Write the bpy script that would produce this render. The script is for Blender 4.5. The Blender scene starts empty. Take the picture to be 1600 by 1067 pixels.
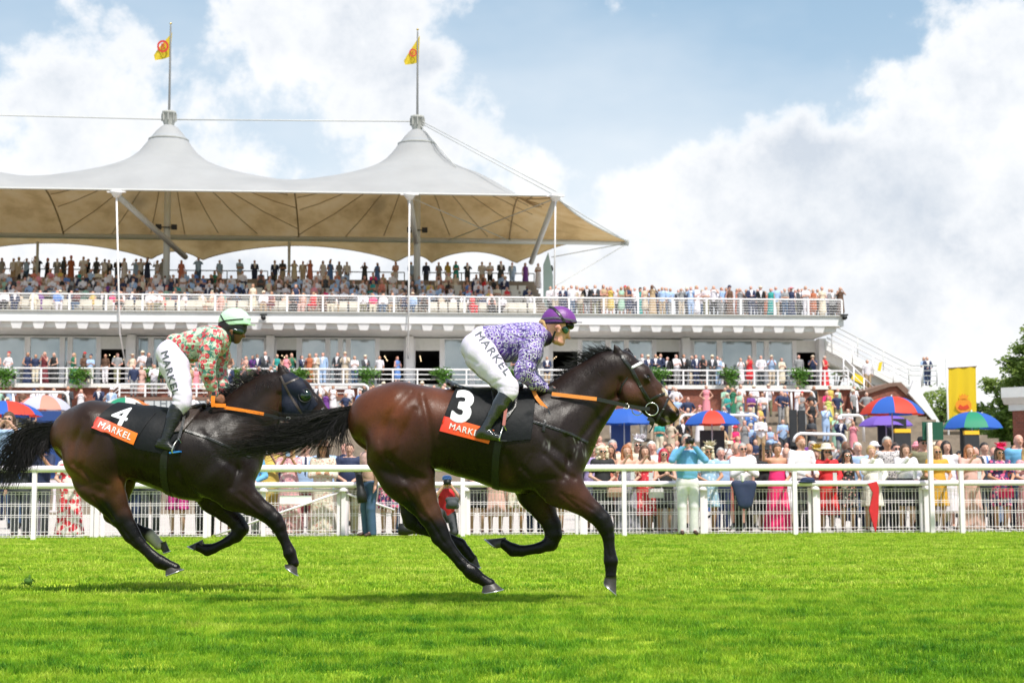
import bpy, bmesh, math, random
import numpy as np
from mathutils import Vector, Matrix
from mathutils.bvhtree import BVHTree
rnd = random.Random(7)
R = math.radians
scene = bpy.context.scene
COL = scene.collection
FPX, HOR, CAMZ = 2400.0, 761.0, 0.86
TH = math.atan((HOR - 533.5) / FPX)
# ---------------------------------------------------------------- camera
cam_d = bpy.data.cameras.new('camera')
cam_d.sensor_width = 36.0
cam_d.lens = 36.0 * FPX / 1600.0
cam_d.clip_start = 0.1
cam_d.clip_end = 6000
cam_d.dof.use_dof = True
cam_d.dof.focus_distance = 11.3
cam_d.dof.aperture_fstop = 4.8
cam = bpy.data.objects.new('camera', cam_d)
cam.location = (0, 0, CAMZ)
ROLL = R(-0.19)
CAM_R = Matrix.Rotation(math.pi / 2 + TH, 3, 'X') @ Matrix.Rotation(ROLL, 3, 'Z')
cam.rotation_euler = CAM_R.to_euler()
COL.objects.link(cam)
scene.camera = cam
# ---------------------------------------------------------------- light
SUN_EL, SUN_AZ = 60.0, 150.0       # azimuth from +Y (towards the stand) to +X: high sun over the course
sun_d = bpy.data.lights.new('sun', 'SUN')
sun_d.energy = 3.0
sun_d.angle = R(4.0)
sun_d.color = (1.0, 0.95, 0.87)
sun = bpy.data.objects.new('sun', sun_d)
sv = Vector((math.sin(R(SUN_AZ)) * math.cos(R(SUN_EL)), math.cos(R(SUN_AZ)) * math.cos(R(SUN_EL)), math.sin(R(SUN_EL))))
sun.rotation_euler = sv.to_track_quat('Z', 'Y').to_euler()
sun.location = (10, 40, 60)
COL.objects.link(sun)
scene.view_settings.view_transform = 'Standard'
scene.view_settings.look = 'None'
scene.view_settings.exposure = 0.9
scene.view_settings.gamma = 1.0
scene.view_settings.use_curve_mapping = False
scene.cycles.max_bounces = 6
scene.cycles.transparent_max_bounces = 12
scene.cycles.caustics_reflective = False
scene.cycles.caustics_refractive = False
scene.cycles.sample_clamp_indirect = 4

def pix_dir(px, py):
    u, v = (px - 800.0) / FPX, (533.5 - py) / FPX
    return CAM_R @ Vector((u, v, -1.0))

def P(px, py, d):
    """the point of the plane at distance d in front of the camera seen at (px, py) of the photograph"""
    q = pix_dir(px, py)
    t = d / q.y
    return Vector((q.x * t, d, CAMZ + q.z * t))

# ---------------------------------------------------------------- node helpers
class NT:
    def __init__(s, tree):
        s.t = tree
    def n(s, typ, **kw):
        nd = s.t.nodes.new(typ)
        for k, v in kw.items():
            if k.startswith('i_'):
                key = k[2:]
                key = int(key) if key.isdigit() else key.replace('_', ' ')
                s.put(nd.inputs[key], v)
            else:
                setattr(nd, k, v)
        return nd
    def put(s, inp, v):
        if isinstance(v, bpy.types.NodeSocket):
            s.t.links.new(v, inp)
        elif isinstance(v, bpy.types.Node):
            s.t.links.new(v.outputs[0], inp)
        else:
            inp.default_value = v
    def math(s, op, a, b=0.0, clamp=False):
        nd = s.t.nodes.new('ShaderNodeMath'); nd.operation = op; nd.use_clamp = clamp
        s.put(nd.inputs[0], a); s.put(nd.inputs[1], b)
        return nd.outputs[0]
    def vmath(s, op, a, b=None, scale=None):
        nd = s.t.nodes.new('ShaderNodeVectorMath'); nd.operation = op
        s.put(nd.inputs[0], a)
        if b is not None: s.put(nd.inputs[1], b)
        if scale is not None: s.put(nd.inputs['Scale'], scale)
        return nd
    def mix(s, f, a, b, blend='MIX'):
        nd = s.t.nodes.new('ShaderNodeMix'); nd.data_type = 'RGBA'; nd.blend_type = blend
        s.put(nd.inputs[0], f); s.put(nd.inputs[6], a); s.put(nd.inputs[7], b)
        return nd.outputs[2]
    def noise(s, vec, scale, detail=4.0, rough=0.55, dist=0.0):
        nd = s.t.nodes.new('ShaderNodeTexNoise')
        if vec is not None: s.put(nd.inputs['Vector'], vec)
        nd.inputs['Scale'].default_value = scale; nd.inputs['Detail'].default_value = detail
        nd.inputs['Roughness'].default_value = rough; nd.inputs['Distortion'].default_value = dist
        return nd.outputs[0]
    def ramp(s, f, stops, mode='LINEAR'):
        nd = s.t.nodes.new('ShaderNodeValToRGB'); nd.color_ramp.interpolation = mode
        el = nd.color_ramp.elements
        while len(el) < len(stops): el.new(0.5)
        for e, (p, c) in zip(el, stops):
            e.position = p
            e.color = c if len(c) == 4 else (*c, 1)
        s.put(nd.inputs[0], f)
        return nd.outputs[0]
    def mapr(s, f, a, b, c=0.0, d=1.0, smooth=False):
        nd = s.t.nodes.new('ShaderNodeMapRange'); nd.clamp = True
        if smooth: nd.interpolation_type = 'SMOOTHSTEP'
        s.put(nd.inputs[0], f)
        for i, v in zip((1, 2, 3, 4), (a, b, c, d)): nd.inputs[i].default_value = v
        return nd.outputs[0]

def rgba(c):
    return (*c, 1.0) if len(c) == 3 else c

def srgb(r, g, b):
    f = lambda v: (v / 12.92 if v <= 0.04045 else ((v + 0.055) / 1.055) ** 2.4)
    return (f(r / 255), f(g / 255), f(b / 255))

MATS = {}
def mat(name, color=(.5, .5, .5), rough=0.6, metal=0.0, spec=0.5, bump=0.0, bscale=60.0, var=0.0, vscale=5.0,
        sheen=0.0, attr=None, trans=0.0, fn=None, coat=0.0, objvar=0.0, facevar=0.0):
    if name in MATS: return MATS[name]
    m = bpy.data.materials.new(name); m.use_nodes = True
    nt = NT(m.node_tree); b = m.node_tree.nodes['Principled BSDF']; out = m.node_tree.nodes['Material Output']
    b.inputs['Roughness'].default_value = rough
    b.inputs['Metallic'].default_value = metal
    b.inputs['Specular IOR Level'].default_value = spec
    b.inputs['Sheen Weight'].default_value = sheen
    b.inputs['Coat Weight'].default_value = coat
    tc = nt.n('ShaderNodeTexCoord').outputs['Object']
    c = rgba(color)
    if attr:
        a = nt.n('ShaderNodeAttribute', attribute_name=attr).outputs['Color']
        c = a
    if fn:
        c = fn(nt, tc, c)
    if var:
        nz = nt.noise(tc, vscale, 5.0)
        f = nt.mapr(nz, 0.3, 0.7, 1 - var, 1 + var * 0.6)
        c = nt.mix(1.0, c, nt.n('ShaderNodeCombineColor', i_Red=f, i_Green=f, i_Blue=f).outputs[0], 'MULTIPLY')
    if objvar:
        oi = nt.n('ShaderNodeObjectInfo').outputs['Random']
        f = nt.mapr(oi, 0, 1, 1 - objvar, 1 + objvar)
        c = nt.mix(1.0, c, nt.n('ShaderNodeCombineColor', i_Red=f, i_Green=f, i_Blue=f).outputs[0], 'MULTIPLY')
    nt.put(b.inputs['Base Color'], c)
    if bump:
        bn = nt.n('ShaderNodeBump', i_Strength=bump, i_Distance=0.01)
        nt.put(bn.inputs['Height'], nt.noise(tc, bscale, 4.0))
        nt.put(b.inputs['Normal'], bn.outputs[0])
    if trans:
        tr = nt.n('ShaderNodeBsdfTranslucent'); nt.put(tr.inputs[0], c)
        mx = nt.n('ShaderNodeMixShader', i_0=trans)
        nt.put(mx.inputs[1], b.outputs[0]); nt.put(mx.inputs[2], tr.outputs[0])
        nt.put(out.inputs[0], mx.outputs[0])
    MATS[name] = m
    return m

# ---------------------------------------------------------------- world: Nishita sky with procedural clouds
def build_world():
    w = bpy.data.worlds.new('World'); scene.world = w; w.use_nodes = True
    t = w.node_tree; nt = NT(t); bg = t.nodes['Background']
    sky = nt.n('ShaderNodeTexSky', sky_type='NISHITA', sun_disc=False)
    sky.sun_elevation = R(SUN_EL); sky.sun_rotation = R(SUN_AZ)
    sky.air_density = 1.0; sky.dust_density = 0.6; sky.ozone_density = 1.0
    d = nt.n('ShaderNodeTexCoord').outputs['Generated']
    # cloud field lives on direction space; y compressed so that banks lie flatter
    sep = nt.n('ShaderNodeSeparateXYZ', i_0=d)
    wob = nt.noise(d, 9.0, 6.0, 0.6)
    n1 = nt.noise(nt.vmath('MULTIPLY', d, (1.0, 1.0, 1.25)).outputs[0], 6.5, 9.0, 0.58, 0.15)
    n2 = nt.noise(nt.vmath('ADD', d, (3.1, 1.7, 0.4)).outputs[0], 22.0, 8.0, 0.6, 0.1)
    base = nt.math('ADD', nt.math('MULTIPLY', n1, 1.35), nt.math('MULTIPLY', n2, 0.75))
    base = nt.math('SUBTRACT', base, 0.57)
    # banks and gaps, each centred on a direction: (px, py, radius px, weight)
    blobs = [(130, 75, 115, .26), (70, 150, 110, .22), (215, 120, 80, .2), (480, 100, 130, .26), (590, 130, 100, .22), (380, 60, 70, .18), (560, 60, 90, .15),
             (120, 225, 130, .12), (330, 230, 120, .14), (780, 225, 110, .2), (820, 70, 60, .08), (700, 230, 80, .15),
             (1470, 90, 120, .24), (1590, 60, 130, .26), (1340, 110, 50, .2), (1230, 270, 130, .2), (1400, 300, 140, .16), (1050, 290, 90, .16), (1570, 250, 130, .2), (1480, 200, 60, -.08), (1330, 190, 50, -.12),
             (1200, 420, 300, .22), (1500, 450, 260, .24), (1000, 500, 250, .16), (400, 330, 200, .12), (1300, 640, 400, .2), (500, 600, 500, .15), (0, 420, 250, .1),
             (940, 110, 150, -.2), (1100, 130, 140, -.26), (1230, 120, 90, -.3), (1050, 220, 60, -.12), (1200, 30, 130, -.2), (850, 150, 60, -.1), (1000, 150, 80, -.1), (235, 10, 70, -.26), (300, 60, 50, -.3), (40, 10, 90, -.22), (750, 20, 110, -.14), (20, 200, 60, -.14), (690, 140, 45, -.1), (330, 190, 60, -.1), (1100, 240, 50, -.08), (560, 190, 50, -.06),
             (950, 220, 90, -.14), (1180, 60, 110, -.16), (920, 330, 60, -.03), (1000, 40, 90, -.1)]
    tot = None
    dn = nt.vmath('NORMALIZE', nt.vmath('ADD', d, nt.vmath('SCALE', nt.vmath('SUBTRACT', nt.n('ShaderNodeTexNoise', i_Vector=d, i_Scale=14.0, i_Detail=5.0).outputs[1], (.5, .5, .5)).outputs[0], scale=0.045).outputs[0]).outputs[0]).outputs[0]
    for (px, py, rr, wt) in blobs:
        q = pix_dir(px, py).normalized()
        ang = rr / FPX
        dot = nt.vmath('DOT_PRODUCT', dn, tuple(q)).outputs['Value']
        # exp(-(2(1-dot))/ang^2)
        e = nt.math('EXPONENT', nt.math('MULTIPLY', nt.math('SUBTRACT', dot, 1.0), 2.0 / (ang * ang)))
        v = nt.math('MULTIPLY', e, wt * 0.62)
        tot = v if tot is None else nt.math('ADD', tot, v)
    # lower sky is fuller and hazier
    low = nt.mapr(sep.outputs[2], 0.0, 0.32, 0.10, 0.0)
    fld = nt.math('ADD', nt.math('ADD', base, tot), low)
    dens = nt.mapr(fld, 0.505, 0.70, 0.0, 1.0, True)
    dens = nt.math('MULTIPLY', dens, 0.90)
    thick = nt.mapr(fld, 0.60, 0.86, 0.0, 1.0)
    relief = nt.mapr(nt.noise(nt.vmath('ADD', d, (0.012, 0.0, 0.03)).outputs[0], 11.0, 8.0, 0.62), 0.38, 0.68, 0.0, 0.9)
    shade = nt.math('MULTIPLY', thick, relief)
    cc = nt.mix(shade, (7.5, 7.5, 7.55, 1), (4.3, 4.75, 5.4, 1))
    hz = nt.math('ADD', nt.mapr(sep.outputs[2], 0.02, 0.33, 0.86, 0.0, True), nt.mapr(nt.noise(nt.vmath('MULTIPLY', d, (1.0, 1.0, 2.0)).outputs[0], 3.0, 5.0, 0.55), 0.40, 0.66, 0.0, 0.40), True)
    skyc = nt.mix(1.0, sky.outputs[0], (1.25, 1.25, 1.15, 1), 'MULTIPLY')
    skyc = nt.mix(0.62, skyc, (2.8, 4.1, 5.3, 1))
    skyc = nt.mix(hz, skyc, (6.9, 7.1, 7.3, 1))
    c = nt.mix(dens, skyc, cc)
    nt.put(bg.inputs[0], c)
    bg.inputs[1].default_value = 0.078
build_world()

# ---------------------------------------------------------------- object helpers
def tag(o, label=None, cat=None, group=None, kind=None):
    if label: o['label'] = label
    if cat: o['category'] = cat
    if group: o['group'] = group
    if kind: o['kind'] = kind
    return o

def link(name, me, parent=None, m=None, loc=None):
    o = bpy.data.objects.new(name, me)
    COL.objects.link(o)
    if parent is not None: o.parent = parent
    if loc is not None: o.location = loc
    if m is not None and me is not None:
        if not isinstance(m, (list, tuple)): m = [m]
        if len(me.materials) == 0:
            for x in m: me.materials.append(x)
    return o

def empty(name, loc=(0, 0, 0), rz=0.0):
    o = bpy.data.objects.new(name, None); COL.objects.link(o)
    o.location = loc; o.rotation_euler = (0, 0, rz); o.empty_display_size = 0.2
    return o

def mesh_np(name, V, F, smooth=True):
    me = bpy.data.meshes.new(name)
    V = np.asarray(V, np.float32); F = np.asarray(F, np.int32)
    me.vertices.add(len(V)); me.vertices.foreach_set('co', V.ravel())
    k = F.shape[1]
    me.loops.add(F.size); me.loops.foreach_set('vertex_index', F.ravel())
    me.polygons.add(len(F))
    me.polygons.foreach_set('loop_start', np.arange(0, F.size, k, dtype=np.int32))
    me.polygons.foreach_set('loop_total', np.full(len(F), k, np.int32))
    me.update(calc_edges=True)
    if smooth: me.polygons.foreach_set('use_smooth', np.ones(len(F), bool))
    return me

class MB:
    """collects boxes, tubes and sheets and links them as ONE mesh object"""
    def __init__(s): s.v = []; s.f = []; s.sm = []
    def add(s, vs, fs, smooth=False):
        b = len(s.v); s.v += [tuple(v) for v in vs]; s.f += [tuple(i + b for i in f) for f in fs]; s.sm += [smooth] * len(fs)
        return s
    def box(s, x0, x1, y0, y1, z0, z1):
        v = [(x, y, z) for x in (x0, x1) for y in (y0, y1) for z in (z0, z1)]
        return s.add(v, [(0, 1, 3, 2), (4, 6, 7, 5), (0, 4, 5, 1), (2, 3, 7, 6), (0, 2, 6, 4), (1, 5, 7, 3)])
    def prism(s, poly, y0, y1):
        """poly: (x, z) outline extruded along y"""
        n = len(poly)
        v = [(x, y0, z) for x, z in poly] + [(x, y1, z) for x, z in poly]
        f = [tuple(range(n - 1, -1, -1)), tuple(range(n, 2 * n))] + [(i, (i + 1) % n, n + (i + 1) % n, n + i) for i in range(n)]
        return s.add(v, f)
    def prismx(s, poly, x0, x1):
        """poly: (y, z) outline extruded along x"""
        n = len(poly)
        v = [(x0, y, z) for y, z in poly] + [(x1, y, z) for y, z in poly]
        f = [tuple(range(n)), tuple(range(2 * n - 1, n - 1, -1))] + [((i + 1) % n, i, n + i, n + (i + 1) % n) for i in range(n)]
        return s.add(v, f)
    def tube(s, pts, rad, seg=8, cap=True, closed=False):
        pts = [Vector(p) for p in pts]; n = len(pts)
        rs = rad if isinstance(rad, (list, tuple)) else [rad] * n
        vs = []; fs = []; up = None
        for i, p in enumerate(pts):
            if closed: t = pts[(i + 1) % n] - pts[i - 1]
            else: t = (pts[min(i + 1, n - 1)] - pts[max(i - 1, 0)])
            t.normalize()
            if up is None:
                up = Vector((0, 0, 1)) if abs(t.z) < 0.9 else Vector((1, 0, 0))
            a = t.cross(up).normalized(); b = a.cross(t).normalized(); up = b
            for k in range(seg):
                an = 2 * math.pi * k / seg
                vs.append(p + (a * math.cos(an) + b * math.sin(an)) * rs[i])
        for i in range(n if closed else n - 1):
            j = (i + 1) % n
            for k in range(seg):
                l = (k + 1) % seg
                fs.append((i * seg + k, i * seg + l, j * seg + l, j * seg + k))
        if cap and not closed:
            fs.append(tuple(range(seg - 1, -1, -1))); fs.append(tuple((n - 1) * seg + k for k in range(seg)))
        return s.add(vs, fs, True)
    def lathe(s, prof, c, seg=20, axis=(0, 0, 1), cap=False):
        """prof: (radius, height) pairs turned about axis at c"""
        ax = Vector(axis).normalized(); a = ax.orthogonal().normalized(); b = ax.cross(a); c = Vector(c); n = len(prof)
        vs = [c + ax * h + (a * math.cos(2 * math.pi * k / seg) + b * math.sin(2 * math.pi * k / seg)) * r for r, h in prof for k in range(seg)]
        fs = [(i * seg + k, i * seg + (k + 1) % seg, (i + 1) * seg + (k + 1) % seg, (i + 1) * seg + k) for i in range(n - 1) for k in range(seg)]
        if cap: fs += [tuple(range(seg - 1, -1, -1)), tuple((n - 1) * seg + k for k in range(seg))]
        return s.add(vs, fs, True)
    def mesh(s, name):
        me = bpy.data.meshes.new(name); me.from_pydata(s.v, [], s.f); me.update()
        me.polygons.foreach_set('use_smooth', s.sm)
        return me
    def build(s, name, m=None, parent=None, loc=None):
        return link(name, s.mesh(name), parent, m, loc)

# ---------------------------------------------------------------- signed-distance bodies
class Field:
    def __init__(s, lo, hi, h):
        s.lo = np.array(lo, float); s.h = h
        s.n = np.maximum(4, np.ceil((np.array(hi) - s.lo) / h).astype(int) + 1)
        s.F = np.full(tuple(s.n), 1.0, np.float32)
        s.ID = np.zeros(tuple(s.n), np.int8)
        s.ax = [s.lo[i] + h * np.arange(s.n[i]) for i in range(3)]
    def region(s, lo, hi):
        a = np.clip(np.floor((np.array(lo) - s.lo) / s.h).astype(int), 0, s.n)
        b = np.clip(np.ceil((np.array(hi) - s.lo) / s.h).astype(int) + 1, 0, s.n)
        if (b - a <= 0).any(): return None
        sl = tuple(slice(a[i], b[i]) for i in range(3))
        X = s.ax[0][sl[0]][:, None, None].astype(np.float32); Y = s.ax[1][sl[1]][None, :, None].astype(np.float32); Z = s.ax[2][sl[2]][None, None, :].astype(np.float32)
        return sl, X, Y, Z
    def put(s, sl, d, k, idn, sub=False):
        a = s.F[sl]
        if sub:
            d = -d
            hh = np.maximum(k - np.abs(a - d), 0) / max(k, 1e-6)
            s.F[sl] = np.maximum(a, d) + hh * hh * k * .25
            return
        if k > 0:
            hh = np.maximum(k - np.abs(a - d), 0) / k
            r = np.minimum(a, d) - hh * hh * k * .25
        else: r = np.minimum(a, d)
        s.ID[sl] = np.where(d < a, idn, s.ID[sl])
        s.F[sl] = r
    def cone(s, a, b, ra, rb, qa=1.0, qb=None, k=0.03, idn=0, sub=False):
        """tapered capsule; qa, qb scale its thickness along y"""
        qb = qa if qb is None else qb
        a = np.array(a, float); b = np.array(b, float); m = max(ra * max(qa, 1), rb * max(qb, 1)) + k + 3 * s.h
        rg = s.region(np.minimum(a, b) - m, np.maximum(a, b) + m)
        if rg is None: return
        sl, X, Y, Z = rg
        d = b - a; L = max(float(d @ d), 1e-9)
        t = np.clip(((X - a[0]) * d[0] + (Y - a[1]) * d[1] + (Z - a[2]) * d[2]) / L, 0, 1)
        q = qa + (qb - qa) * t
        r = ra + (rb - ra) * t
        dd = np.sqrt((X - a[0] - t * d[0]) ** 2 + ((Y - a[1] - t * d[1]) / q) ** 2 + (Z - a[2] - t * d[2]) ** 2) - r
        s.put(sl, dd * np.minimum(1, q), k, idn, sub)
    def ell(s, c, rad, k=0.03, idn=0, sub=False, rot=0.0):
        """ellipsoid, rot turns it in the x-z plane"""
        m = max(rad) + k + 3 * s.h
        rg = s.region(np.array(c) - m, np.array(c) + m)
        if rg is None: return
        sl, X, Y, Z = rg
        ca, sa = math.cos(rot), math.sin(rot)
        dx = X - c[0]; dz = Z - c[2]; dy = Y - c[1]
        u = dx * ca + dz * sa; w = -dx * sa + dz * ca
        k0 = np.sqrt((u / rad[0]) ** 2 + (dy / rad[1]) ** 2 + (w / rad[2]) ** 2)
        k1 = np.sqrt((u / rad[0] ** 2) ** 2 + (dy / rad[1] ** 2) ** 2 + (w / rad[2] ** 2) ** 2)
        s.put(sl, (k0 * (k0 - 1.0) / np.maximum(k1, 1e-6)).astype(np.float32), k, idn, sub)
    def stroke(s, pts, w, a, ysign=0):
        """groove (a > 0) or ridge (a < 0) of width w along a polyline in the x-z plane"""
        p = np.array(pts, float)
        lo = np.array([p[:, 0].min() - 3 * w, s.lo[1], p[:, 1].min() - 3 * w]); hi = np.array([p[:, 0].max() + 3 * w, s.lo[1] + s.h * s.n[1], p[:, 1].max() + 3 * w])
        if ysign < 0: hi[1] = -0.02
        if ysign > 0: lo[1] = 0.02
        rg = s.region(lo, hi)
        if rg is None: return
        sl, X, Y, Z = rg
        best = None
        for i in range(len(p) - 1):
            d = p[i + 1] - p[i]; L = max(float(d @ d), 1e-9)
            t = np.clip(((X - p[i, 0]) * d[0] + (Z - p[i, 1]) * d[1]) / L, 0, 1)
            e = (X - p[i, 0] - t * d[0]) ** 2 + (Z - p[i, 1] - t * d[1]) ** 2
            best = e if best is None else np.minimum(best, e)
        s.F[sl] += (a * np.exp(-best / (w * w))).astype(np.float32)
    def mesh(s, name, smooth_it=0, ids=False):
        F = s.F; ins = F < 0
        c = np.zeros(tuple(s.n - 1), np.int8)
        for i in (0, 1):
            for j in (0, 1):
                for k in (0, 1):
                    c += ins[i:i + s.n[0] - 1, j:j + s.n[1] - 1, k:k + s.n[2] - 1]
        act = (c > 0) & (c < 8)
        I, J, K = np.nonzero(act)
        idx = np.full(act.shape, -1, np.int32); idx[I, J, K] = np.arange(len(I))
        cor = [(i, j, k) for i in (0, 1) for j in (0, 1) for k in (0, 1)]
        val = {q: F[I + q[0], J + q[1], K + q[2]] for q in cor}
        acc = np.zeros((len(I), 3)); cnt = np.zeros(len(I))
        for q in cor:
            for ax in range(3):
                if q[ax] == 0:
                    w = list(q); w[ax] = 1; w = tuple(w)
                    f0, f1 = val[q], val[w]
                    m = (f0 < 0) != (f1 < 0)
                    t = np.where(m, f0 / np.where(m, f0 - f1, 1), 0)
                    pt = np.array(q, float)[None, :].repeat(len(I), 0); pt[:, ax] += t
                    acc += pt * m[:, None]; cnt += m
        V = (acc / cnt[:, None] + np.stack([I, J, K], 1)) * s.h + s.lo
        quads = []
        for ax in range(3):
            a0 = [slice(None)] * 3; a1 = [slice(None)] * 3
            a0[ax] = slice(0, -1); a1[ax] = slice(1, None)
            m = ins[tuple(a0)] != ins[tuple(a1)]
            b, cc = (ax + 1) % 3, (ax + 2) % 3
            pos = np.stack(np.nonzero(m), 1)
            ok = (pos[:, b] > 0) & (pos[:, cc] > 0) & (pos[:, b] < s.n[b] - 1) & (pos[:, cc] < s.n[cc] - 1)
            pos = pos[ok]
            sg = ins[tuple(a0)][pos[:, 0], pos[:, 1], pos[:, 2]]
            def at(db, dc):
                p = pos.copy(); p[:, b] += db; p[:, cc] += dc
                return idx[p[:, 0], p[:, 1], p[:, 2]]
            q = np.stack([at(-1, -1), at(0, -1), at(0, 0), at(-1, 0)], 1)
            q[~sg] = q[~sg][:, ::-1]
            quads.append(q)
        Q = np.concatenate(quads)
        if smooth_it and len(Q):
            e = np.concatenate([Q[:, [0, 1]], Q[:, [1, 2]], Q[:, [2, 3]], Q[:, [3, 0]]])
            e = np.concatenate([e, e[:, ::-1]])
            dg = np.bincount(e[:, 0], minlength=len(V)).astype(float)
            for it in range(smooth_it):
                for lam in (0.55, -0.56):
                    sm = np.stack([np.bincount(e[:, 0], V[e[:, 1], i], minlength=len(V)) for i in range(3)], 1) / np.maximum(dg, 1)[:, None]
                    V = V + lam * (sm - V)
        me = mesh_np(name, V, Q)
        if ids:
            vid = s.ID[I, J, K]
            me.polygons.foreach_set('material_index', np.clip(vid[Q[:, 0]], 0, 15).astype(np.int32))
        return me

def paint(me, fn, name='col'):
    """per-point coat or skin colour, fn(V) -> (n, 3) linear"""
    n = len(me.vertices); V = np.empty(n * 3, np.float32); me.vertices.foreach_get('co', V); V = V.reshape(-1, 3)
    c = np.ones((n, 4), np.float32); c[:, :3] = fn(V)
    a = me.color_attributes.new(name, 'FLOAT_COLOR', 'POINT')
    a.data.foreach_set('color', c.ravel())

def bvh_of(me):
    me.calc_loop_triangles()
    return BVHTree.FromPolygons([v.co[:] for v in me.vertices], [p.vertices[:] for p in me.polygons])

def text_mesh(body, size=1.0, bold=0.0, shear=0.0, spacing=1.0, sub=0.0):
    cu = bpy.data.curves.new('lettering', 'FONT'); cu.body = body; cu.size = size
    cu.align_x = 'CENTER'; cu.align_y = 'CENTER'; cu.offset = bold; cu.shear = shear; cu.space_character = spacing
    cu.resolution_u = 4
    o = bpy.data.objects.new('lettering', cu); COL.objects.link(o)
    bpy.context.view_layer.update()
    dg = bpy.context.evaluated_depsgraph_get()
    me = bpy.data.meshes.new_from_object(o.evaluated_get(dg))
    COL.objects.unlink(o); bpy.data.objects.remove(o)
    bm = bmesh.new(); bm.from_mesh(me)
    bmesh.ops.triangulate(bm, faces=bm.faces[:])
    if sub:
        for it in range(4):
            ed = [e for e in bm.edges if e.calc_length() > sub]
            if not ed: break
            bmesh.ops.subdivide_edges(bm, edges=ed, cuts=1)
            bmesh.ops.triangulate(bm, faces=[f for f in bm.faces if len(f.verts) > 3])
    bm.to_mesh(me); bm.free()
    return me
M_BLACK = mat('black_strap', (0.008, 0.008, 0.009), rough=0.55)
# ================================================================ the ground
AL = R(5.2)
EX = Vector((math.cos(AL), math.sin(AL), 0)); EY = Vector((-math.sin(AL), math.cos(AL), 0))
def frame(X, Y, Z=0.0):
    return EX * X + EY * Y + Vector((0, 0, Z))
def SP(px, py, off):
    """local (X, off, Z) of the plane 'off' metres from the camera, parallel to the stand, seen at a pixel"""
    q = pix_dir(px, py); t = off / q.dot(EY)
    return Vector((q.dot(EX) * t, off, CAMZ + q.z * t))
def SX(px, off, py=650): return SP(px, py, off).x
def fbuild(mb, name, m, base=(0, 0, 0), parent=None):
    """mesh collected in stand coordinates, origin at base"""
    b = Vector(base)
    if parent is not None:
        return mb.build(name, m, parent)
    mb.v = [tuple(Vector(v) - b) for v in mb.v]
    o = mb.build(name, m); o.location = frame(*b); o.rotation_euler = (0, 0, AL)
    return o
def froot(name, base=(0, 0, 0)):
    o = empty(name, frame(*base), AL); return o
FENCE = 26.45           # running rail, metres from the camera along EY
def f_turf(nt, tc, c):
    p = nt.n('ShaderNodeNewGeometry').outputs['Position']
    st = nt.vmath('MULTIPLY', p, (0.5, 1.6, 1.0)).outputs[0]
    n = nt.noise(st, 1.1, 6.0, 0.62)
    n2 = nt.noise(p, 14.0, 4.0, 0.6)
    c = nt.ramp(n, [(0.32, (0.10, 0.24, 0.010)), (0.48, (0.24, 0.38, 0.018)), (0.68, (0.42, 0.52, 0.04))])
    f = nt.mapr(n2, 0.3, 0.7, 0.65, 1.2)
    return nt.mix(1.0, c, nt.n('ShaderNodeCombineColor', i_Red=f, i_Green=f, i_Blue=f).outputs[0], 'MULTIPLY')
M_TURF = mat('turf', rough=0.9, fn=f_turf, spec=0.1, bump=0.6, bscale=40)
M_APRON = mat('pale_apron', (0.50, 0.45, 0.42), rough=0.85, var=0.15, vscale=1.5, spec=0.2)
M_FIELD = mat('far_field', (0.07, 0.12, 0.03), rough=0.95, var=0.3, vscale=0.05, spec=0.1)
mb = MB(); mb.box(-900, 900, -300, 2500, -0.6, -0.03); tag(fbuild(mb, 'ground', M_FIELD), kind='structure')
mb = MB()
nx, ny = 60, 40
mb.add([(-60 + 120 * i / nx, -6 + (FENCE + 4.6) * j / ny + (0 if j else 0), 0.0) for j in range(ny + 1) for i in range(nx + 1)],
       [(j * (nx + 1) + i, j * (nx + 1) + i + 1, (j + 1) * (nx + 1) + i + 1, (j + 1) * (nx + 1) + i) for j in range(ny) for i in range(nx)], True)
turf = fbuild(mb, 'turf', M_TURF); tag(turf, kind='structure')
TURF_END = FENCE + 4.6 - 6
mb = MB(); mb.box(-60, 60, FENCE + 1.6, 52.5, -0.025, 0.012); tag(fbuild(mb, 'apron', M_APRON), kind='structure')

# grass: tufts of blades scattered by geometry nodes
def f_blade(nt, tc, c):
    p = nt.n('ShaderNodeNewGeometry').outputs['Position']
    st = nt.vmath('MULTIPLY', p, (0.55, 1.5, 0.2)).outputs[0]
    n = nt.noise(st, 1.3, 5.0, 0.62)
    n3 = nt.noise(nt.vmath('MULTIPLY', p, (1.0, 1.0, 0.2)).outputs[0], 6.0, 3.0, 0.6)
    s = nt.math('ADD', nt.math('MULTIPLY', n, 0.5), nt.math('MULTIPLY', n3, 0.5))
    s = nt.math('ADD', s, nt.mapr(nt.n('ShaderNodeSeparateXYZ', i_0=p).outputs[1], 7.0, 16.0, -0.045, 0.05, True))   # darker green towards the camera, paler and yellower farther off
    c = nt.ramp(s, [(0.35, (0.04, 0.17, 0.009)), (0.45, (0.17, 0.35, 0.015)), (0.55, (0.36, 0.50, 0.035)), (0.68, (0.54, 0.60, 0.11))])
    r = nt.n('ShaderNodeObjectInfo').outputs['Random']
    f = nt.mapr(r, 0, 1, 0.7, 1.25)
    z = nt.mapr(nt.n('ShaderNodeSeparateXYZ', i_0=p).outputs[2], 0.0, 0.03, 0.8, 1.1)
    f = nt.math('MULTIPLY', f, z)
    return nt.mix(1.0, c, nt.n('ShaderNodeCombineColor', i_Red=f, i_Green=f, i_Blue=f).outputs[0], 'MULTIPLY')
M_BLADE = mat('grass_blade', rough=0.55, fn=f_blade, trans=0.35, spec=0.25)
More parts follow.
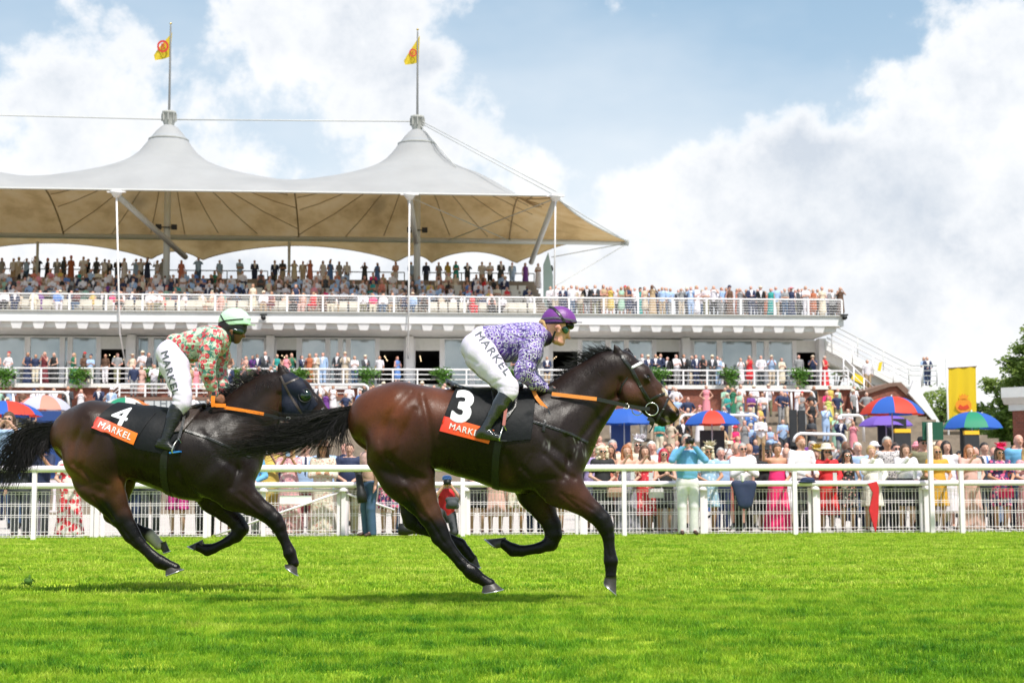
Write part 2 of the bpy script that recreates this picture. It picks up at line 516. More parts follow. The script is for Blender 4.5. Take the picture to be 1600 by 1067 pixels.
def tuft_obj(seed, n, rad, hgt, w):
    g = random.Random(seed); vs = []; fs = []
    for i in range(n):
        a = g.uniform(0, 6.283); r_ = rad * math.sqrt(g.random()); x, y = r_ * math.cos(a), r_ * math.sin(a)
        h_ = hgt * g.uniform(.5, 1.15); la = g.uniform(0, 6.283); ln = h_ * g.uniform(.15, .8); fa = g.uniform(0, 3.14); ww = w * g.uniform(.6, 1.2)
        dx, dy = math.cos(fa) * ww / 2, math.sin(fa) * ww / 2; lx, ly = math.cos(la) * ln, math.sin(la) * ln; b = len(vs)
        vs += [(x - dx, y - dy, -.005), (x + dx, y + dy, -.005), (x + dx * .8 + lx * .35, y + dy * .8 + ly * .35, h_ * .6), (x - dx * .8 + lx * .35, y - dy * .8 + ly * .35, h_ * .6), (x + lx, y + ly, h_)]
        fs += [(b, b + 1, b + 2, b + 3), (b + 3, b + 2, b + 4)]
    me = bpy.data.meshes.new('grass_tuft'); me.from_pydata(vs, [], fs); me.materials.append(M_BLADE)
    return bpy.data.objects.new('grass_tuft', me)
def scatter(name, x0, x1, y0, y1, dens, tufts, smin, smax, label, xf=None):
    mb = MB(); nx, ny = 8, 6
    def w(j): 
        y = y0 + (y1 - y0) * j / ny; k = xf(y) if xf else 1
        return y, k
    vs = []
    for j in range(ny + 1):
        y, k = w(j)
        for i in range(nx + 1): vs.append(((x0 + (x1 - x0) * i / nx) * k, y, 0.002))
    mb.add(vs, [(j * (nx + 1) + i, j * (nx + 1) + i + 1, (j + 1) * (nx + 1) + i + 1, (j + 1) * (nx + 1) + i) for j in range(ny) for i in range(nx)])
    o = fbuild(mb, name, M_TURF); tag(o, label, 'grass', kind='stuff')
    ng = bpy.data.node_groups.new(name + '_scatter', 'GeometryNodeTree')
    ng.interface.new_socket('Geometry', in_out='INPUT', socket_type='NodeSocketGeometry'); ng.interface.new_socket('Geometry', in_out='OUTPUT', socket_type='NodeSocketGeometry')
    N = ng.nodes; L = ng.links
    gi = N.new('NodeGroupInput'); go = N.new('NodeGroupOutput')
    dp = N.new('GeometryNodeDistributePointsOnFaces'); dp.inputs['Density'].default_value = dens; L.new(gi.outputs[0], dp.inputs[0])
    ge = N.new('GeometryNodeJoinGeometry')
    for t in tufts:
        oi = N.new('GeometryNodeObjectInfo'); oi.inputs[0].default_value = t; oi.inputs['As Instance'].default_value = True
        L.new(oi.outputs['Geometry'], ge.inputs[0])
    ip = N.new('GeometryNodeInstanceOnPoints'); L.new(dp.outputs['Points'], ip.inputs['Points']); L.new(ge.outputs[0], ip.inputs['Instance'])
    ip.inputs['Pick Instance'].default_value = True
    rv = N.new('FunctionNodeRandomValue'); rv.data_type = 'FLOAT_VECTOR'; rv.inputs[0].default_value = (-.12, -.12, 0); rv.inputs[1].default_value = (.12, .12, 6.283)
    L.new(rv.outputs[0], ip.inputs['Rotation'])
    pos = N.new('GeometryNodeInputPosition'); nz = N.new('ShaderNodeTexNoise'); nz.inputs['Scale'].default_value = 1.7; nz.inputs['Detail'].default_value = 4; L.new(pos.outputs[0], nz.inputs['Vector'])
    mr = N.new('ShaderNodeMapRange'); mr.inputs[1].default_value = .35; mr.inputs[2].default_value = .65; mr.inputs[3].default_value = smax; mr.inputs[4].default_value = smin
    L.new(nz.outputs[0], mr.inputs[0]); 
    r2 = N.new('FunctionNodeRandomValue'); r2.data_type = 'FLOAT'; r2.inputs[2].default_value = .75; r2.inputs[3].default_value = 1.3
    mu = N.new('ShaderNodeMath'); mu.operation = 'MULTIPLY'; L.new(mr.outputs[0], mu.inputs[0]); L.new(r2.outputs[1], mu.inputs[1])
    L.new(mu.outputs[0], ip.inputs['Scale'])
    jg = N.new('GeometryNodeJoinGeometry'); L.new(gi.outputs[0], jg.inputs[0]); L.new(ip.outputs[0], jg.inputs[0])
    L.new(jg.outputs[0], go.inputs[0])
    md = o.modifiers.new('scatter', 'NODES'); md.node_group = ng
    return o
xf = lambda y: y / 10.0
T1 = [tuft_obj(i, 44, .085, .034, .0036) for i in range(5)]
T2 = [tuft_obj(10 + i, 34, .14, .032, .009) for i in range(4)]
scatter('grass', -2.9, 4.7, 5.6, 12.5, 230, T1, .7, 1.15, 'short bright green racecourse grass in the foreground, mown', xf)
scatter('grass', -2.9, 4.7, 12.5, FENCE + 1.7, 80, T2, .8, 1.1, 'mown green grass running back to the white rail', xf)
# ================================================================ grandstand
D0 = 84.6
M_WHITE = mat('white_paint', (0.88, 0.86, 0.88), rough=0.5, var=0.06, vscale=2.0)
M_WHITER = mat('white_rail_plastic', (0.88, 0.80, 0.87), rough=0.35, var=0.04, vscale=4)
M_FASC = mat('white_fascia', (0.82, 0.82, 0.83), rough=0.6, var=0.10, vscale=0.8)
M_SOFF = mat('grey_soffit', (0.80, 0.78, 0.76), rough=0.8, var=0.08)
M_WALLW = mat('offwhite_wall', (0.78, 0.77, 0.75), rough=0.7, var=0.06)
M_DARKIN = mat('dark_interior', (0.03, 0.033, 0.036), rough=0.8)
def f_brick(nt, tc, c):
    b = nt.n('ShaderNodeTexBrick', i_Scale=3.0, i_Mortar_Size=0.012)
    nt.put(b.inputs['Vector'], nt.n('ShaderNodeCombineXYZ', i_X=nt.n('ShaderNodeSeparateXYZ', i_0=tc).outputs[0], i_Y=nt.n('ShaderNodeSeparateXYZ', i_0=tc).outputs[2]))
    b.inputs['Color1'].default_value = (0.30, 0.085, 0.05, 1); b.inputs['Color2'].default_value = (0.21, 0.065, 0.042, 1); b.inputs['Mortar'].default_value = (0.30, 0.20, 0.16, 1)
    return b.outputs[0]
M_BRICK = mat('red_brick', rough=0.85, fn=f_brick, var=0.2, vscale=3)
M_COPING = mat('brown_coping', (0.20, 0.12, 0.09), rough=0.8, var=0.15)
M_STEP = mat('step_concrete', (0.27, 0.22, 0.17), rough=0.85, var=0.25, vscale=2.5)
M_GREYST = mat('grey_steel', (0.55, 0.55, 0.54), rough=0.45)
M_DKRAIL = mat('olive_grey_rail', (0.18, 0.18, 0.14), rough=0.5)
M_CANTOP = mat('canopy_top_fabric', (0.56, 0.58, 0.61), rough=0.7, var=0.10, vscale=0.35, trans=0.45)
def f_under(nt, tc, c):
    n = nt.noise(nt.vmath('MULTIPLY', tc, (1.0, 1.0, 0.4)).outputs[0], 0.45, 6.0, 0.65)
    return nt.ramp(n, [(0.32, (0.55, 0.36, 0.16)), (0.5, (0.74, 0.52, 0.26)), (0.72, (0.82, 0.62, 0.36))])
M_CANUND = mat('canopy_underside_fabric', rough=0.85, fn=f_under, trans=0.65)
M_SEAM = mat('canopy_seam', (0.38, 0.27, 0.15), rough=0.8)
M_CANGREY = mat('mast_cap_grey', (0.40, 0.40, 0.38), rough=0.6, var=0.15)
def f_glass(nt, tc, c):
    z = nt.n('ShaderNodeSeparateXYZ', i_0=tc).outputs[2]
    n = nt.noise(tc, 0.5, 4.0)
    return nt.mix(nt.mapr(n, .35, .65), (0.30, 0.36, 0.38, 1), (0.44, 0.49, 0.50, 1))
M_PANE = mat('window_pane', rough=0.06, spec=0.9, fn=f_glass, metal=0.55)
M_BLIND = mat('pale_blind', (0.50, 0.48, 0.45), rough=0.7)
m = bpy.data.materials.new('warm_lamp'); m.use_nodes = True; m.node_tree.nodes['Principled BSDF'].inputs['Emission Color'].default_value = (1, .75, .45, 1); m.node_tree.nodes['Principled BSDF'].inputs['Emission Strength'].default_value = 2.0; M_LAMP = m

XR = SX(1318, D0, 500)          # right end of the deck
XW = SX(1292, D0 + 3.6, 560)    # right end of the window wall
XL = -52.0
Zd = SP(800, 491, D0).z; Zf = SP(800, 506.5, D0).z; Zc = SP(800, 517, D0).z
Zr = SP(800, 464.5, D0).z
Zw = SP(800, 529, D0 + 3.6).z
Zm = SP(800, 601, D0).z; Zmr = SP(800, 578, D0).z
Zg = SP(800, 644, D0 - 1).z
gs = froot('grandstand', (0, D0, 0)); tag(gs, 'white two-level grandstand with glazed boxes over a red brick wall', 'grandstand')
def G(mb, name, m, parent=None):
    mb.v = [(v[0], v[1] - D0, v[2]) for v in mb.v]
    return mb.build(name, m, parent or gs)
mb = MB(); mb.box(XL, XR, D0, D0 + 17, Zf, Zd); G(mb, 'deck_slab', M_FASC)
mb = MB(); mb.box(XL, XR + .08, D0 - .10, D0 + .3, Zd + .003, Zd + .07); G(mb, 'deck_edge', M_GREYST)
mb = MB(); mb.box(XL, XR - .35, D0 + .28, D0 + 4.2, Zc + .08, Zf - .003); G(mb, 'soffit_beam', M_FASC)
mb = MB(); mb.prismx([(D0 + .5, Zc + .078), (D0 + 4.0, Zc + .078), (D0 + 4.0, Zw + .05), (D0 + 3.0, Zw + .1)], XL, XR - .6); G(mb, 'soffit', M_SOFF)
x = SX(25, D0, 512); step = (SX(1278, D0, 512) - SX(22, D0, 512)) / 38.0
x -= 8 * step
while x < XR - .4:
    c = MB(); w1, w0 = .33, .22
    c.add([(x - w1, D0 + .04, Zf - .006), (x + w1, D0 + .04, Zf - .006), (x + w0, D0 + .10, Zc), (x - w0, D0 + .10, Zc), (x - w1, D0 + .277, Zf - .006), (x + w1, D0 + .277, Zf - .006), (x + w0, D0 + .277, Zc), (x - w0, D0 + .277, Zc)],
          [(0, 1, 2, 3), (1, 5, 6, 2), (5, 4, 7, 6), (4, 0, 3, 7), (3, 2, 6, 7), (4, 5, 1, 0)])
    G(c, 'corbel', M_WHITE); x += step
# window wall with its openings
YW = D0 + 3.6
bays = [(-55, 40, 'g'), (45, 95, 'g'), (99, 107, 'g'), (111, 152, 'g'), (157, 196, 'd'), (214, 233, 'g'), (238, 268, 'g'), (273, 312, 'g'), (317, 340, 'd'), (350, 372, 'g'), (376, 414, 'g'), (432, 463, 'd'), (470, 510, 'g'), (514, 530, 'g'), (534, 542, 'g'), (546, 588, 'g'), (593, 631, 'd'), (649, 687, 'd'), (693, 735, 'g'),
        (740, 770, 'g'), (775, 800, 'g'), (805, 843, 'g'), (864, 903, 'd'), (908, 948, 'g'), (953, 977, 'g'), (981, 1021, 'g'), (1026, 1062, 'd'), (1083, 1122, 'g'), (1127, 1177, 'g'), (1180, 1196, 'g'), (1200, 1240, 'g'), (1245, 1275, 'd')]
xs = [XL]; Zt = Zw
prev = XL
for a, b, k in bays:
    xa, xb = SX(a, YW, 560), SX(b, YW, 560)
    if xa > prev + .02: wall = MB(); wall.box(prev, xa, YW, YW + .25, Zm, Zt); G(wall, 'wall_pier', M_WHITE)
    prev = xb
    if k == 'g':
        fr = MB(); t = .07
        fr.box(xa, xa + t, YW - .03, YW + .12, Zm, Zt - t); fr.box(xb - t, xb, YW - .03, YW + .12, Zm, Zt - t); fr.box(xa, xb, YW - .03, YW + .12, Zt - t, Zt)
        f = G(fr, 'window_frame', M_WHITE); p = MB(); p.box(xa + t, xb - t, YW + .04, YW + .06, Zm, Zt - t); G(p, 'pane', M_PANE, f)
        if xb - xa > 99.0:
            p = MB(); p.box(xa + t, xb - t, YW + .015, YW + .035, Zt - .45, Zt - t - .004); G(p, 'blind', M_BLIND, f)
    else:
        p = MB(); p.box(xa, xb, YW + .03, YW + .10, Zt - .72, Zt); f = G(p, 'door_blind', M_WALLW)
        for i in range(4):
            lm = MB(); lm.lathe([(.0, -.035), (.035, 0), (0, .035)], (xa + (xb - xa) * .22 + i * .06, YW + 1.2 + i * 1.3, Zt - .95 + i * .02), 8); G(lm, 'ceiling_lamp', M_LAMP)
wall = MB(); wall.box(prev, XW, YW, YW + .25, Zm, Zt); G(wall, 'wall_pier', M_WHITE)
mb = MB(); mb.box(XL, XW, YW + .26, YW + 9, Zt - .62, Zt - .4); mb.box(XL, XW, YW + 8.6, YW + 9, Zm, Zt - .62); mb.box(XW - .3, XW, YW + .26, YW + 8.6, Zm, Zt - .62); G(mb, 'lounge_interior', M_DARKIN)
for px in (205, 422, 640, 852, 1072, 1285):
    xa = SX(px, YW - .5, 560); c = MB(); c.box(xa - .22, xa + .22, YW - .62, YW - .05, Zm, Zw + .05); c.box(xa - .30, xa + .30, YW - .68, YW - .04, Zm, Zm + .22); G(c, 'column', M_WHITE)
# mid-level balcony floor and brick wall below
mb = MB(); mb.box(XL, XW + .3, D0 - .15, YW + 9, Zm - .22, Zm); G(mb, 'balcony_floor', M_SOFF)
mb = MB(); mb.box(XL, XW + 1.5, D0 + .05, D0 + .5, Zg - 6, Zm - .224); G(mb, 'brick_wall', M_BRICK)
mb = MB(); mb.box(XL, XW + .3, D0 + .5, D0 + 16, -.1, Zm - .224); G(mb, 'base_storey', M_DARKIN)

def railing(name, pts, h, n_mid, m, label, sp=1.6, rp=.045, rm=.022, post=.035, parent_root=None, plate=0.0):
    """pts: foot points in stand coordinates; a top rail, thin mid rails and separate posts"""
    b = pts[0]; r = froot(name, b)
    L = [Vector(p) - Vector(b) for p in pts]
    t = MB(); t.tube([p + Vector((0, 0, h)) for p in L], rp, 8); t.build('top_rail', m, r)
    for i in range(n_mid):
        z = h * (i + 1) / (n_mid + 1); t = MB(); t.tube([p + Vector((0, 0, z)) for p in L], rm, 6); t.build('mid_rail', m, r)
    for a, c in zip(L[:-1], L[1:]):
        n = max(1, round((c - a).length / sp))
        for i in range(n + 1):
            if i == n and c is not L[-1]: continue
            p = a.lerp(c, i / n); t = MB(); t.box(p.x - post, p.x + post, p.y - post, p.y + post, p.z, p.z + h); t.build('post', m, r)
    tag(r, label, 'railing')
    return r
railing('balcony_railing', [(XL + 18, D0 + .10, Zd + .07), (XR - .05, D0 + .10, Zd + .07), (XR - .05, D0 + 9, Zd + .07)], Zr - Zd - .07, 5, M_WHITE, 'white railing with thin bars along the edge of the upper deck', 1.93, .05, .016, .05)
railing('balcony_railing', [(XL + 18, D0 - .05, Zm), (XW + .1, D0 - .05, Zm)], Zmr - Zm, 2, M_WHITE, 'white three-bar railing in front of the glazed boxes above the brick wall', 1.36, .05, .028, .04)

# upper tier: rising rows behind the deck edge
XT = SX(852, D0 + 5, 470); XT0 = XL
tier = MB(); ROWS = 9
for i in range(ROWS):
    y0 = D0 + 1.9 + i * 1.12
    tier.box(XT0, XT, y0, D0 + 15.8 if i == ROWS - 1 else y0 + 1.12, Zd + .002, Zd + .12 + i * .40)
o = G(tier, 'seating_tier', M_STEP)
ZTOP = Zd + .12 + (ROWS - 1) * .40
M_SEAT = mat('cream_seat', (0.66, 0.62, 0.54), rough=0.5)
seat = MB()
SEATS = []
for i in range(-1, ROWS - 2):
    y = D0 + 1.9 + i * 1.12 + (.45 if i >= 0 else .35); z = Zd + (.12 + i * .40 if i >= 0 else .0)
    x = -37.5
    while x < XT - .6:
        if i < 5: seat.box(x - .22, x + .22, y + .2, y + .25, z + .25, z + .82); seat.box(x - .22, x + .22, y - .2, y + .2, z + .40, z + .45)
        SEATS.append((x, y, z, i)); x += .56
o = fbuild(seat, 'stadium_seats', M_SEAT, (0, D0, Zd)); tag(o, 'rows of cream tip-up seats under the upper deck crowd', 'seats', kind='stuff')
railing('rear_barrier', [(XL + 14, D0 + 15.2, ZTOP), (SX(418, D0 + 15, 420), D0 + 15.2, ZTOP)], 1.1, 1, M_DKRAIL, 'thin dark barrier behind the back row, left of the second mast', 2.6, .035, .02, .03)
railing('rear_barrier', [(SX(440, D0 + 15, 420), D0 + 15.2, ZTOP), (SX(632, D0 + 15, 420), D0 + 15.2, ZTOP)], 1.1, 1, M_DKRAIL, 'thin dark barrier behind the back row, between the two masts', 2.6, .035, .02, .03)
railing('rear_barrier', [(SX(664, D0 + 15, 420), D0 + 15.2, ZTOP), (SX(835, D0 + 15, 420), D0 + 15.2, ZTOP)], 1.1, 1, M_DKRAIL, 'thin dark barrier behind the back row, right of the second mast', 2.6, .035, .02, .03)
g = MB(); a = SP(849, 440, D0 + 13); b = SP(864, 440, D0 + 13); tt = SP(853, 394, D0 + 13)
g.prism([(a.x, Zd), (b.x, Zd), (b.x, a.z + .4), (tt.x + .15, tt.z), (a.x, tt.z - .8)], D0 + 13, D0 + 13.05)
o = fbuild(g, 'glass_screen', mat('green_glass', (0.30, 0.42, 0.40), rough=0.1, spec=.8), (a.x, D0 + 13, Zd)); tag(o, 'pale green glass screen at the right end of the back row', 'screen')

# ---------------------------------------------------------------- tensile canopy
YF, YB = D0 - .2, D0 + 14.2
ZE = SP(640, 303, YF).z; ZB = SP(500, 372, YB).z
mastY = D0 + 7
MX = [SX(263, mastY, 250), SX(652, mastY, 250)]; ZP = SP(655, 190, mastY).z
MXall = [2 * MX[0] - MX[1], MX[0], MX[1]]
XC0 = SX(868, YF, 306); XC1 = SX(982, YB, 378)
prof_r = [0, .6, 1.13, 1.6, 2.3, 3.2, 4.2, 5.5, 7.0, 9.0]; prof_h = [3.8, 3.4, 2.7, 2.0, 1.4, 1.0, .68, .38, .12, 0]
def can_z(X, u, xr):
    y = YF + (YB - YF) * u
    s = min(1.0, max(0.0, (xr - X) / 6.5)); s = s * s * (3 - 2 * s)
    z = ZE + (ZB - ZE) * u
    z += (1.8 * max(0, math.sin(math.pi * min(1, u))) ** .75) * s
    hh = 0
    for mx in MXall:
        r_ = math.hypot(X - mx, y - mastY); hh = max(hh, float(np.interp(r_, prof_r, prof_h)))
    e = min(1.0, min(u, 1 - u) / .22) if 0 <= u <= 1 else 0
    z += hh * (e if e < 1 else 1) * (s if s > .01 else 0)
    return z
def can_pt(v, u, dz=0.0):
    xr = XC0 + (XC1 - XC0) * u - .55 * math.sin(math.pi * u)
    X = XL + (xr - XL) * v
    z = can_z(X, u, xr)
    yy = YF + (YB - YF) * u
    if u >= .999:                       # scalloped rear skirt
        pass
    return Vector((X, yy, z + dz))
NV, NU = 230, 44
vv = [i / NV for i in range(NV + 1)]
can = froot('tensile_canopy', (MX[1], mastY, 0)); tag(can, 'white tensile roof with two pointed peaks and tan underside over the stand', 'canopy')
cb = Vector((MX[1], mastY, 0))
SCP = [SX(q, YB + 2, 395) for q in (-760, -520, -460, -160, -75, 235, 315, 621, 675, 806, 985)]
def skirt(v, k):
    p = can_pt(v, 1.0); 
    i = max(0, min(len(SCP) - 2, sum(1 for q in SCP if q < p.x) - 1)); ph = (p.x - SCP[i]) / (SCP[i + 1] - SCP[i])
    sc = math.sin(math.pi * min(1, max(0, ph))) ** .7 * min(1.5, .5 + (SCP[i + 1] - SCP[i]) / 9)
    end = min(1, max(0, (XC1 - 3.2 - p.x) / 2.5))
    return p + Vector((0, 2.1 * k * end, (-1.25 + .72 * sc) * k * end))
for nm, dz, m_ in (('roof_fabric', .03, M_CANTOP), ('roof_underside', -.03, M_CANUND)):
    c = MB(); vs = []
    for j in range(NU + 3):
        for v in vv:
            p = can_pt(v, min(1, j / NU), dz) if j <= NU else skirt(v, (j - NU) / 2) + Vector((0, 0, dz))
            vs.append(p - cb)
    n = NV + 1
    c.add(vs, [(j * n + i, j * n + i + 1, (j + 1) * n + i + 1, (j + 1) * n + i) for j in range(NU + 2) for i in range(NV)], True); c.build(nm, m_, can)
c = MB(); c.tube([can_pt(v, 0, 0) - cb for v in vv[::3]], .06, 6); c.build('edge_cable', M_GREYST, can)
c = MB(); c.tube([skirt(v, 1.0) - cb for v in vv], .05, 6); c.build('edge_cable', M_SEAM, can)
c = MB(); c.tube([can_pt(1, u / 20, 0) - cb for u in range(21)], .06, 6); c.build('edge_cable', M_GREYST, can)
for mx in MX:
    for k in range(26):
        a = 2 * math.pi * k / 26 + .1; pts = []
        for i in range(40):
            r_ = 1.9 + i * .4; X, Y = mx + r_ * math.cos(a) * 1.25, mastY + r_ * math.sin(a)
            u = (Y - YF) / (YB - YF)
            if u < .0 or u > 1.0: break
            xr = XC0 + (XC1 - XC0) * u - .55 * math.sin(math.pi * u)
            if X > xr - .2 or abs(X - mx) > abs(MX[1] - MX[0]) / 2: break
            pts.append(Vector((X, Y, can_z(X, u, xr) - .06)) - cb)
        if len(pts) > 3: c = MB(); c.tube(pts, .028, 5); c.build('seam', M_SEAM, can)
for x_ in [(MX[0] + MX[1]) / 2, MX[0] - (MX[1] - MX[0]) / 2, MX[1] + (MX[1] - MX[0]) / 2 - 1.2]:
    pts = [Vector((x_, YF + (YB - YF) * u / 20, can_z(x_, u / 20, XC0 + (XC1 - XC0) * u / 20 - .55 * math.sin(math.pi * u / 20)) - .06)) - cb for u in range(21)]
    if x_ < XC0 - .5: c = MB(); c.tube(pts, .05, 5); c.build('seam', M_SEAM, can)
Zring = ZE + 1.8 + 2.7 - .12
for mx in MX:
    c = MB(); c.lathe([(1.16, -.25), (1.17, .02), (1.12, .05), (1.08, .12), (.90, .26), (.66, .42), (.46, .58), (.36, .76)], Vector((mx, mastY, Zring)) - cb, 28); c.build('peak_cone', M_CANTOP, can)
    c = MB(); c.lathe([(1.19, -.02), (1.20, .03), (1.19, .07)], Vector((mx, mastY, Zring)) - cb, 28); c.build('peak_ring', M_CANGREY, can)
# masts with flagpoles
ZPt = SP(652, 184, mastY).z
def mastobj(mx, label):
    r = froot('mast', (mx, mastY, Zd)); tag(r, label, 'mast', 'masts of the canopy')
    c = MB(); c.tube([(0, 0, .0), (0, 0, Zring - Zd + .7)], .20, 14); c.build('mast_tube', M_GREYST, r)
    z = ZPt - Zd; c = MB(); c.lathe([(.30, z - 1.0), (.31, z - .7), (.36, z - .55), (.36, z - .1), (.42, z - .05), (.42, z + .08), (.1, z + .12)], (0, 0, 0), 16); c.build('mast_cap', M_CANGREY, r)
    for k in range(8):
        a = k * math.pi / 4; c = MB(); c.box(-.03, .03, .30, .46, z - .5, z - .05); 
        c.v = [(x * math.cos(a) - y * math.sin(a), x * math.sin(a) + y * math.cos(a), zz) for x, y, zz in c.v]; c.build('cap_lug', M_CANGREY, r)
    c = MB(); c.lathe([(.075, z), (.045, z + 5.35), (.0, z + 5.4)], (0, 0, 0), 10); c.build('flagpole', mat('weathered_pole', (0.16, 0.16, 0.16), rough=.5), r)
    c = MB(); c.lathe([(0, z + 5.38), (.09, z + 5.46), (0, z + 5.55)], (0, 0, 0), 10); c.build('finial', mat('gold', (0.7, .5, .15), rough=.3, metal=1), r)
    for s_ in (-1, 1):
        c = MB(); zl = SP(650, 361, mastY).z - Zd; c.box(s_ * .45 - .16, s_ * .45 + .16, -.5, -.2, zl - .14, zl + .14); c.box(min(0, s_ * .45), max(0, s_ * .45), -.3, -.24, zl - .03, zl + .03); c.build('floodlight', M_BLACK, r)
    return r
mastobj(MX[0], 'grey canopy mast under the left peak, topped by the flag with a red emblem'); mastobj(MX[1], 'grey canopy mast under the right peak, directly behind the purple-capped jockey')
def flag(mx, pts, emblem, label):
    """pts: outline pixels: hoist top, hoist bottom, fly bottom, fly top"""
    q = [SP(a, b, mastY) for a, b in pts]; b0 = q[1]; vs = []; n = 12; vs2 = []
    for j in range(n + 1):
        for i in range(n + 1):
            u, v = i / n, j / n; p = (q[1] * (1 - u) + q[2] * u) * (1 - v) + (q[0] * (1 - u) + q[3] * u) * v
            p = p + Vector((0, .16 * math.sin(u * 5 + v * 2) * u, 0)); vs.append(p - b0)
    c = MB(); c.add(vs, [(j * (n + 1) + i, j * (n + 1) + i + 1, (j + 1) * (n + 1) + i + 1, (j + 1) * (n + 1) + i) for j in range(n) for i in range(n)], True)
    o = c.build('flag', mat('yellow_flag', (0.80, 0.58, 0.03), rough=.6, trans=.35)); o.location = frame(*b0); o.rotation_euler = (0, 0, AL); tag(o, label, 'flag')
    cx, cy, rr = emblem; e = SP(cx, cy, mastY) - b0; k = rr * mastY / FPX; mr = mat('red_emblem', (0.55, 0.03, 0.02), rough=.6)
    for nm, r0, r1 in (('emblem_ring', .66, 1.0), ('emblem_disc', 0, .36)):
        c = MB(); nn = 20
        if r0: c.add([e + Vector((math.cos(a) * r_ * k, -.17, math.sin(a) * r_ * k * 1.1)) for a in [2 * math.pi * i / nn for i in range(nn)] for r_ in (r0, r1)], [(2 * i, 2 * i + 1, 2 * ((i + 1) % nn) + 1, 2 * ((i + 1) % nn)) for i in range(nn)])
        else:
            for dz in (-.22, 0, .22): c.box(e.x - .3 * k, e.x + .3 * k, -.175 + e.y, -.165 + e.y, e.z + (dz * 1.6 - .08) * k, e.z + (dz * 1.6 + .12) * k)
        c.build(nm, mr, o)
flag(MX[0], [(269, 51), (266, 89), (243, 96), (240, 86)], (255, 74, 9), 'yellow flag with a red round emblem on the left mast')
flag(MX[1], [(656, 56), (654, 98), (633, 103), (631, 95)], (645, 84, 6), 'half-furled yellow flag on the right mast')
# struts, stays and tie rods
def tubeobj(name, pts, r_, m_, label, cat, group=None, seg=8):
    b = Vector(pts[0]); c = MB(); c.tube([Vector(p) - b for p in pts], r_, seg); o = c.build(name, m_); o.location = frame(*b); o.rotation_euler = (0, 0, AL); return tag(o, label, cat, group)
P1, P2, P3 = SP(182, 304, YF), SP(640, 308, YF), SP(868, 310, YF)
for p, e, lb in ((P1, SP(290, 402, D0 + 9), 'left'), (P2, SP(653, 398, D0 + 9), 'middle'), (P3, SP(830, 410, D0 + 9), 'right')):
    tubeobj('canopy_strut', [p, e], .17, M_GREYST, 'thick grey raking strut under the canopy, %s one of three' % lb, 'strut', 'raking canopy struts')
    c = MB(); c.lathe([(.0, -.2), (.16, -.15), (.3, .05), (.36, .18), (.0, .2)], (0, 0, 0), 14); c.box(-.5, .5, -.1, .1, .1, .16); o = c.build('strut_head', M_WHITE); o.location = frame(*p); tag(o, 'white steel head holding the front edge of the canopy, %s one of three' % lb, 'bracket', 'strut heads')
for p, e, e2, lb in ((P1, SP(187, 520, D0 - .25), SP(200, 590, YW - .9), 'left'), (P2, SP(638, 528, D0 - .25), SP(638, 560, YW - .9), 'middle'), (P3, SP(866, 470, D0 + .4), None, 'right')):
    tubeobj('tie_rod', [p, e] + ([e2] if e2 else []), .045, M_WHITE, 'thin white vertical tie rod in front of the deck, %s one of three' % lb, 'tie rod', 'vertical tie rods')
b0 = Vector((XL, YB, ZB - .25)); tubeobj('canopy_beam', [Vector((XL, YB, SP(0, 367, YB).z)), SP(0, 367, YB), SP(980, 379, YB)], .19, M_GREYST, 'long grey horizontal tube along the rear edge of the canopy', 'beam')
T1_, T2_ = Vector((MX[0], mastY, SP(263, 187, mastY).z)), Vector((MX[1], mastY, SP(652, 190, mastY).z))
tubeobj('stay_cable', [Vector((XL, mastY, T1_.z + .3)), T1_], .04, M_GREYST, 'taut steel cable from the left mast out of the picture', 'cable')
tubeobj('stay_cable', [T1_, T2_], .04, M_GREYST, 'taut steel cable between the tops of the two masts', 'cable')
for i, (a, b, lb) in enumerate([(T2_, P3 + Vector((-.1, 0, .2)), 'lower cable from the right mast top to the canopy corner'), (T2_ + Vector((0, 0, .15)), P3 + Vector((.1, 0, .35)), 'upper cable from the right mast top to the canopy corner'), (T2_, SP(725, 276, D0 + 4), 'short cable from the right mast top to the roof fabric'), (P3, SP(980, 378, YB), 'cable down the right edge of the canopy to its tip'),
                               (SP(980, 381, YB), SP(866, 448, D0 + 6), 'sloping stay from the canopy tip down to the deck'), (SP(980, 380, YB), SP(862, 402, D0 + 9), 'shallow stay from the canopy tip to the right strut'), (P2, SP(800, 378, YB), 'thin brace crossing under the canopy from the middle head'), (P3, SP(700, 376, YB), 'thin brace crossing under the canopy from the right head')]):
    tubeobj('stay_cable', [a, b], .032, M_GREYST, lb, 'cable')
c = MB(); c.lathe([(0, -.35), (.2, -.3), (.22, .25), (0, .3)], (0, 0, 0), 12, (1, 0, 0)); o = c.build('beam_cap', M_CANGREY); o.location = frame(*SP(976, 379, YB)); tag(o, 'grey fitting at the far right tip of the canopy', 'bracket')
# posts under the rear of the canopy
for px in (59, 452):
    p = SP(px, 378, YB - .3); tubeobj('canopy_post', [Vector((p.x, YB - .3, ZTOP)), p], .09, M_GREYST, 'slim grey post at the back of the tier, %s' % ('left of the left mast' if px < 100 else 'between the masts'), 'post')

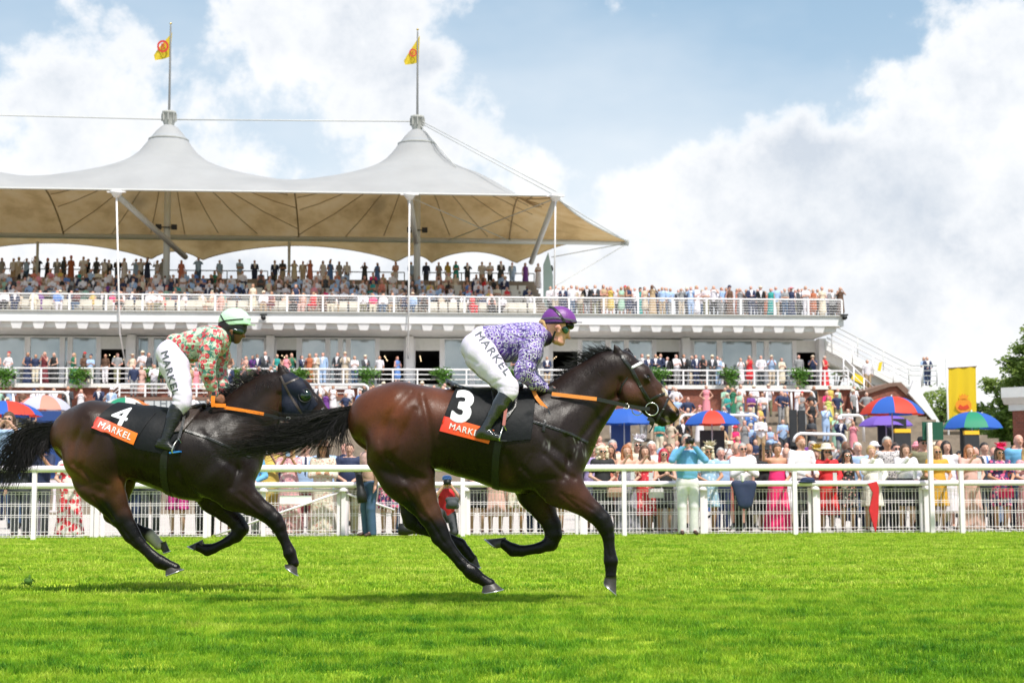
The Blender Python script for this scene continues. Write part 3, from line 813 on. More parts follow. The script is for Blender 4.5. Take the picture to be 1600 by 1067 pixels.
# ---------------------------------------------------------------- steps down to the apron
STEP0, STEP1 = 51.5, D0 - 1.0
NS = 24; stp = MB()
def gz(y):
    """height of the terrace steps at distance y"""
    if y < STEP0: return 0.012
    i = min(NS, int((y - STEP0) / ((STEP1 - STEP0) / NS)) + 1)
    return Zg * i / NS
for i in range(NS):
    y0 = STEP0 + (STEP1 - STEP0) * i / NS
    s = MB(); s.box(-48, SX(1404, 84), y0, (y0 + (STEP1 - STEP0) / NS) if i < NS - 1 else D0 + .04, -.05 if i == 0 else Zg * i / NS - .06, Zg * (i + 1) / NS)
    s.v = [(v[0], v[1] - STEP0, v[2]) for v in s.v]
    if i == 0: ST = froot('terrace_steps', (0, STEP0, 0)); tag(ST, kind='structure')
    s.build('step', M_STEP, ST)
# second, lower balcony at the left with the sign board
YL = D0 - 4.0
zl = SP(250, 620, YL).z; zr_ = SP(250, 600.5, YL).z; xa, xb = SX(187, YL, 610), SX(545, YL, 610)
lb_ = froot('lower_balcony', (xa, YL, 0)); tag(lb_, 'low brick balcony with a pale sign board below the left boxes', 'balcony')
c = MB(); c.box(0, xb - xa, 0, 4.0, 0, zl - .18); c.build('brick_base', M_BRICK, lb_)
c = MB(); c.box(-.05, xb - xa, -.12, 4.0, zl - .176, zl); c.build('floor_slab', M_COPING, lb_)
c = MB(); za = SP(250, 649, YL).z; c.box(SX(226, YL, 630) - xa, xb - xa - .4, -.10, -.02, za, zl - .20); sb_ = c.build('sign_board', mat('pale_grey_board', (0.55, 0.58, 0.60), rough=.6), lb_)
tm = text_mesh('THE SUSSEX ROOMS', .62, 0, spacing=1.2)
for v in tm.vertices: v.co = (v.co.x, 0, v.co.y)
o = link('lettering', tm, sb_, mat('grey_lettering', (0.14, 0.16, 0.18))); 
w_ = tm.vertices; mnx = min(v.co.x for v in w_); o.location = (SX(236, YL, 632) - xa - mnx, -.115, SP(250, 631, YL).z)
railing('balcony_railing', [(SX(160, YL, 640), YL - .1, SP(160, 641, YL).z - .1), (xa, YL - .05, zl), (xb, YL - .05, zl)], zr_ - zl, 2, M_WHITE, 'white railing of the lower balcony above the pale sign board', 1.35, .045, .026, .04)
railing('balcony_railing', [(SX(600, YL + 2, 640), YL - .1, gz(YL)), (SX(560, YL, 610), YL - .05, gz(YL) + .5)], 1.0, 1, M_WHITE, 'short sloping white handrail beside the brick steps', 1.35, .045, .026, .04)

# right-hand stairs, landing, brick ramp
YS = D0 + 2.5
def prism_px(pts, y0, y1, name, m_, label=None, cat=None, parent=None, base=None):
    q = [SP(a, b, y0) for a, b in pts]
    b = Vector((q[0].x, y0, 0)) if base is None else base
    c = MB(); c.prism([(p.x - b.x, p.z - b.z) for p in q][::-1], y0 - b.y, y1 - b.y)
    if parent: return c.build(name, m_, parent), b
    o = c.build(name, m_); o.location = frame(*b); o.rotation_euler = (0, 0, AL)
    if label: tag(o, label, cat)
    return o, b
sr = froot('outer_staircase', (SX(1300, YS, 560), YS, 0)); sbb = Vector((SX(1300, YS, 560), YS, 0)); tag(sr, 'white outside staircase falling from the deck to a landing at the right', 'staircase')
prism_px([(1290, 532), (1300, 536), (1424, 604), (1466, 604), (1466, 609), (1446, 612), (1436, 622), (1416, 612), (1290, 546)], YS, YS + .3, 'stringer', M_FASC, parent=sr, base=sbb)
prism_px([(1290, 548), (1416, 614), (1436, 623), (1440, 640), (1290, 562)], YS + .31, YS + 2.2, 'stair_underside', M_SOFF, parent=sr, base=sbb)
prism_px([(1400, 606), (1462, 606), (1462, 609), (1400, 609)], YS + .31, YS + 3, 'landing', M_FASC, parent=sr, base=sbb)
def rails_px(poly, ups, posts, y, parent, base, m_=M_WHITE, r_=.035):
    for k, du in enumerate(ups):
        c = MB(); c.tube([SP(a, b - du, y) - base for a, b in poly], r_ if k == 0 else .022, 7); c.build('handrail' if k == 0 else 'mid_rail', m_, parent)
    for a in posts:
        b = np.interp(a, [p[0] for p in poly], [p[1] for p in poly])
        c = MB(); c.tube([SP(a, b, y) - base, SP(a, b - ups[0], y) - base], .035, 7); c.build('post', m_, parent)
rails_px([(1292, 535), (1424, 603), (1464, 603)], (32, 24, 16, 8), (1300, 1340, 1380, 1420, 1442, 1464), YS + .1, sr, sbb, M_GREYST)
rails_px([(1292, 549), (1400, 605), (1440, 605)], (30, 20, 10), (1300, 1332, 1364, 1396, 1440), YS - .6, sr, sbb, M_WHITE)
br_ = froot('brick_ramp', (SX(1360, D0 - 3, 640), D0 - 3, 0)); bb = Vector((SX(1360, D0 - 3, 640), D0 - 3, 0)); tag(br_, 'red brick stair flank with sloping brown coping behind the umbrellas', 'wall')
prism_px([(1352, 616), (1390, 603), (1404, 602), (1466, 664), (1474, 700), (1474, 764), (1340, 764)], D0 - 3, D0 + 2, 'brick_face', M_BRICK, parent=br_, base=bb)
prism_px([(1352, 610), (1390, 598), (1408, 597), (1474, 664), (1466, 666), (1402, 603), (1391, 604), (1354, 616)], D0 - 3.15, D0 + 2.1, 'coping', M_COPING, parent=br_, base=bb)
prism_px([(1428, 594), (1433, 602), (1474, 668), (1464, 664), (1420, 614)], D0 - 3.5, D0 - 3.3, 'white_sail', M_WHITE, 'white pointed fabric panel beside the brick stair flank', 'panel')
sr2 = froot('handrail', (SX(1330, D0 - 1, 600), D0 - 1, 0)); b2 = Vector((SX(1330, D0 - 1, 600), D0 - 1, 0)); tag(sr2, 'steep white stair handrail right of the glazed boxes', 'railing')
rails_px([(1318, 596), (1368, 646)], (38, 26, 14), (1318, 1334, 1350, 1366), D0 - 1.2, sr2, b2)
prism_px([(1374, 566), (1379, 565), (1376, 580), (1371, 579)], D0 + 1, D0 + 1.03, 'yellow_pennant', mat('yellow_cloth', (0.85, 0.6, 0.02), rough=.6), 'small yellow pennant hanging on the outside staircase', 'flag')
prism_px([(1334, 582), (1352, 590), (1350, 602), (1330, 592)], D0 + 1, D0 + 1.03, 'yellow_banner', mat('yellow_cloth'), 'yellow banner glimpsed behind the steep handrail', 'banner')

# wall lamp, small ceiling cameras on the fascia
for px in (412, 1318):
    p = SP(px, 497, D0 - .05); c = MB(); c.lathe([(0, -.16), (.13, -.14), (.13, .1), (0, .12)], (0, 0, 0), 12, (0, 1, 0)); c.box(-.2, .2, -.05, .1, .12, .2); o = c.build('security_camera', M_BLACK); o.location = frame(p.x, D0 - .25, p.z); tag(o, 'dark camera housing fixed to the white deck edge, %s' % ('above the pale green cap' if px < 500 else 'at its right end'), 'camera')

# far right pavilion
YP = 56.0; xp = SX(1576, YP, 640)
pv = froot('brick_pavilion', (xp, YP, 0)); pv.rotation_euler = (0, 0, AL - R(48)); tag(pv, 'red brick building with white moulded cornice at the right edge', 'building')
zt, zm, zb = SP(1590, 606, YP).z, SP(1590, 632, YP).z, SP(1590, 642, YP).z
c = MB(); c.box(.1, 12, .1, 2, 0, zb); c.build('brick_wall', M_BRICK, pv)
c = MB(); c.box(0, 12.1, 0, 2.1, zb + .003, zm); c.build('cornice_base', M_WALLW, pv)
c = MB(); c.prismx([(-.05, zm + .003), (-.28, zm + .25), (-.28, zt), (2.2, zt), (2.2, zm + .003)], -.15, 12.2); c.build('cornice', M_WALLW, pv)
# ================================================================ horses
def m_coat():
    def fn(nt, tc, c):
        n = nt.noise(tc, 3.2, 6.0, 0.6)
        f = nt.mapr(n, 0.3, 0.7, 0.72, 1.3)
        c = nt.mix(1.0, c, nt.n('ShaderNodeCombineColor', i_Red=f, i_Green=f, i_Blue=f).outputs[0], 'MULTIPLY')
        n2 = nt.noise(nt.vmath('MULTIPLY', tc, (1.0, 1.0, 4.0)).outputs[0], 70.0, 3.0, 0.6)
        f2 = nt.mapr(n2, 0.3, 0.7, 0.8, 1.2)
        return nt.mix(1.0, c, nt.n('ShaderNodeCombineColor', i_Red=f2, i_Green=f2, i_Blue=f2).outputs[0], 'MULTIPLY')
    m = mat('bay_coat', (0.04, 0.02, 0.012), rough=0.40, spec=0.24, attr='col', fn=fn)
    t = m.node_tree; nt = NT(t); b = t.nodes['Principled BSDF']
    tc = nt.n('ShaderNodeTexCoord').outputs['Object']
    h1 = nt.noise(nt.vmath('MULTIPLY', tc, (1.0, 1.0, 2.5)).outputs[0], 210.0, 3.0, 0.6)
    h2 = nt.noise(nt.vmath('MULTIPLY', tc, (1.6, 1.0, 0.8)).outputs[0], 22.0, 6.0, 0.62, 0.9)      # veins and damp patches
    rr = nt.mapr(nt.noise(tc, 9.0, 8.0, 0.65), 0.35, 0.65, 0.24, 0.46)
    nt.put(b.inputs['Roughness'], rr)
    b1 = nt.n('ShaderNodeBump', i_Strength=0.25, i_Distance=0.004); nt.put(b1.inputs['Height'], h1)
    b2 = nt.n('ShaderNodeBump', i_Strength=0.22, i_Distance=0.012); nt.put(b2.inputs['Height'], h2); nt.put(b2.inputs['Normal'], b1.outputs[0])
    nt.put(b.inputs['Normal'], b2.outputs[0])
    return m
M_COAT = m_coat()
M_HOOF = mat('hoof_horn', (0.045, 0.04, 0.036), rough=0.45, bump=0.3, bscale=40, var=0.3)
M_SHOE = mat('aluminium_shoe', (0.6, 0.6, 0.6), rough=0.3, metal=1.0)
M_HAIR = mat('horse_hair', (0.008, 0.006, 0.006), rough=0.42, spec=0.4, facevar=0)
M_HAIR2 = mat('horse_hair_brown', (0.035, 0.015, 0.011), rough=0.42, spec=0.45)
M_EYE = mat('horse_eye', (0.004, 0.003, 0.003), rough=0.05, spec=0.8)
M_BLACKLEA = mat('black_leather', (0.012, 0.012, 0.013), rough=0.32, spec=0.6, bump=0.25, bscale=120, var=0.2)
M_BROWNLEA = mat('brown_leather', (0.05, 0.035, 0.03), rough=0.35, spec=0.5, bump=0.25, bscale=90, var=0.25)
M_CLOTHBLK = mat('black_cloth', (0.006, 0.007, 0.009), spec=0.2, rough=0.6, bump=0.5, bscale=14, var=0.2)
M_STEEL = mat('steel', (0.72, 0.70, 0.62), rough=0.2, metal=1.0)
M_WHITEP = mat('white_print', (0.75, 0.75, 0.76), rough=0.55)
M_WHITEN = mat('white_number', (0.66, 0.67, 0.69), rough=0.55, var=0.12, vscale=20)
M_ORANGE = mat('orange_rubber', (0.95, 0.24, 0.01), rough=0.5, bump=0.3, bscale=150)
M_ORANGE2 = mat('tan_orange_rubber', (0.85, 0.27, 0.05), rough=0.55, bump=0.3, bscale=150)

def hair_mesh(name, G, rad, seg=9, m=None, parent=None):
    """G: (n, 4, 3) bezier control points, rad: (n,) root radii; three-sided tapering strands in one mesh"""
    G = np.asarray(G, float); n = len(G); t = np.linspace(0, 1, seg)[None, :, None]
    p = (1 - t) ** 3 * G[:, None, 0] + 3 * (1 - t) ** 2 * t * G[:, None, 1] + 3 * (1 - t) * t * t * G[:, None, 2] + t ** 3 * G[:, None, 3]
    d = np.gradient(p, axis=1); d /= np.linalg.norm(d, axis=2, keepdims=True) + 1e-9
    up = np.array([0.1, 1.0, 0.15]); a = np.cross(d, up); a /= np.linalg.norm(a, axis=2, keepdims=True) + 1e-9
    b = np.cross(a, d)
    tt = t[:, :, 0]
    r = np.asarray(rad)[:, None] * (0.55 + 0.9 * tt) * (1 - tt ** 2.2) + 0.00025
    ring = [p + (a * math.cos(k * 2.0944) + b * math.sin(k * 2.0944)) * r[:, :, None] for k in range(3)]
    V = np.stack(ring, 2).reshape(-1, 3)
    base = (np.arange(n)[:, None, None] * seg + np.arange(seg - 1)[None, :, None]) * 3
    k = np.arange(3)[None, None, :]; k2 = (k + 1) % 3
    F = np.stack([base + k, base + k2, base + 3 + k2, base + 3 + k], -1).reshape(-1, 4)
    return link(name, mesh_np(name, V, F), parent, m)

class Horse:
    def __init__(s, cfg):
        s.c = cfg; s.d = cfg['d']; s.off = cfg['off']; s.sc = 2.2222
        s.m = s.d / FPX / s.sc                     # metres per zoom unit
        b = P(s.off[0] + cfg['cx'] / s.sc, 761, s.d); s.base = Vector((b.x, s.d, 0))
    def p(s, X, Y, yo=0.0):
        return P(s.off[0] + X / s.sc, s.off[1] + Y / s.sc, s.d + yo) - s.base
    def xz(s, pts):
        return [(q.x, q.z) for q in (s.p(*a) for a in pts)]
    def chain(s, F, nodes, k=0.03, idn=0):
        """nodes: (X, Y, yoff, r, ratio)"""
        for a, b in zip(nodes[:-1], nodes[1:]):
            F.cone(s.p(a[0], a[1], a[2]), s.p(b[0], b[1], b[2]), a[3] * s.m, b[3] * s.m, a[4], b[4], k, idn)

def shell(src, poly, t, name, m, parent=None, ymax=None, ymin=None, hem=0.004, out=0.0):
    """the part of the body surface inside a convex x-z outline, lifted off by t and hemmed: draped cloth or a strap"""
    bm = bmesh.new()
    pl = [Vector((x, 0, z)) for x, z in poly]
    cx = sum((q for q in pl), Vector()) / len(pl)
    x0 = min(q.x for q in pl) - .03; x1 = max(q.x for q in pl) + .03; z0 = min(q.z for q in pl) - .03; z1 = max(q.z for q in pl) + .03
    V, Q, N = src
    fc = V[Q].mean(1)
    ok = (fc[:, 0] > x0) & (fc[:, 0] < x1) & (fc[:, 2] > z0) & (fc[:, 2] < z1)
    if ymax is not None: ok &= fc[:, 1] < ymax
    if ymin is not None: ok &= fc[:, 1] > ymin
    q = Q[ok]; u, inv = np.unique(q, return_inverse=True); inv = inv.reshape(q.shape)
    ly = bm.verts.layers.float_vector.new('n')
    vs = []
    for i in u:
        v = bm.verts.new(V[i]); v[ly] = N[i]; vs.append(v)
    for f in inv:
        try: bm.faces.new([vs[i] for i in f])
        except ValueError: pass
    n = len(pl)
    for i in range(n):
        a, b = pl[i], pl[(i + 1) % n]
        e = b - a; no = Vector((e.z, 0, -e.x)).normalized()
        if (cx - a).dot(no) > 0: no = -no
        bmesh.ops.bisect_plane(bm, geom=bm.verts[:] + bm.edges[:] + bm.faces[:], dist=1e-5, plane_co=a, plane_no=no, clear_outer=True)
    for v in bm.verts:
        nn = Vector(v[ly])
        if nn.length < 0.1:
            v.normal_update(); nn = v.normal
        v.co += nn.normalized() * t
    be = [e for e in bm.edges if e.is_boundary]
    r = bmesh.ops.extrude_edge_only(bm, edges=be)
    for g in r['geom']:
        if isinstance(g, bmesh.types.BMVert):
            nn = Vector(g[ly])
            if nn.length < 0.1: nn = g.normal
            g.co -= nn.normalized() * (t + hem) 
    bmesh.ops.recalc_face_normals(bm, faces=bm.faces[:]) if False else None
    me = bpy.data.meshes.new(name); 
    for f in bm.faces: f.smooth = True
    bm.to_mesh(me); bm.free()
    return link(name, me, parent, m)

def surf_of(me):
    n = len(me.vertices); V = np.empty(n * 3, np.float32); me.vertices.foreach_get('co', V); V = V.reshape(-1, 3)
    k = len(me.polygons); Q = np.empty(k * 4, np.int32); me.loops.foreach_get('vertex_index', Q); Q = Q.reshape(-1, 4)
    N = np.empty(n * 3, np.float32)
    me.vertex_normals.foreach_get('vector', N)
    return V, Q, N.reshape(-1, 3)

def strap_polys(pts, w):
    """convex quads with mitred joints along a polyline of (x, z) points"""
    p = [Vector((a, b)) for a, b in pts]; L = []; Rr = []
    for i in range(len(p)):
        t = (p[min(i + 1, len(p) - 1)] - p[max(i - 1, 0)]).normalized(); nn = Vector((-t.y, t.x)) * w / 2
        L.append(p[i] + nn); Rr.append(p[i] - nn)
    return [[tuple(L[i]), tuple(L[i + 1]), tuple(Rr[i + 1]), tuple(Rr[i])] for i in range(len(p) - 1)]

def strap(src, pts, w, t, name, m, parent, ymax=None):
    """a strap lying on the body"""
    objs = [shell(src, q, t, name, m, None, ymax=ymax) for q in strap_polys(pts, w)]
    bm = bmesh.new()
    for o in objs:
        bm.from_mesh(o.data); me = o.data; bpy.data.objects.remove(o); bpy.data.meshes.remove(me)
    me = bpy.data.meshes.new(name); bm.to_mesh(me); bm.free()
    return link(name, me, parent, m)

def decal(tm, place, bv, name, m, parent, lift=0.003, near=-3.0):
    """lay a flat mesh (drawn in x-z) on a surface, seen from the near side (-y)"""
    ok = True; last = None
    cos = []
    for v in tm.vertices:
        x, z = place(v.co.x, v.co.y); up_ = v.co.z
        hit = bv.ray_cast(Vector((x, near, z)), Vector((0, 1, 0)))
        if hit[0] is None: y = last if last is not None else 0.0
        else: y = hit[0].y; last = y
        cos.append((x, y - lift - up_, z))
    for v, c in zip(tm.vertices, cos): v.co = c
    tm.update()
    # the flat drawing faced +z; make it face the viewer side
    return link(name, tm, parent, m)

def thicken(me, d):
    bm = bmesh.new(); bm.from_mesh(me)
    for k, (dx, dy) in enumerate(((d, 0), (-d, 0), (0, d), (0, -d))):
        g = bmesh.new(); g.from_mesh(me); bmesh.ops.translate(g, vec=(dx, dy, .0005 * (k + 1)), verts=g.verts); t = bpy.data.meshes.new('t'); g.to_mesh(t); g.free(); bm.from_mesh(t); bpy.data.meshes.remove(t)
    bm.to_mesh(me); bm.free(); return me

def grid_sheet(nx, ny):
    me = bpy.data.meshes.new('sheet')
    v = [(i / nx, j / ny, 0) for j in range(ny + 1) for i in range(nx + 1)]
    f = [(j * (nx + 1) + i, j * (nx + 1) + i + 1, (j + 1) * (nx + 1) + i + 1, (j + 1) * (nx + 1) + i) for j in range(ny) for i in range(nx)]
    me.from_pydata(v, [], f); me.update()
    for p_ in me.polygons: p_.use_smooth = True
    return me

def bil(q):
    """unit square -> quad q (x, z): q = [(0,0), (1,0), (1,1), (0,1)]"""
    def f(u, v):
        return tuple(q[0][i] * (1 - u) * (1 - v) + q[1][i] * u * (1 - v) + q[2][i] * u * v + q[3][i] * (1 - u) * v for i in (0, 1))
    return f

def build_horse(cfg):
    H = Horse(cfg); h = cfg.get('h', 0.0078)
    lo = H.p(*cfg['lo'], 0); hi = H.p(*cfg['hi'], 0)
    F = Field((lo.x, -0.42, min(lo.z, hi.z)), (hi.x, 0.42, max(lo.z, hi.z)), h)
    H.chain(F, cfg['torso'], 0.09)
    H.chain(F, cfg['neck'], 0.08)
    H.chain(F, cfg['head'], 0.035)
    for e in cfg['headx']: H.chain(F, e, 0.022)
    for b in cfg['bulges']:
        for sgn in (-1, 1):
            c = H.p(b[0], b[1], sgn * b[2]); F.ell(c, (b[3] * H.m, b[4] * H.m * (.9 if b[2] > .1 else 1), b[5] * H.m), b[7] if len(b) > 7 else 0.09, rot=-R(b[6]))
    for lg in cfg['legs']:
        n_up = lg['up']; H.chain(F, lg['nodes'][:n_up + 1], 0.055)
        H.chain(F, lg['nodes'][n_up:], 0.016)
    for e in cfg['ears']: H.chain(F, e, 0.012)
    for pts, w, a in cfg['grooves']: F.stroke(H.xz(pts), w * H.m, a, -1); F.stroke(H.xz(pts), w * H.m, a, 1)
    for pts, w, a in cfg['veins']: F.stroke(H.xz(pts), w * H.m, a, -1); F.stroke(H.xz(pts), w * H.m, a, 1)
    for e in cfg['nostril']:
        for sgn in (-1, 1):
            F.ell(H.p(e[0], e[1], sgn * e[2]), (e[3] * H.m, 0.012, e[4] * H.m), 0.01, rot=-R(e[5]), sub=True)
    for sgn in (-1, 1):
        e = cfg['eye']; F.ell(H.p(e[0], e[1], sgn * e[2]), (13 * H.m, 0.012, 9 * H.m), 0.008, sub=True, rot=-R(25))
    me = F.mesh('racehorse', 3)
    G = [(H.p(x, y), s_ * H.m, col, w) for x, y, s_, col, w in cfg['coat']]
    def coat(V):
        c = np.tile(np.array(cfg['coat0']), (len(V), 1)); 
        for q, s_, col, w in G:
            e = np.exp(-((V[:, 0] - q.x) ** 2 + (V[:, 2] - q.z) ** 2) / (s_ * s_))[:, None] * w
            c = c * (1 - e) + np.array(col) * e
        g = random.Random(5)
        for x0, x1, y0, y1, n_ in cfg['foam']:
            for i in range(n_):
                q = H.p(g.uniform(x0, x1), g.uniform(y0, y1)); sx, sz = g.uniform(.003, .007), g.uniform(.006, .028); sl = g.uniform(-.5, .3)
                dz = V[:, 2] - q.z; e = (np.exp(-(((V[:, 0] - q.x - sl * dz) / sx) ** 2 + (dz / sz) ** 2)) * g.uniform(.10, .42) * (V[:, 1] < 0))[:, None]
                c = c * (1 - e) + np.array((.42, .42, .40)) * e
        for pt_ in cfg['points']:
            pts, wd, col = pt_[:3]
            pp = H.xz(pts); best = None
            for i in range(len(pp) - 1):
                a = np.array(pp[i]); b = np.array(pp[i + 1]); d = b - a
                t = np.clip(((V[:, 0] - a[0]) * d[0] + (V[:, 2] - a[1]) * d[1]) / (d @ d), 0, 1)
                e = (V[:, 0] - a[0] - t * d[0]) ** 2 + (V[:, 2] - a[1] - t * d[1]) ** 2
                best = e if best is None else np.minimum(best, e)
            e = np.clip(1.6 - np.sqrt(best) / (wd * H.m), 0, 1)[:, None]
            if len(pt_) > 3: e = e * (V[:, 1] * pt_[3] > 0)[:, None]
            c = c * (1 - e) + np.array(col) * e
        return c
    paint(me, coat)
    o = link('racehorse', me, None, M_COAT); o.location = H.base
    tag(o, cfg['label'], 'horse', 'galloping racehorses')
    H.o = o; H.me = me; H.surf = surf_of(me); H.bv = bvh_of(me)
    # hooves with shoes
    for hf, yo in cfg['hooves']:
        poly = H.xz(hf)
        top = np.array([poly[0], poly[1]]); sole = np.array([poly[3], poly[2]])   # top back, top front / sole back, sole front
        hb = MB(); seg = 16; n = 5; rings = []
        for j in range(n):
            u = j / (n - 1)
            a = top[0] * (1 - u) + sole[0] * u; b = top[1] * (1 - u) + sole[1] * u
            c = (a + b) / 2; ax = (b - a) / 2; w = np.linalg.norm(ax) * (0.92 if u < .9 else .96)
            rings.append([(c[0] + ax[0] * math.cos(q), yo + w * math.sin(q) * 0.95, c[1] + ax[1] * math.cos(q)) for q in [2 * math.pi * k / seg for k in range(seg)]])
        hb.add([v for r_ in rings for v in r_], [(j * seg + k, j * seg + (k + 1) % seg, (j + 1) * seg + (k + 1) % seg, (j + 1) * seg + k) for j in range(n - 1) for k in range(seg)] + [tuple(range(seg)), tuple((n - 1) * seg + k for k in range(seg - 1, -1, -1))], True)
        ho = hb.build('hoof', M_HOOF, o)
        sb = MB(); dn = sole.mean(0) - top.mean(0); dn = dn / np.linalg.norm(dn) * 0.007
        c = sole.mean(0); ax = (sole[1] - sole[0]) / 2; w = np.linalg.norm(ax)
        r0 = [(c[0] + ax[0] * math.cos(q) + dn[0] * .1, yo + w * .95 * math.sin(q), c[1] + ax[1] * math.cos(q) + dn[1] * .1) for q in [R(-140 + 280 * k / 14) for k in range(15)]]
        sb.tube([(x + dn[0] * .5, y, z + dn[1] * .5) for x, y, z in r0], 0.006, 6)
        sb.build('horseshoe', M_SHOE, ho)
    # eyes
    e = cfg['eye']
    for sgn in (-1, 1):
        c = H.p(e[0], e[1], sgn * (e[2] - 0.004)); eb = MB()
        eb.lathe([(0.0175 * math.sin(math.pi * i / 8), -0.0175 * math.cos(math.pi * i / 8)) for i in range(9)], c, 14, (0, 1, 0))
        eb.build('eye', M_EYE, o)
    return H

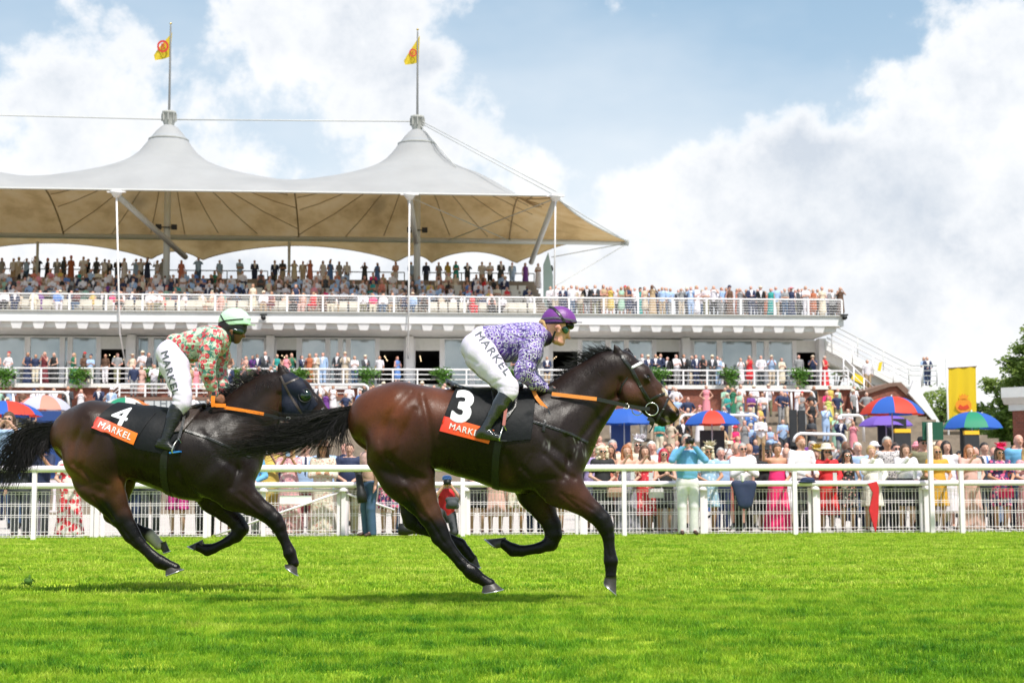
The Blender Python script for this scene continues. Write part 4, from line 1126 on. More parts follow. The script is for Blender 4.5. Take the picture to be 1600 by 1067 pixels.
B0 = (0.0125, 0.0062, 0.0048)
BR = (0.155, 0.042, 0.015)
BK = (0.0035, 0.003, 0.003)
h3 = dict(d=11.2, off=(540, 460), cx=600, lo=(-30, 1060), hi=(1190, 150), coat0=B0,
    label='dark bay racehorse wearing number 3 in the lead, head stretched forward',
    torso=[(120, 438, 0, 112, .92), (185, 432, 0, 120, 1.0), (290, 455, 0, 122, 1.05), (420, 482, 0, 142, 1.0), (560, 506, 0, 160, .9), (650, 518, 0, 160, .78), (720, 512, 0, 128, .78), (765, 535, 0, 72, .95)],
    neck=[(700, 470, 0, 128, .66), (770, 420, 0, 112, .58), (850, 338, 0, 86, .52), (925, 270, 0, 64, .60), (962, 245, 0, 44, .8)],
    head=[(965, 240, 0, 34, 1.0), (1018, 285, 0, 44, .86), (1062, 345, 0, 42, .62), (1098, 390, 0, 34, .62), (1124, 412, 0, 27, .72), (1138, 415, 0, 20, .9)],
    headx=[[(996, 325, 0, 58, .56), (1020, 350, 0, 46, .52), (1060, 385, 0, 28, .5)], [(1052, 404, 0, 20, .7), (1086, 428, 0, 17, .9), (1100, 442, 0, 17, .9)], [(1098, 420, 0, 22, .8), (1126, 436, 0, 14, .95)]],
    bulges=[(205, 425, .12, 95, 90, 70, 55, .12), (225, 545, .14, 85, 85, 95, 60, .12), (700, 590, .12, 75, 75, 70, 40, .05), (650, 600, .14, 75, 70, 75, 0, .05), (785, 580, .085, 48, 50, 62, 10, .04), (720, 470, .09, 40, 50, 110, -25),
            (1043, 292, .052, 17, 20, 12, 40, .015), (1135, 408, .034, 16, 14, 12, 40, .012), (985, 345, .03, 46, 32, 46, 0, .03), (640, 400, 0, 80, 40, 50, 10)],
    legs=[dict(up=2, nodes=[(165, 540, -.15, 105, .75), (215, 632, -.15, 84, .62), (258, 705, -.14, 56, .62), (290, 760, -.14, 40, .6), (316, 806, -.14, 33, .62), (330, 840, -.14, 31, .62), (352, 872, -.14, 23, .7), (405, 935, -.14, 19, .75), (436, 962, -.14, 24, .85), (452, 976, -.14, 22, .85), (478, 992, -.14, 17, .9), (500, 1005, -.14, 20, 1.0)]),
          dict(up=2, nodes=[(170, 540, .15, 95, .75), (225, 640, .15, 72, .62), (232, 710, .15, 46, .62), (228, 755, .15, 35, .62), (232, 784, .15, 31, .65), (262, 806, .15, 25, .7), (340, 838, .15, 19, .75), (396, 868, .15, 22, .85), (416, 890, .15, 18, .85), (436, 915, .15, 18, 1.0)]),
          dict(up=2, nodes=[(700, 600, -.13, 92, .7), (750, 665, -.13, 66, .65), (805, 710, -.13, 46, .68), (862, 756, -.13, 34, .75), (890, 783, -.13, 31, .8), (903, 808, -.13, 27, .8), (912, 840, -.13, 20, .8), (918, 900, -.13, 19, .8), (921, 925, -.13, 23, .85), (921, 950, -.13, 18, .85), (921, 975, -.13, 19, .95)]),
          dict(up=2, nodes=[(650, 610, .13, 84, .7), (660, 690, .13, 56, .65), (688, 748, .13, 40, .68), (716, 800, .13, 31, .75), (722, 832, .13, 29, .8), (712, 864, .13, 25, .8), (672, 880, .13, 18, .8), (610, 890, .13, 18, .8), (582, 886, .13, 22, .85), (562, 874, .13, 17, .9), (548, 864, .13, 18, 1.0)])],
    ears=[[(968, 232, -.038, 13, 1.0), (952, 210, -.046, 15, .8), (942, 192, -.05, 11, .65), (934, 176, -.052, 4, .6)], [(980, 222, .035, 12, 1.0), (972, 204, .042, 12, .8), (978, 196, .046, 8, .7), (996, 208, .047, 4, .6)]],
    grooves=[([(270, 360), (292, 435), (303, 510), (306, 600)], 13, .014), ([(230, 352), (165, 427), (138, 510), (150, 570)], 16, .014), ([(250, 410), (205, 500), (178, 580), (215, 640)], 13, .010), ([(55, 500), (93, 566), (167, 618), (245, 650)], 24, .022), ([(150, 560), (210, 610), (275, 640)], 13, .011),
             ([(560, 560), (590, 640), (650, 685)], 15, .014), ([(610, 600), (650, 640), (720, 640)], 10, .008), ([(640, 430), (700, 520), (770, 575)], 14, .010), ([(762, 500), (768, 580), (752, 640)], 12, .014), ([(690, 560), (740, 610), (790, 640)], 10, .008),
             ([(800, 520), (860, 440), (915, 370), (945, 350)], 13, .012), ([(700, 420), (790, 380), (880, 290)], 20, .008), ([(950, 300), (948, 345), (962, 385)], 9, .016),
             ([(1060, 300), (1085, 345), (1105, 375)], 5, .004), ([(1020, 350), (1050, 372), (1085, 385)], 6, .004), ([(1142, 440), (1118, 436), (1098, 426)], 4, .010), ([(300, 780), (340, 850), (400, 925)], 4, .006), ([(890, 830), (908, 900)], 4, .004),
             ([(330, 560), (420, 600), (520, 640)], 22, .006), ([(400, 520), (410, 600)], 10, .004), ([(440, 520), (455, 610)], 10, .004), ([(480, 530), (497, 630)], 10, .004), ([(780, 700), (850, 745)], 6, .006), ([(745, 690), (800, 735)], 6, .006), ([(215, 680), (280, 770)], 7, .008)],
    veins=[([(540, 650), (470, 618), (400, 596)], 5, -.004), ([(1066, 318), (1078, 352), (1072, 384)], 3.5, -.003), ([(1078, 352), (1098, 372)], 3.5, -.003), ([(700, 690), (690, 740), (712, 800)], 4, -.003), ([(772, 690), (830, 735), (880, 778)], 4, -.003), ([(250, 660), (275, 730), (312, 790)], 5, -.004), ([(640, 560), (610, 610), (560, 640)], 5, -.004), ([(905, 820), (915, 900)], 3.5, -.0035), ([(350, 865), (430, 950)], 3.5, -.0035)],
    foam=[(685, 715, 510, 535, 4), (790, 832, 505, 560, 9)],
    nostril=[(1145, 408, .030, 8, 11, -30)], eye=(1047, 288, .066),
    hooves=[([(478, 1004), (512, 988), (546, 1018), (474, 1031)], -.14), ([(420, 912), (452, 908), (466, 950), (436, 952)], .15), ([(897, 976), (937, 972), (935, 1038), (891, 998)], -.13), ([(556, 876), (556, 845), (484, 852), (524, 884)], .13)],
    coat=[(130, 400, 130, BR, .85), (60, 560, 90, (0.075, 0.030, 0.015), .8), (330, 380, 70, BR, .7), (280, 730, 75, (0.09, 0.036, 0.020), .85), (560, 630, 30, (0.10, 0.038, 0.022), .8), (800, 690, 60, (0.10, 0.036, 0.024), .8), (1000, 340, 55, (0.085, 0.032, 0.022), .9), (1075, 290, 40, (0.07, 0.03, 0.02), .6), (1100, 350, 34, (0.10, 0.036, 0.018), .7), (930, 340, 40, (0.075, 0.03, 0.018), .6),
          (150, 610, 55, (0.008, 0.005, 0.004), .85), (700, 500, 130, (0.016, 0.010, 0.009), .6), (480, 610, 110, (0.006, 0.004, 0.0035), .8), (640, 640, 60, (0.014, 0.008, 0.006), .6), (1115, 435, 30, (0.012, 0.009, 0.009), .9), (1045, 290, 18, BK, .8), (800, 380, 80, (0.026, 0.017, 0.016), .6), (700, 740, 40, (0.05, 0.02, 0.012), .6)],  # dark barrel, chest and thigh-crease spots: shade painted into the coat
    points=[([(330, 835), (352, 872), (436, 962), (500, 1005)], 38, BK), ([(225, 740), (232, 784), (340, 838), (436, 915)], 34, BK), ([(885, 780), (912, 840), (921, 985)], 32, BK), ([(722, 825), (712, 864), (610, 890), (548, 864)], 32, BK), ([(1118, 372), (1128, 384), (1142, 400)], 6, (0.42, 0.22, 0.10)), ([(1102, 330), (1112, 348)], 5, (0.5, 0.42, 0.3)), ([(1112, 428), (1120, 446)], 5, (0.28, 0.22, 0.18))])
h4 = dict(d=12.65, off=(0, 460), cx=600, lo=(140, 1010), hi=(1210, 230), coat0=B0,
    label='black and brown racehorse wearing number 4 and a navy hood, running second',
    torso=[(275, 492, 0, 98, .95), (330, 485, 0, 106, 1.02), (430, 505, 0, 112, 1.08), (545, 530, 0, 128, 1.0), (660, 556, 0, 145, .9), (735, 560, 0, 140, .8), (795, 560, 0, 108, .8), (835, 575, 0, 64, .95)],
    neck=[(770, 520, 0, 114, .66), (830, 460, 0, 98, .58), (900, 385, 0, 76, .52), (960, 330, 0, 54, .62), (985, 308, 0, 38, .8)],
    head=[(990, 300, 0, 30, 1.0), (1038, 335, 0, 40, .86), (1082, 390, 0, 38, .62), (1120, 432, 0, 32, .62), (1148, 455, 0, 25, .75), (1160, 458, 0, 18, .9)],
    headx=[[(1014, 372, 0, 52, .56), (1038, 396, 0, 42, .52), (1078, 430, 0, 26, .5)], [(1072, 448, 0, 18, .7), (1106, 472, 0, 15, .9), (1122, 484, 0, 15, .9)], [(1120, 462, 0, 20, .8), (1148, 478, 0, 12, .95)]],
    bulges=[(335, 470, .12, 85, 85, 62, 55, .12), (360, 585, .14, 75, 78, 84, 60, .12), (770, 625, .12, 68, 68, 62, 40, .05), (730, 640, .13, 66, 62, 66, 0, .05), (850, 620, .085, 42, 44, 55, 10, .04), (800, 520, .09, 36, 44, 95, -25), (1060, 345, .052, 15, 18, 11, 40, .015), (1005, 395, .03, 40, 28, 40, 0, .03)],
    legs=[dict(up=2, nodes=[(305, 575, -.15, 92, .75), (345, 645, -.15, 76, .62), (388, 715, -.14, 52, .62), (420, 770, -.14, 37, .6), (444, 810, -.14, 30, .62), (458, 834, -.14, 28, .62), (480, 860, -.14, 21, .7), (530, 908, -.14, 18, .75), (556, 928, -.14, 22, .85), (574, 936, -.14, 19, .85), (596, 944, -.14, 16, .9), (608, 950, -.14, 18, 1.0)]),
          dict(up=2, nodes=[(310, 575, .15, 84, .75), (400, 640, .15, 66, .62), (402, 700, .15, 44, .62), (392, 738, .15, 33, .62), (388, 765, .15, 28, .65), (412, 786, .15, 23, .7), (470, 812, .15, 18, .75), (516, 834, .15, 21, .85), (534, 850, .15, 18, .85), (550, 868, .15, 18, 1.0)]),
          dict(up=2, nodes=[(760, 620, -.13, 84, .7), (815, 685, -.13, 58, .65), (870, 722, -.13, 42, .68), (925, 758, -.13, 31, .75), (952, 782, -.13, 28, .8), (968, 806, -.13, 24, .8), (980, 836, -.13, 18, .8), (1000, 880, -.13, 17, .8), (1006, 898, -.13, 21, .85), (1013, 916, -.13, 17, .85), (1020, 932, -.13, 18, .95)]),
          dict(up=2, nodes=[(720, 640, .13, 76, .7), (745, 705, .13, 50, .65), (785, 755, .13, 34, .68), (822, 790, .13, 28, .75), (836, 812, .13, 27, .8), (820, 838, .13, 22, .8), (790, 858, .13, 16, .8), (740, 882, .13, 16, .8), (720, 886, .13, 20, .85), (706, 882, .13, 15, .9), (692, 876, .13, 17, 1.0)])],
    ears=[[(992, 292, -.038, 13, 1.0), (980, 272, -.045, 14, .8), (974, 256, -.049, 10, .65), (969, 242, -.05, 4, .6)], [(1004, 286, .035, 10, 1.0), (992, 268, .042, 11, .8), (986, 256, .046, 8, .6), (982, 250, .047, 3, .5)]],
    grooves=[([(410, 450), (424, 520), (436, 580), (440, 630)], 15, .015), ([(330, 440), (292, 515), (290, 590)], 13, .011), ([(385, 450), (345, 530), (322, 600), (350, 650)], 12, .010), ([(208, 545), (240, 605), (305, 652), (375, 682)], 20, .020), ([(290, 590), (345, 635), (400, 660)], 12, .010),
             ([(650, 610), (680, 680), (730, 715)], 13, .013), ([(720, 480), (780, 560), (840, 610)], 13, .009), ([(832, 540), (838, 610), (822, 670)], 11, .013), ([(865, 560), (915, 490), (960, 430), (985, 405)], 12, .011), ([(770, 480), (850, 420), (930, 345)], 18, .007), ([(975, 350), (972, 392), (985, 425)], 8, .014),
             ([(450, 600), (540, 640), (640, 680)], 20, .006), ([(500, 560), (512, 640)], 9, .004), ([(540, 570), (556, 655)], 9, .004), ([(850, 690), (910, 745)], 6, .005), ([(350, 700), (412, 778)], 7, .008), ([(440, 800), (500, 880)], 4, .005)],
    veins=[([(620, 690), (540, 655), (470, 630)], 5, -.004), ([(745, 715), (780, 760), (815, 790)], 4, -.003), ([(835, 700), (890, 740), (945, 780)], 4, -.003), ([(380, 700), (410, 760), (440, 805)], 5, -.004), ([(985, 830), (1002, 885)], 3.5, -.0035), ([(480, 860), (545, 920)], 3.5, -.0035)],
    foam=[],
    nostril=[(1168, 452, .030, 7, 10, -30)], eye=(1064, 342, .064),
    hooves=[([(588, 952), (618, 934), (648, 950), (588, 974)], -.14), ([(532, 868), (562, 858), (576, 892), (552, 900)], .15), ([(998, 934), (1038, 930), (1042, 972), (996, 938)], -.13), ([(698, 884), (692, 852), (642, 876), (672, 890)], .13)],
    coat=[(240, 500, 80, (0.11, 0.045, 0.022), .8), (270, 600, 90, (0.10, 0.040, 0.018), .75), (410, 740, 60, (0.085, 0.034, 0.016), .8), (445, 660, 30, (0.14, 0.055, 0.02), .8), (980, 390, 40, (0.11, 0.042, 0.022), .8), (1130, 425, 26, (0.10, 0.045, 0.02), .7), (860, 690, 60, (0.03, 0.016, 0.012), .5), (760, 560, 140, (0.011, 0.008, 0.0075), .7), (950, 400, 60, (0.035, 0.022, 0.018), .6), (400, 430, 60, (0.05, 0.024, 0.016), .6), (560, 620, 110, (0.007, 0.0045, 0.004), .7)],  # near-black barrel and chest spots put shade into the coat colour
    points=[([(448, 815), (480, 860), (556, 928), (608, 950)], 34, BK), ([(388, 740), (412, 786), (516, 834)], 30, BK), ([(524, 842), (550, 868)], 20, (0.55, 0.5, 0.42), 1), ([(950, 780), (980, 836), (1020, 940)], 28, BK), ([(836, 806), (820, 838), (740, 882), (692, 876)], 28, BK)])
H3 = build_horse(h3)
H4 = build_horse(h4)

# ---------------------------------------------------------------- manes and tails
def strands(H, n, root, tip, mid, jr, jt, seed, y=(-.02, .02), ry=None, rad=(.0012, .003)):
    """root, tip, mid: polylines in photo units; strands run from root through mid to tip"""
    g = random.Random(seed); out = []; rr = []
    def at(pl, u):
        f = u * (len(pl) - 1); i = min(int(f), len(pl) - 2); f -= i
        return [pl[i][k] * (1 - f) + pl[i + 1][k] * f for k in (0, 1)]
    for i in range(n):
        u = g.random(); v = min(1, max(0, u + g.gauss(0, .06)))
        a = at(root, u); b = at(tip, v); m_ = at(mid, v)
        ln = g.uniform(.55, 1.08)
        a = [a[0] + g.gauss(0, jr), a[1] + g.gauss(0, jr)]
        b = [a[0] + (b[0] - a[0]) * ln + g.gauss(0, jt), a[1] + (b[1] - a[1]) * ln + g.gauss(0, jt)]
        m_ = [m_[0] + g.gauss(0, jt * .5), m_[1] + g.gauss(0, jt * .5)]
        y0 = g.uniform(*y); y1 = y0 + g.gauss(0, .03) if ry is None else g.uniform(*ry)
        p0 = H.p(a[0], a[1], y0); p3 = H.p(b[0], b[1], y1); pm = H.p(m_[0], m_[1], (y0 + y1) / 2)
        c1 = p0.lerp(pm, .75); c2 = pm.lerp(p3, .25 + g.uniform(0, .25))
        out.append([tuple(p0), tuple(c1), tuple(c2), tuple(p3)]); rr.append(g.uniform(*rad))
    return out, rr
def hair(H, name, specs, m, seg=9):
    A, B = [], []
    for sp in specs:
        a, b = strands(H, **sp); A += a; B += b
    return hair_mesh(name, A, B, seg, m, H.o)
# horse 3
hair(H3, 'mane', [
    dict(n=520, root=[(700, 372), (760, 318), (830, 262), (890, 222), (938, 208)], tip=[(672, 350), (712, 300), (762, 232), (818, 186), (890, 178)], mid=[(682, 352), (732, 292), (792, 232), (856, 196), (918, 190)], jr=6, jt=9, seed=1),
    dict(n=420, root=[(700, 372), (770, 318), (840, 262), (905, 222), (950, 212)], tip=[(690, 400), (740, 362), (800, 330), (850, 280), (930, 245)], mid=[(692, 372), (742, 325), (805, 272), (868, 232), (935, 215)], jr=5, jt=12, seed=2, y=(-.05, -.01), ry=(-.11, -.05)),
    dict(n=110, root=[(690, 372), (800, 300)], tip=[(760, 470), (830, 400)], mid=[(700, 410), (775, 340)], jr=6, jt=14, seed=3, y=(-.05, -.02), ry=(-.15, -.1)),
    dict(n=60, root=[(955, 210), (975, 215)], tip=[(1005, 232), (1020, 245)], mid=[(985, 205), (1005, 222)], jr=3, jt=6, seed=4)], M_HAIR)
hair(H3, 'tail', [
    dict(n=900, root=[(20, 392), (10, 440)], tip=[(-200, 450), (-280, 470), (-380, 510), (-460, 545), (-480, 560)], mid=[(-90, 408), (-110, 430), (-140, 470), (-160, 505), (-170, 530)], jr=7, jt=16, seed=5, y=(-.03, .03), ry=(-.12, .12), rad=(.0009, .0024)),
    dict(n=800, root=[(20, 395), (12, 450)], tip=[(-90, 545), (-160, 562), (-260, 565), (-360, 560), (-440, 560)], mid=[(-50, 425), (-75, 465), (-105, 500), (-140, 530), (-170, 545)], jr=7, jt=15, seed=6, y=(-.03, .03), ry=(-.1, .1), rad=(.0009, .0022)),
    dict(n=150, root=[(20, 410), (12, 460)], tip=[(10, 570), (-20, 565), (-70, 570), (-110, 540)], mid=[(-18, 470), (-30, 490), (-60, 490), (-80, 470)], jr=6, jt=16, seed=7, y=(-.03, .03), ry=(-.1, .1), rad=(.001, .0022)),
    dict(n=60, root=[(-40, 410), (-80, 440)], tip=[(-330, 440), (-440, 420), (-420, 560)], mid=[(-180, 430), (-220, 440), (-250, 500)], jr=8, jt=30, seed=8, ry=(-.12, .12), rad=(.0007, .0013))], M_HAIR, 12)
hair(H3, 'tail_fringe', [dict(n=90, root=[(-180, 470), (-260, 520)], tip=[(-440, 450), (-440, 540)], mid=[(-320, 450), (-340, 520)], jr=12, jt=26, seed=9, ry=(-.12, .12), rad=(.0008, .0015))], M_HAIR2, 10)
# horse 4
hair(H4, 'mane', [
    dict(n=560, root=[(740, 410), (790, 365), (850, 325), (910, 300), (970, 282)], tip=[(700, 400), (745, 350), (805, 300), (870, 262), (935, 268)], mid=[(722, 385), (765, 335), (825, 288), (890, 262), (950, 268)], jr=6, jt=11, seed=11),
    dict(n=460, root=[(740, 410), (800, 365), (860, 325), (925, 298), (978, 282)], tip=[(725, 450), (790, 425), (850, 400), (900, 345), (960, 305)], mid=[(730, 415), (780, 375), (835, 335), (895, 300), (960, 285)], jr=5, jt=12, seed=12, y=(-.05, -.01), ry=(-.12, -.06)),
    dict(n=50, root=[(982, 278), (1000, 284)], tip=[(1030, 300), (1040, 310)], mid=[(1010, 275), (1025, 290)], jr=3, jt=6, seed=14)], M_HAIR)
hair(H4, 'tail', [
    dict(n=950, root=[(196, 450), (180, 495)], tip=[(-60, 560), (-60, 640), (-30, 700), (20, 690), (60, 650)], mid=[(60, 440), (50, 470), (60, 500), (80, 520), (100, 540)], jr=7, jt=20, seed=15, y=(-.03, .03), ry=(-.12, .12), rad=(.0009, .0024)),
    dict(n=550, root=[(196, 455), (180, 500)], tip=[(10, 640), (60, 640), (110, 600), (140, 570), (165, 560)], mid=[(100, 460), (110, 490), (130, 500), (150, 520), (165, 530)], jr=6, jt=15, seed=16, y=(-.03, .03), ry=(-.1, .1), rad=(.0009, .0022)),
    dict(n=70, root=[(150, 440), (100, 460)], tip=[(0, 460), (20, 430), (60, 420)], mid=[(90, 440), (80, 440), (110, 430)], jr=6, jt=20, seed=17, ry=(-.1, .1), rad=(.0007, .0013))], M_HAIR, 12)
# ================================================================ tack and jockeys
M_NAVYHOOD = mat('navy_hood_cloth', (0.006, 0.009, 0.022), spec=0.2, rough=0.6, bump=0.5, bscale=22)
M_SKIN_A = mat('jockey_skin', (0.62, 0.33, 0.23), rough=0.5, attr='col', spec=0.4)
M_BREECH = mat('white_breeches', (0.72, 0.645, 0.80), rough=0.6, bump=0.0)
def wrinkle(m, s1=7.0, d1=0.02, st=0.5, stretch=(1.0, 1.0, 2.2)):
    t = m.node_tree; nt = NT(t); b = t.nodes['Principled BSDF']
    tc = nt.n('ShaderNodeTexCoord').outputs['Object']
    nz = nt.noise(nt.vmath('MULTIPLY', tc, stretch).outputs[0], s1, 5.0, 0.6, 1.2)
    bn = nt.n('ShaderNodeBump', i_Strength=st, i_Distance=d1); nt.put(bn.inputs['Height'], nz)
    nt.put(b.inputs['Normal'], bn.outputs[0]); return m
wrinkle(M_BREECH, 5.0, 0.02, 0.35, (2.2, 1, 1.2))
def f_circles(nt, tc, c):
    tc = nt.vmath('ADD', tc, nt.vmath('SCALE', nt.vmath('SUBTRACT', nt.n('ShaderNodeTexNoise', i_Vector=tc, i_Scale=9.0).outputs[1], (.5, .5, .5)).outputs[0], scale=0.02).outputs[0]).outputs[0]
    out = nt.mix(nt.mapr(nt.noise(tc, 24.0, 3.0), .42, .56), (0.05, 0.025, 0.20, 1), (0.26, 0.17, 0.52, 1))
    sp = nt.n('ShaderNodeSeparateXYZ', i_0=tc); yy = nt.math('MULTIPLY', sp.outputs[1], 0.5); uv = nt.n('ShaderNodeCombineXYZ', i_X=nt.math('ADD', sp.outputs[0], yy), i_Y=nt.math('ADD', sp.outputs[2], yy)).outputs[0]
    for sc, r0, r1, fill in ((46.0, .20, .33, (0.10, 0.03, 0.30, 1)), (25.0, .25, .35, (0.11, 0.03, 0.34, 1))):
        v = nt.n('ShaderNodeTexVoronoi', voronoi_dimensions='2D', i_Vector=uv, i_Scale=sc, i_Randomness=0.7)
        dst = v.outputs['Distance']
        ring = nt.math('MULTIPLY', nt.math('GREATER_THAN', dst, r0), nt.math('LESS_THAN', dst, r1))
        core = nt.math('LESS_THAN', dst, r0)
        pick = nt.math('GREATER_THAN', nt.n('ShaderNodeSeparateColor', i_0=v.outputs['Color']).outputs[1], 0.25) if sc > 40 else nt.math('GREATER_THAN', nt.n('ShaderNodeSeparateColor', i_0=v.outputs['Color']).outputs[0], 0.35)
        out = nt.mix(nt.math('MULTIPLY', core, pick), out, fill)
        out = nt.mix(nt.math('MULTIPLY', ring, pick), out, (0.80, 0.79, 0.86, 1))
    return out
M_CIRC = wrinkle(mat('purple_circle_silk', rough=0.5, fn=f_circles), 7.0, 0.05, 0.9)
def f_floral(nt, tc, c):
    warp = nt.vmath('ADD', tc, nt.vmath('SCALE', nt.vmath('SUBTRACT', nt.n('ShaderNodeTexNoise', i_Vector=tc, i_Scale=14.0).outputs[1], (.5, .5, .5)).outputs[0], scale=0.05).outputs[0]).outputs[0]
    out = nt.mix(nt.mapr(nt.noise(warp, 17.0, 3.0, .6), .54, .57), (0.52, 0.62, 0.48, 1), (0.06, 0.22, 0.19, 1))
    out = nt.mix(nt.mapr(nt.noise(warp, 26.0, 4.0, .6), .60, .63), out, (0.12, 0.36, 0.15, 1))
    v = nt.n('ShaderNodeTexVoronoi', i_Vector=warp, i_Scale=23.0, i_Randomness=0.65)
    dst = nt.math('ADD', v.outputs['Distance'], nt.math('MULTIPLY', nt.math('SUBTRACT', nt.noise(tc, 60.0, 2.0), 0.5), 0.35))
    pick = nt.math('GREATER_THAN', nt.n('ShaderNodeSeparateColor', i_0=v.outputs['Color']).outputs[1], 0.18)
    fl = nt.mix(nt.mapr(nt.n('ShaderNodeSeparateColor', i_0=v.outputs['Color']).outputs[2], .3, .7), (0.62, 0.03, 0.06, 1), (0.80, 0.20, 0.20, 1))
    out = nt.mix(nt.math('MULTIPLY', nt.math('LESS_THAN', dst, 0.48), pick), out, fl)
    return nt.mix(nt.math('MULTIPLY', nt.math('LESS_THAN', v.outputs['Distance'], 0.11), pick), out, (0.85, 0.75, 0.62, 1))
M_FLOR = wrinkle(mat('mint_floral_silk', rough=0.5, fn=f_floral), 7.0, 0.05, 0.9)
M_BOOT3 = mat('patent_black_boot', (0.012, 0.013, 0.013), rough=0.10, spec=0.7, coat=0.6); wrinkle(M_BOOT3, 12.0, 0.02, 0.35, (1, 1, 3))
M_BOOT4 = mat('black_riding_boot', (0.012, 0.013, 0.014), rough=0.30, spec=0.55); wrinkle(M_BOOT4, 12.0, 0.02, 0.4, (1, 1, 3))
M_PURP = wrinkle(mat('purple_silk', (0.16, 0.03, 0.24), rough=0.42, spec=0.5), 14.0, 0.01, 0.4)
M_PURPD = mat('dark_purple_cloth', (0.035, 0.012, 0.075), rough=0.6)
M_GREYB = mat('grey_band', (0.10, 0.08, 0.13), rough=0.6)
M_MINT = wrinkle(mat('mint_silk', (0.52, 0.78, 0.56), rough=0.45), 14.0, 0.01, 0.4)
M_MINTD = mat('mint_peak', (0.36, 0.55, 0.30), rough=0.5)
M_LENS = mat('dark_lens', (0.006, 0.02, 0.014), rough=0.06, spec=0.8)
M_GRN = mat('green_lens', (0.006, 0.055, 0.03), rough=0.08, spec=0.8)
M_CLEAR = mat('pale_lens', (0.62, 0.74, 0.66), rough=0.08, spec=0.8)

M_BLOND = mat('blond_hair', (0.48, 0.29, 0.11), rough=0.5, bump=0.6, bscale=120)
M_DHAIR = mat('dark_hair', (0.015, 0.01, 0.008), rough=0.5, bump=0.6, bscale=120)
M_REDLEA = mat('red_brown_strap', (0.30, 0.07, 0.05), rough=0.5)
M_BLUEP = mat('blue_tread', (0.03, 0.22, 0.62), rough=0.4)
def f_grad(a, b):
    def fn(nt, tc, c):
        u = nt.n('ShaderNodeAttribute', attribute_name='col').outputs['Color']
        return nt.mix(nt.n('ShaderNodeSeparateColor', i_0=u).outputs[0], a, b)
    return fn
M_BAND = mat('red_orange_print', rough=0.5, fn=f_grad((0.90, 0.050, 0.035, 1), (0.98, 0.16, 0.005, 1)))
M_BAND4 = mat('coral_orange_print', rough=0.5, fn=f_grad((0.90, 0.09, 0.08, 1), (0.98, 0.20, 0.005, 1)))

def place_text(H, cx, cy, ang, sx=1.0, sz=1.0):
    c = H.p(cx, cy); a = R(ang)
    def f(u, v):
        u *= sx; v *= sz
        return (c.x + u * math.cos(a) + v * math.sin(a), c.z - u * math.sin(a) + v * math.cos(a))
    return f

def strip(pts, w, t):
    """a flat strap through the air along pts, width w in the x-z plane, thickness t along y"""
    pts = [Vector(p) for p in pts]; vs = []; n = len(pts)
    for i, p in enumerate(pts):
        d = pts[min(i + 1, n - 1)] - pts[max(i - 1, 0)]; nn = Vector((-d.z, 0, d.x)).normalized() * w / 2; y = Vector((0, t / 2, 0))
        vs += [p + nn - y, p - nn - y, p - nn + y, p + nn + y]
    fs = [(4 * i + k, 4 * i + (k + 1) % 4, 4 * i + 4 + (k + 1) % 4, 4 * i + 4 + k) for i in range(n - 1) for k in range(4)]
    fs += [(3, 2, 1, 0), (4 * n - 4, 4 * n - 3, 4 * n - 2, 4 * n - 1)]
    return vs, fs

def smooth_line(pts, k=6):
    out = []; n = len(pts)
    for i in range(n - 1):
        p0, p1, p2, p3 = [Vector(pts[min(max(j, 0), n - 1)]) for j in (i - 1, i, i + 1, i + 2)]
        for s_ in range(k):
            t = s_ / k
            out.append(0.5 * ((2 * p1) + (p2 - p0) * t + (2 * p0 - 5 * p1 + 4 * p2 - p3) * t * t + (3 * p1 - p0 - 3 * p2 + p3) * t ** 3))
    out.append(Vector(pts[-1])); return out

def field_for(H, chains, h, pad=0.05):
    P_ = [H.p(a[0], a[1], a[2]) for c in chains for a in c]; rr = max(a[3] * H.m * max(1, a[4]) for c in chains for a in c) + pad
    lo = [min(p[i] for p in P_) - rr for i in range(3)]; hi = [max(p[i] for p in P_) + rr for i in range(3)]
    return Field(lo, hi, h)

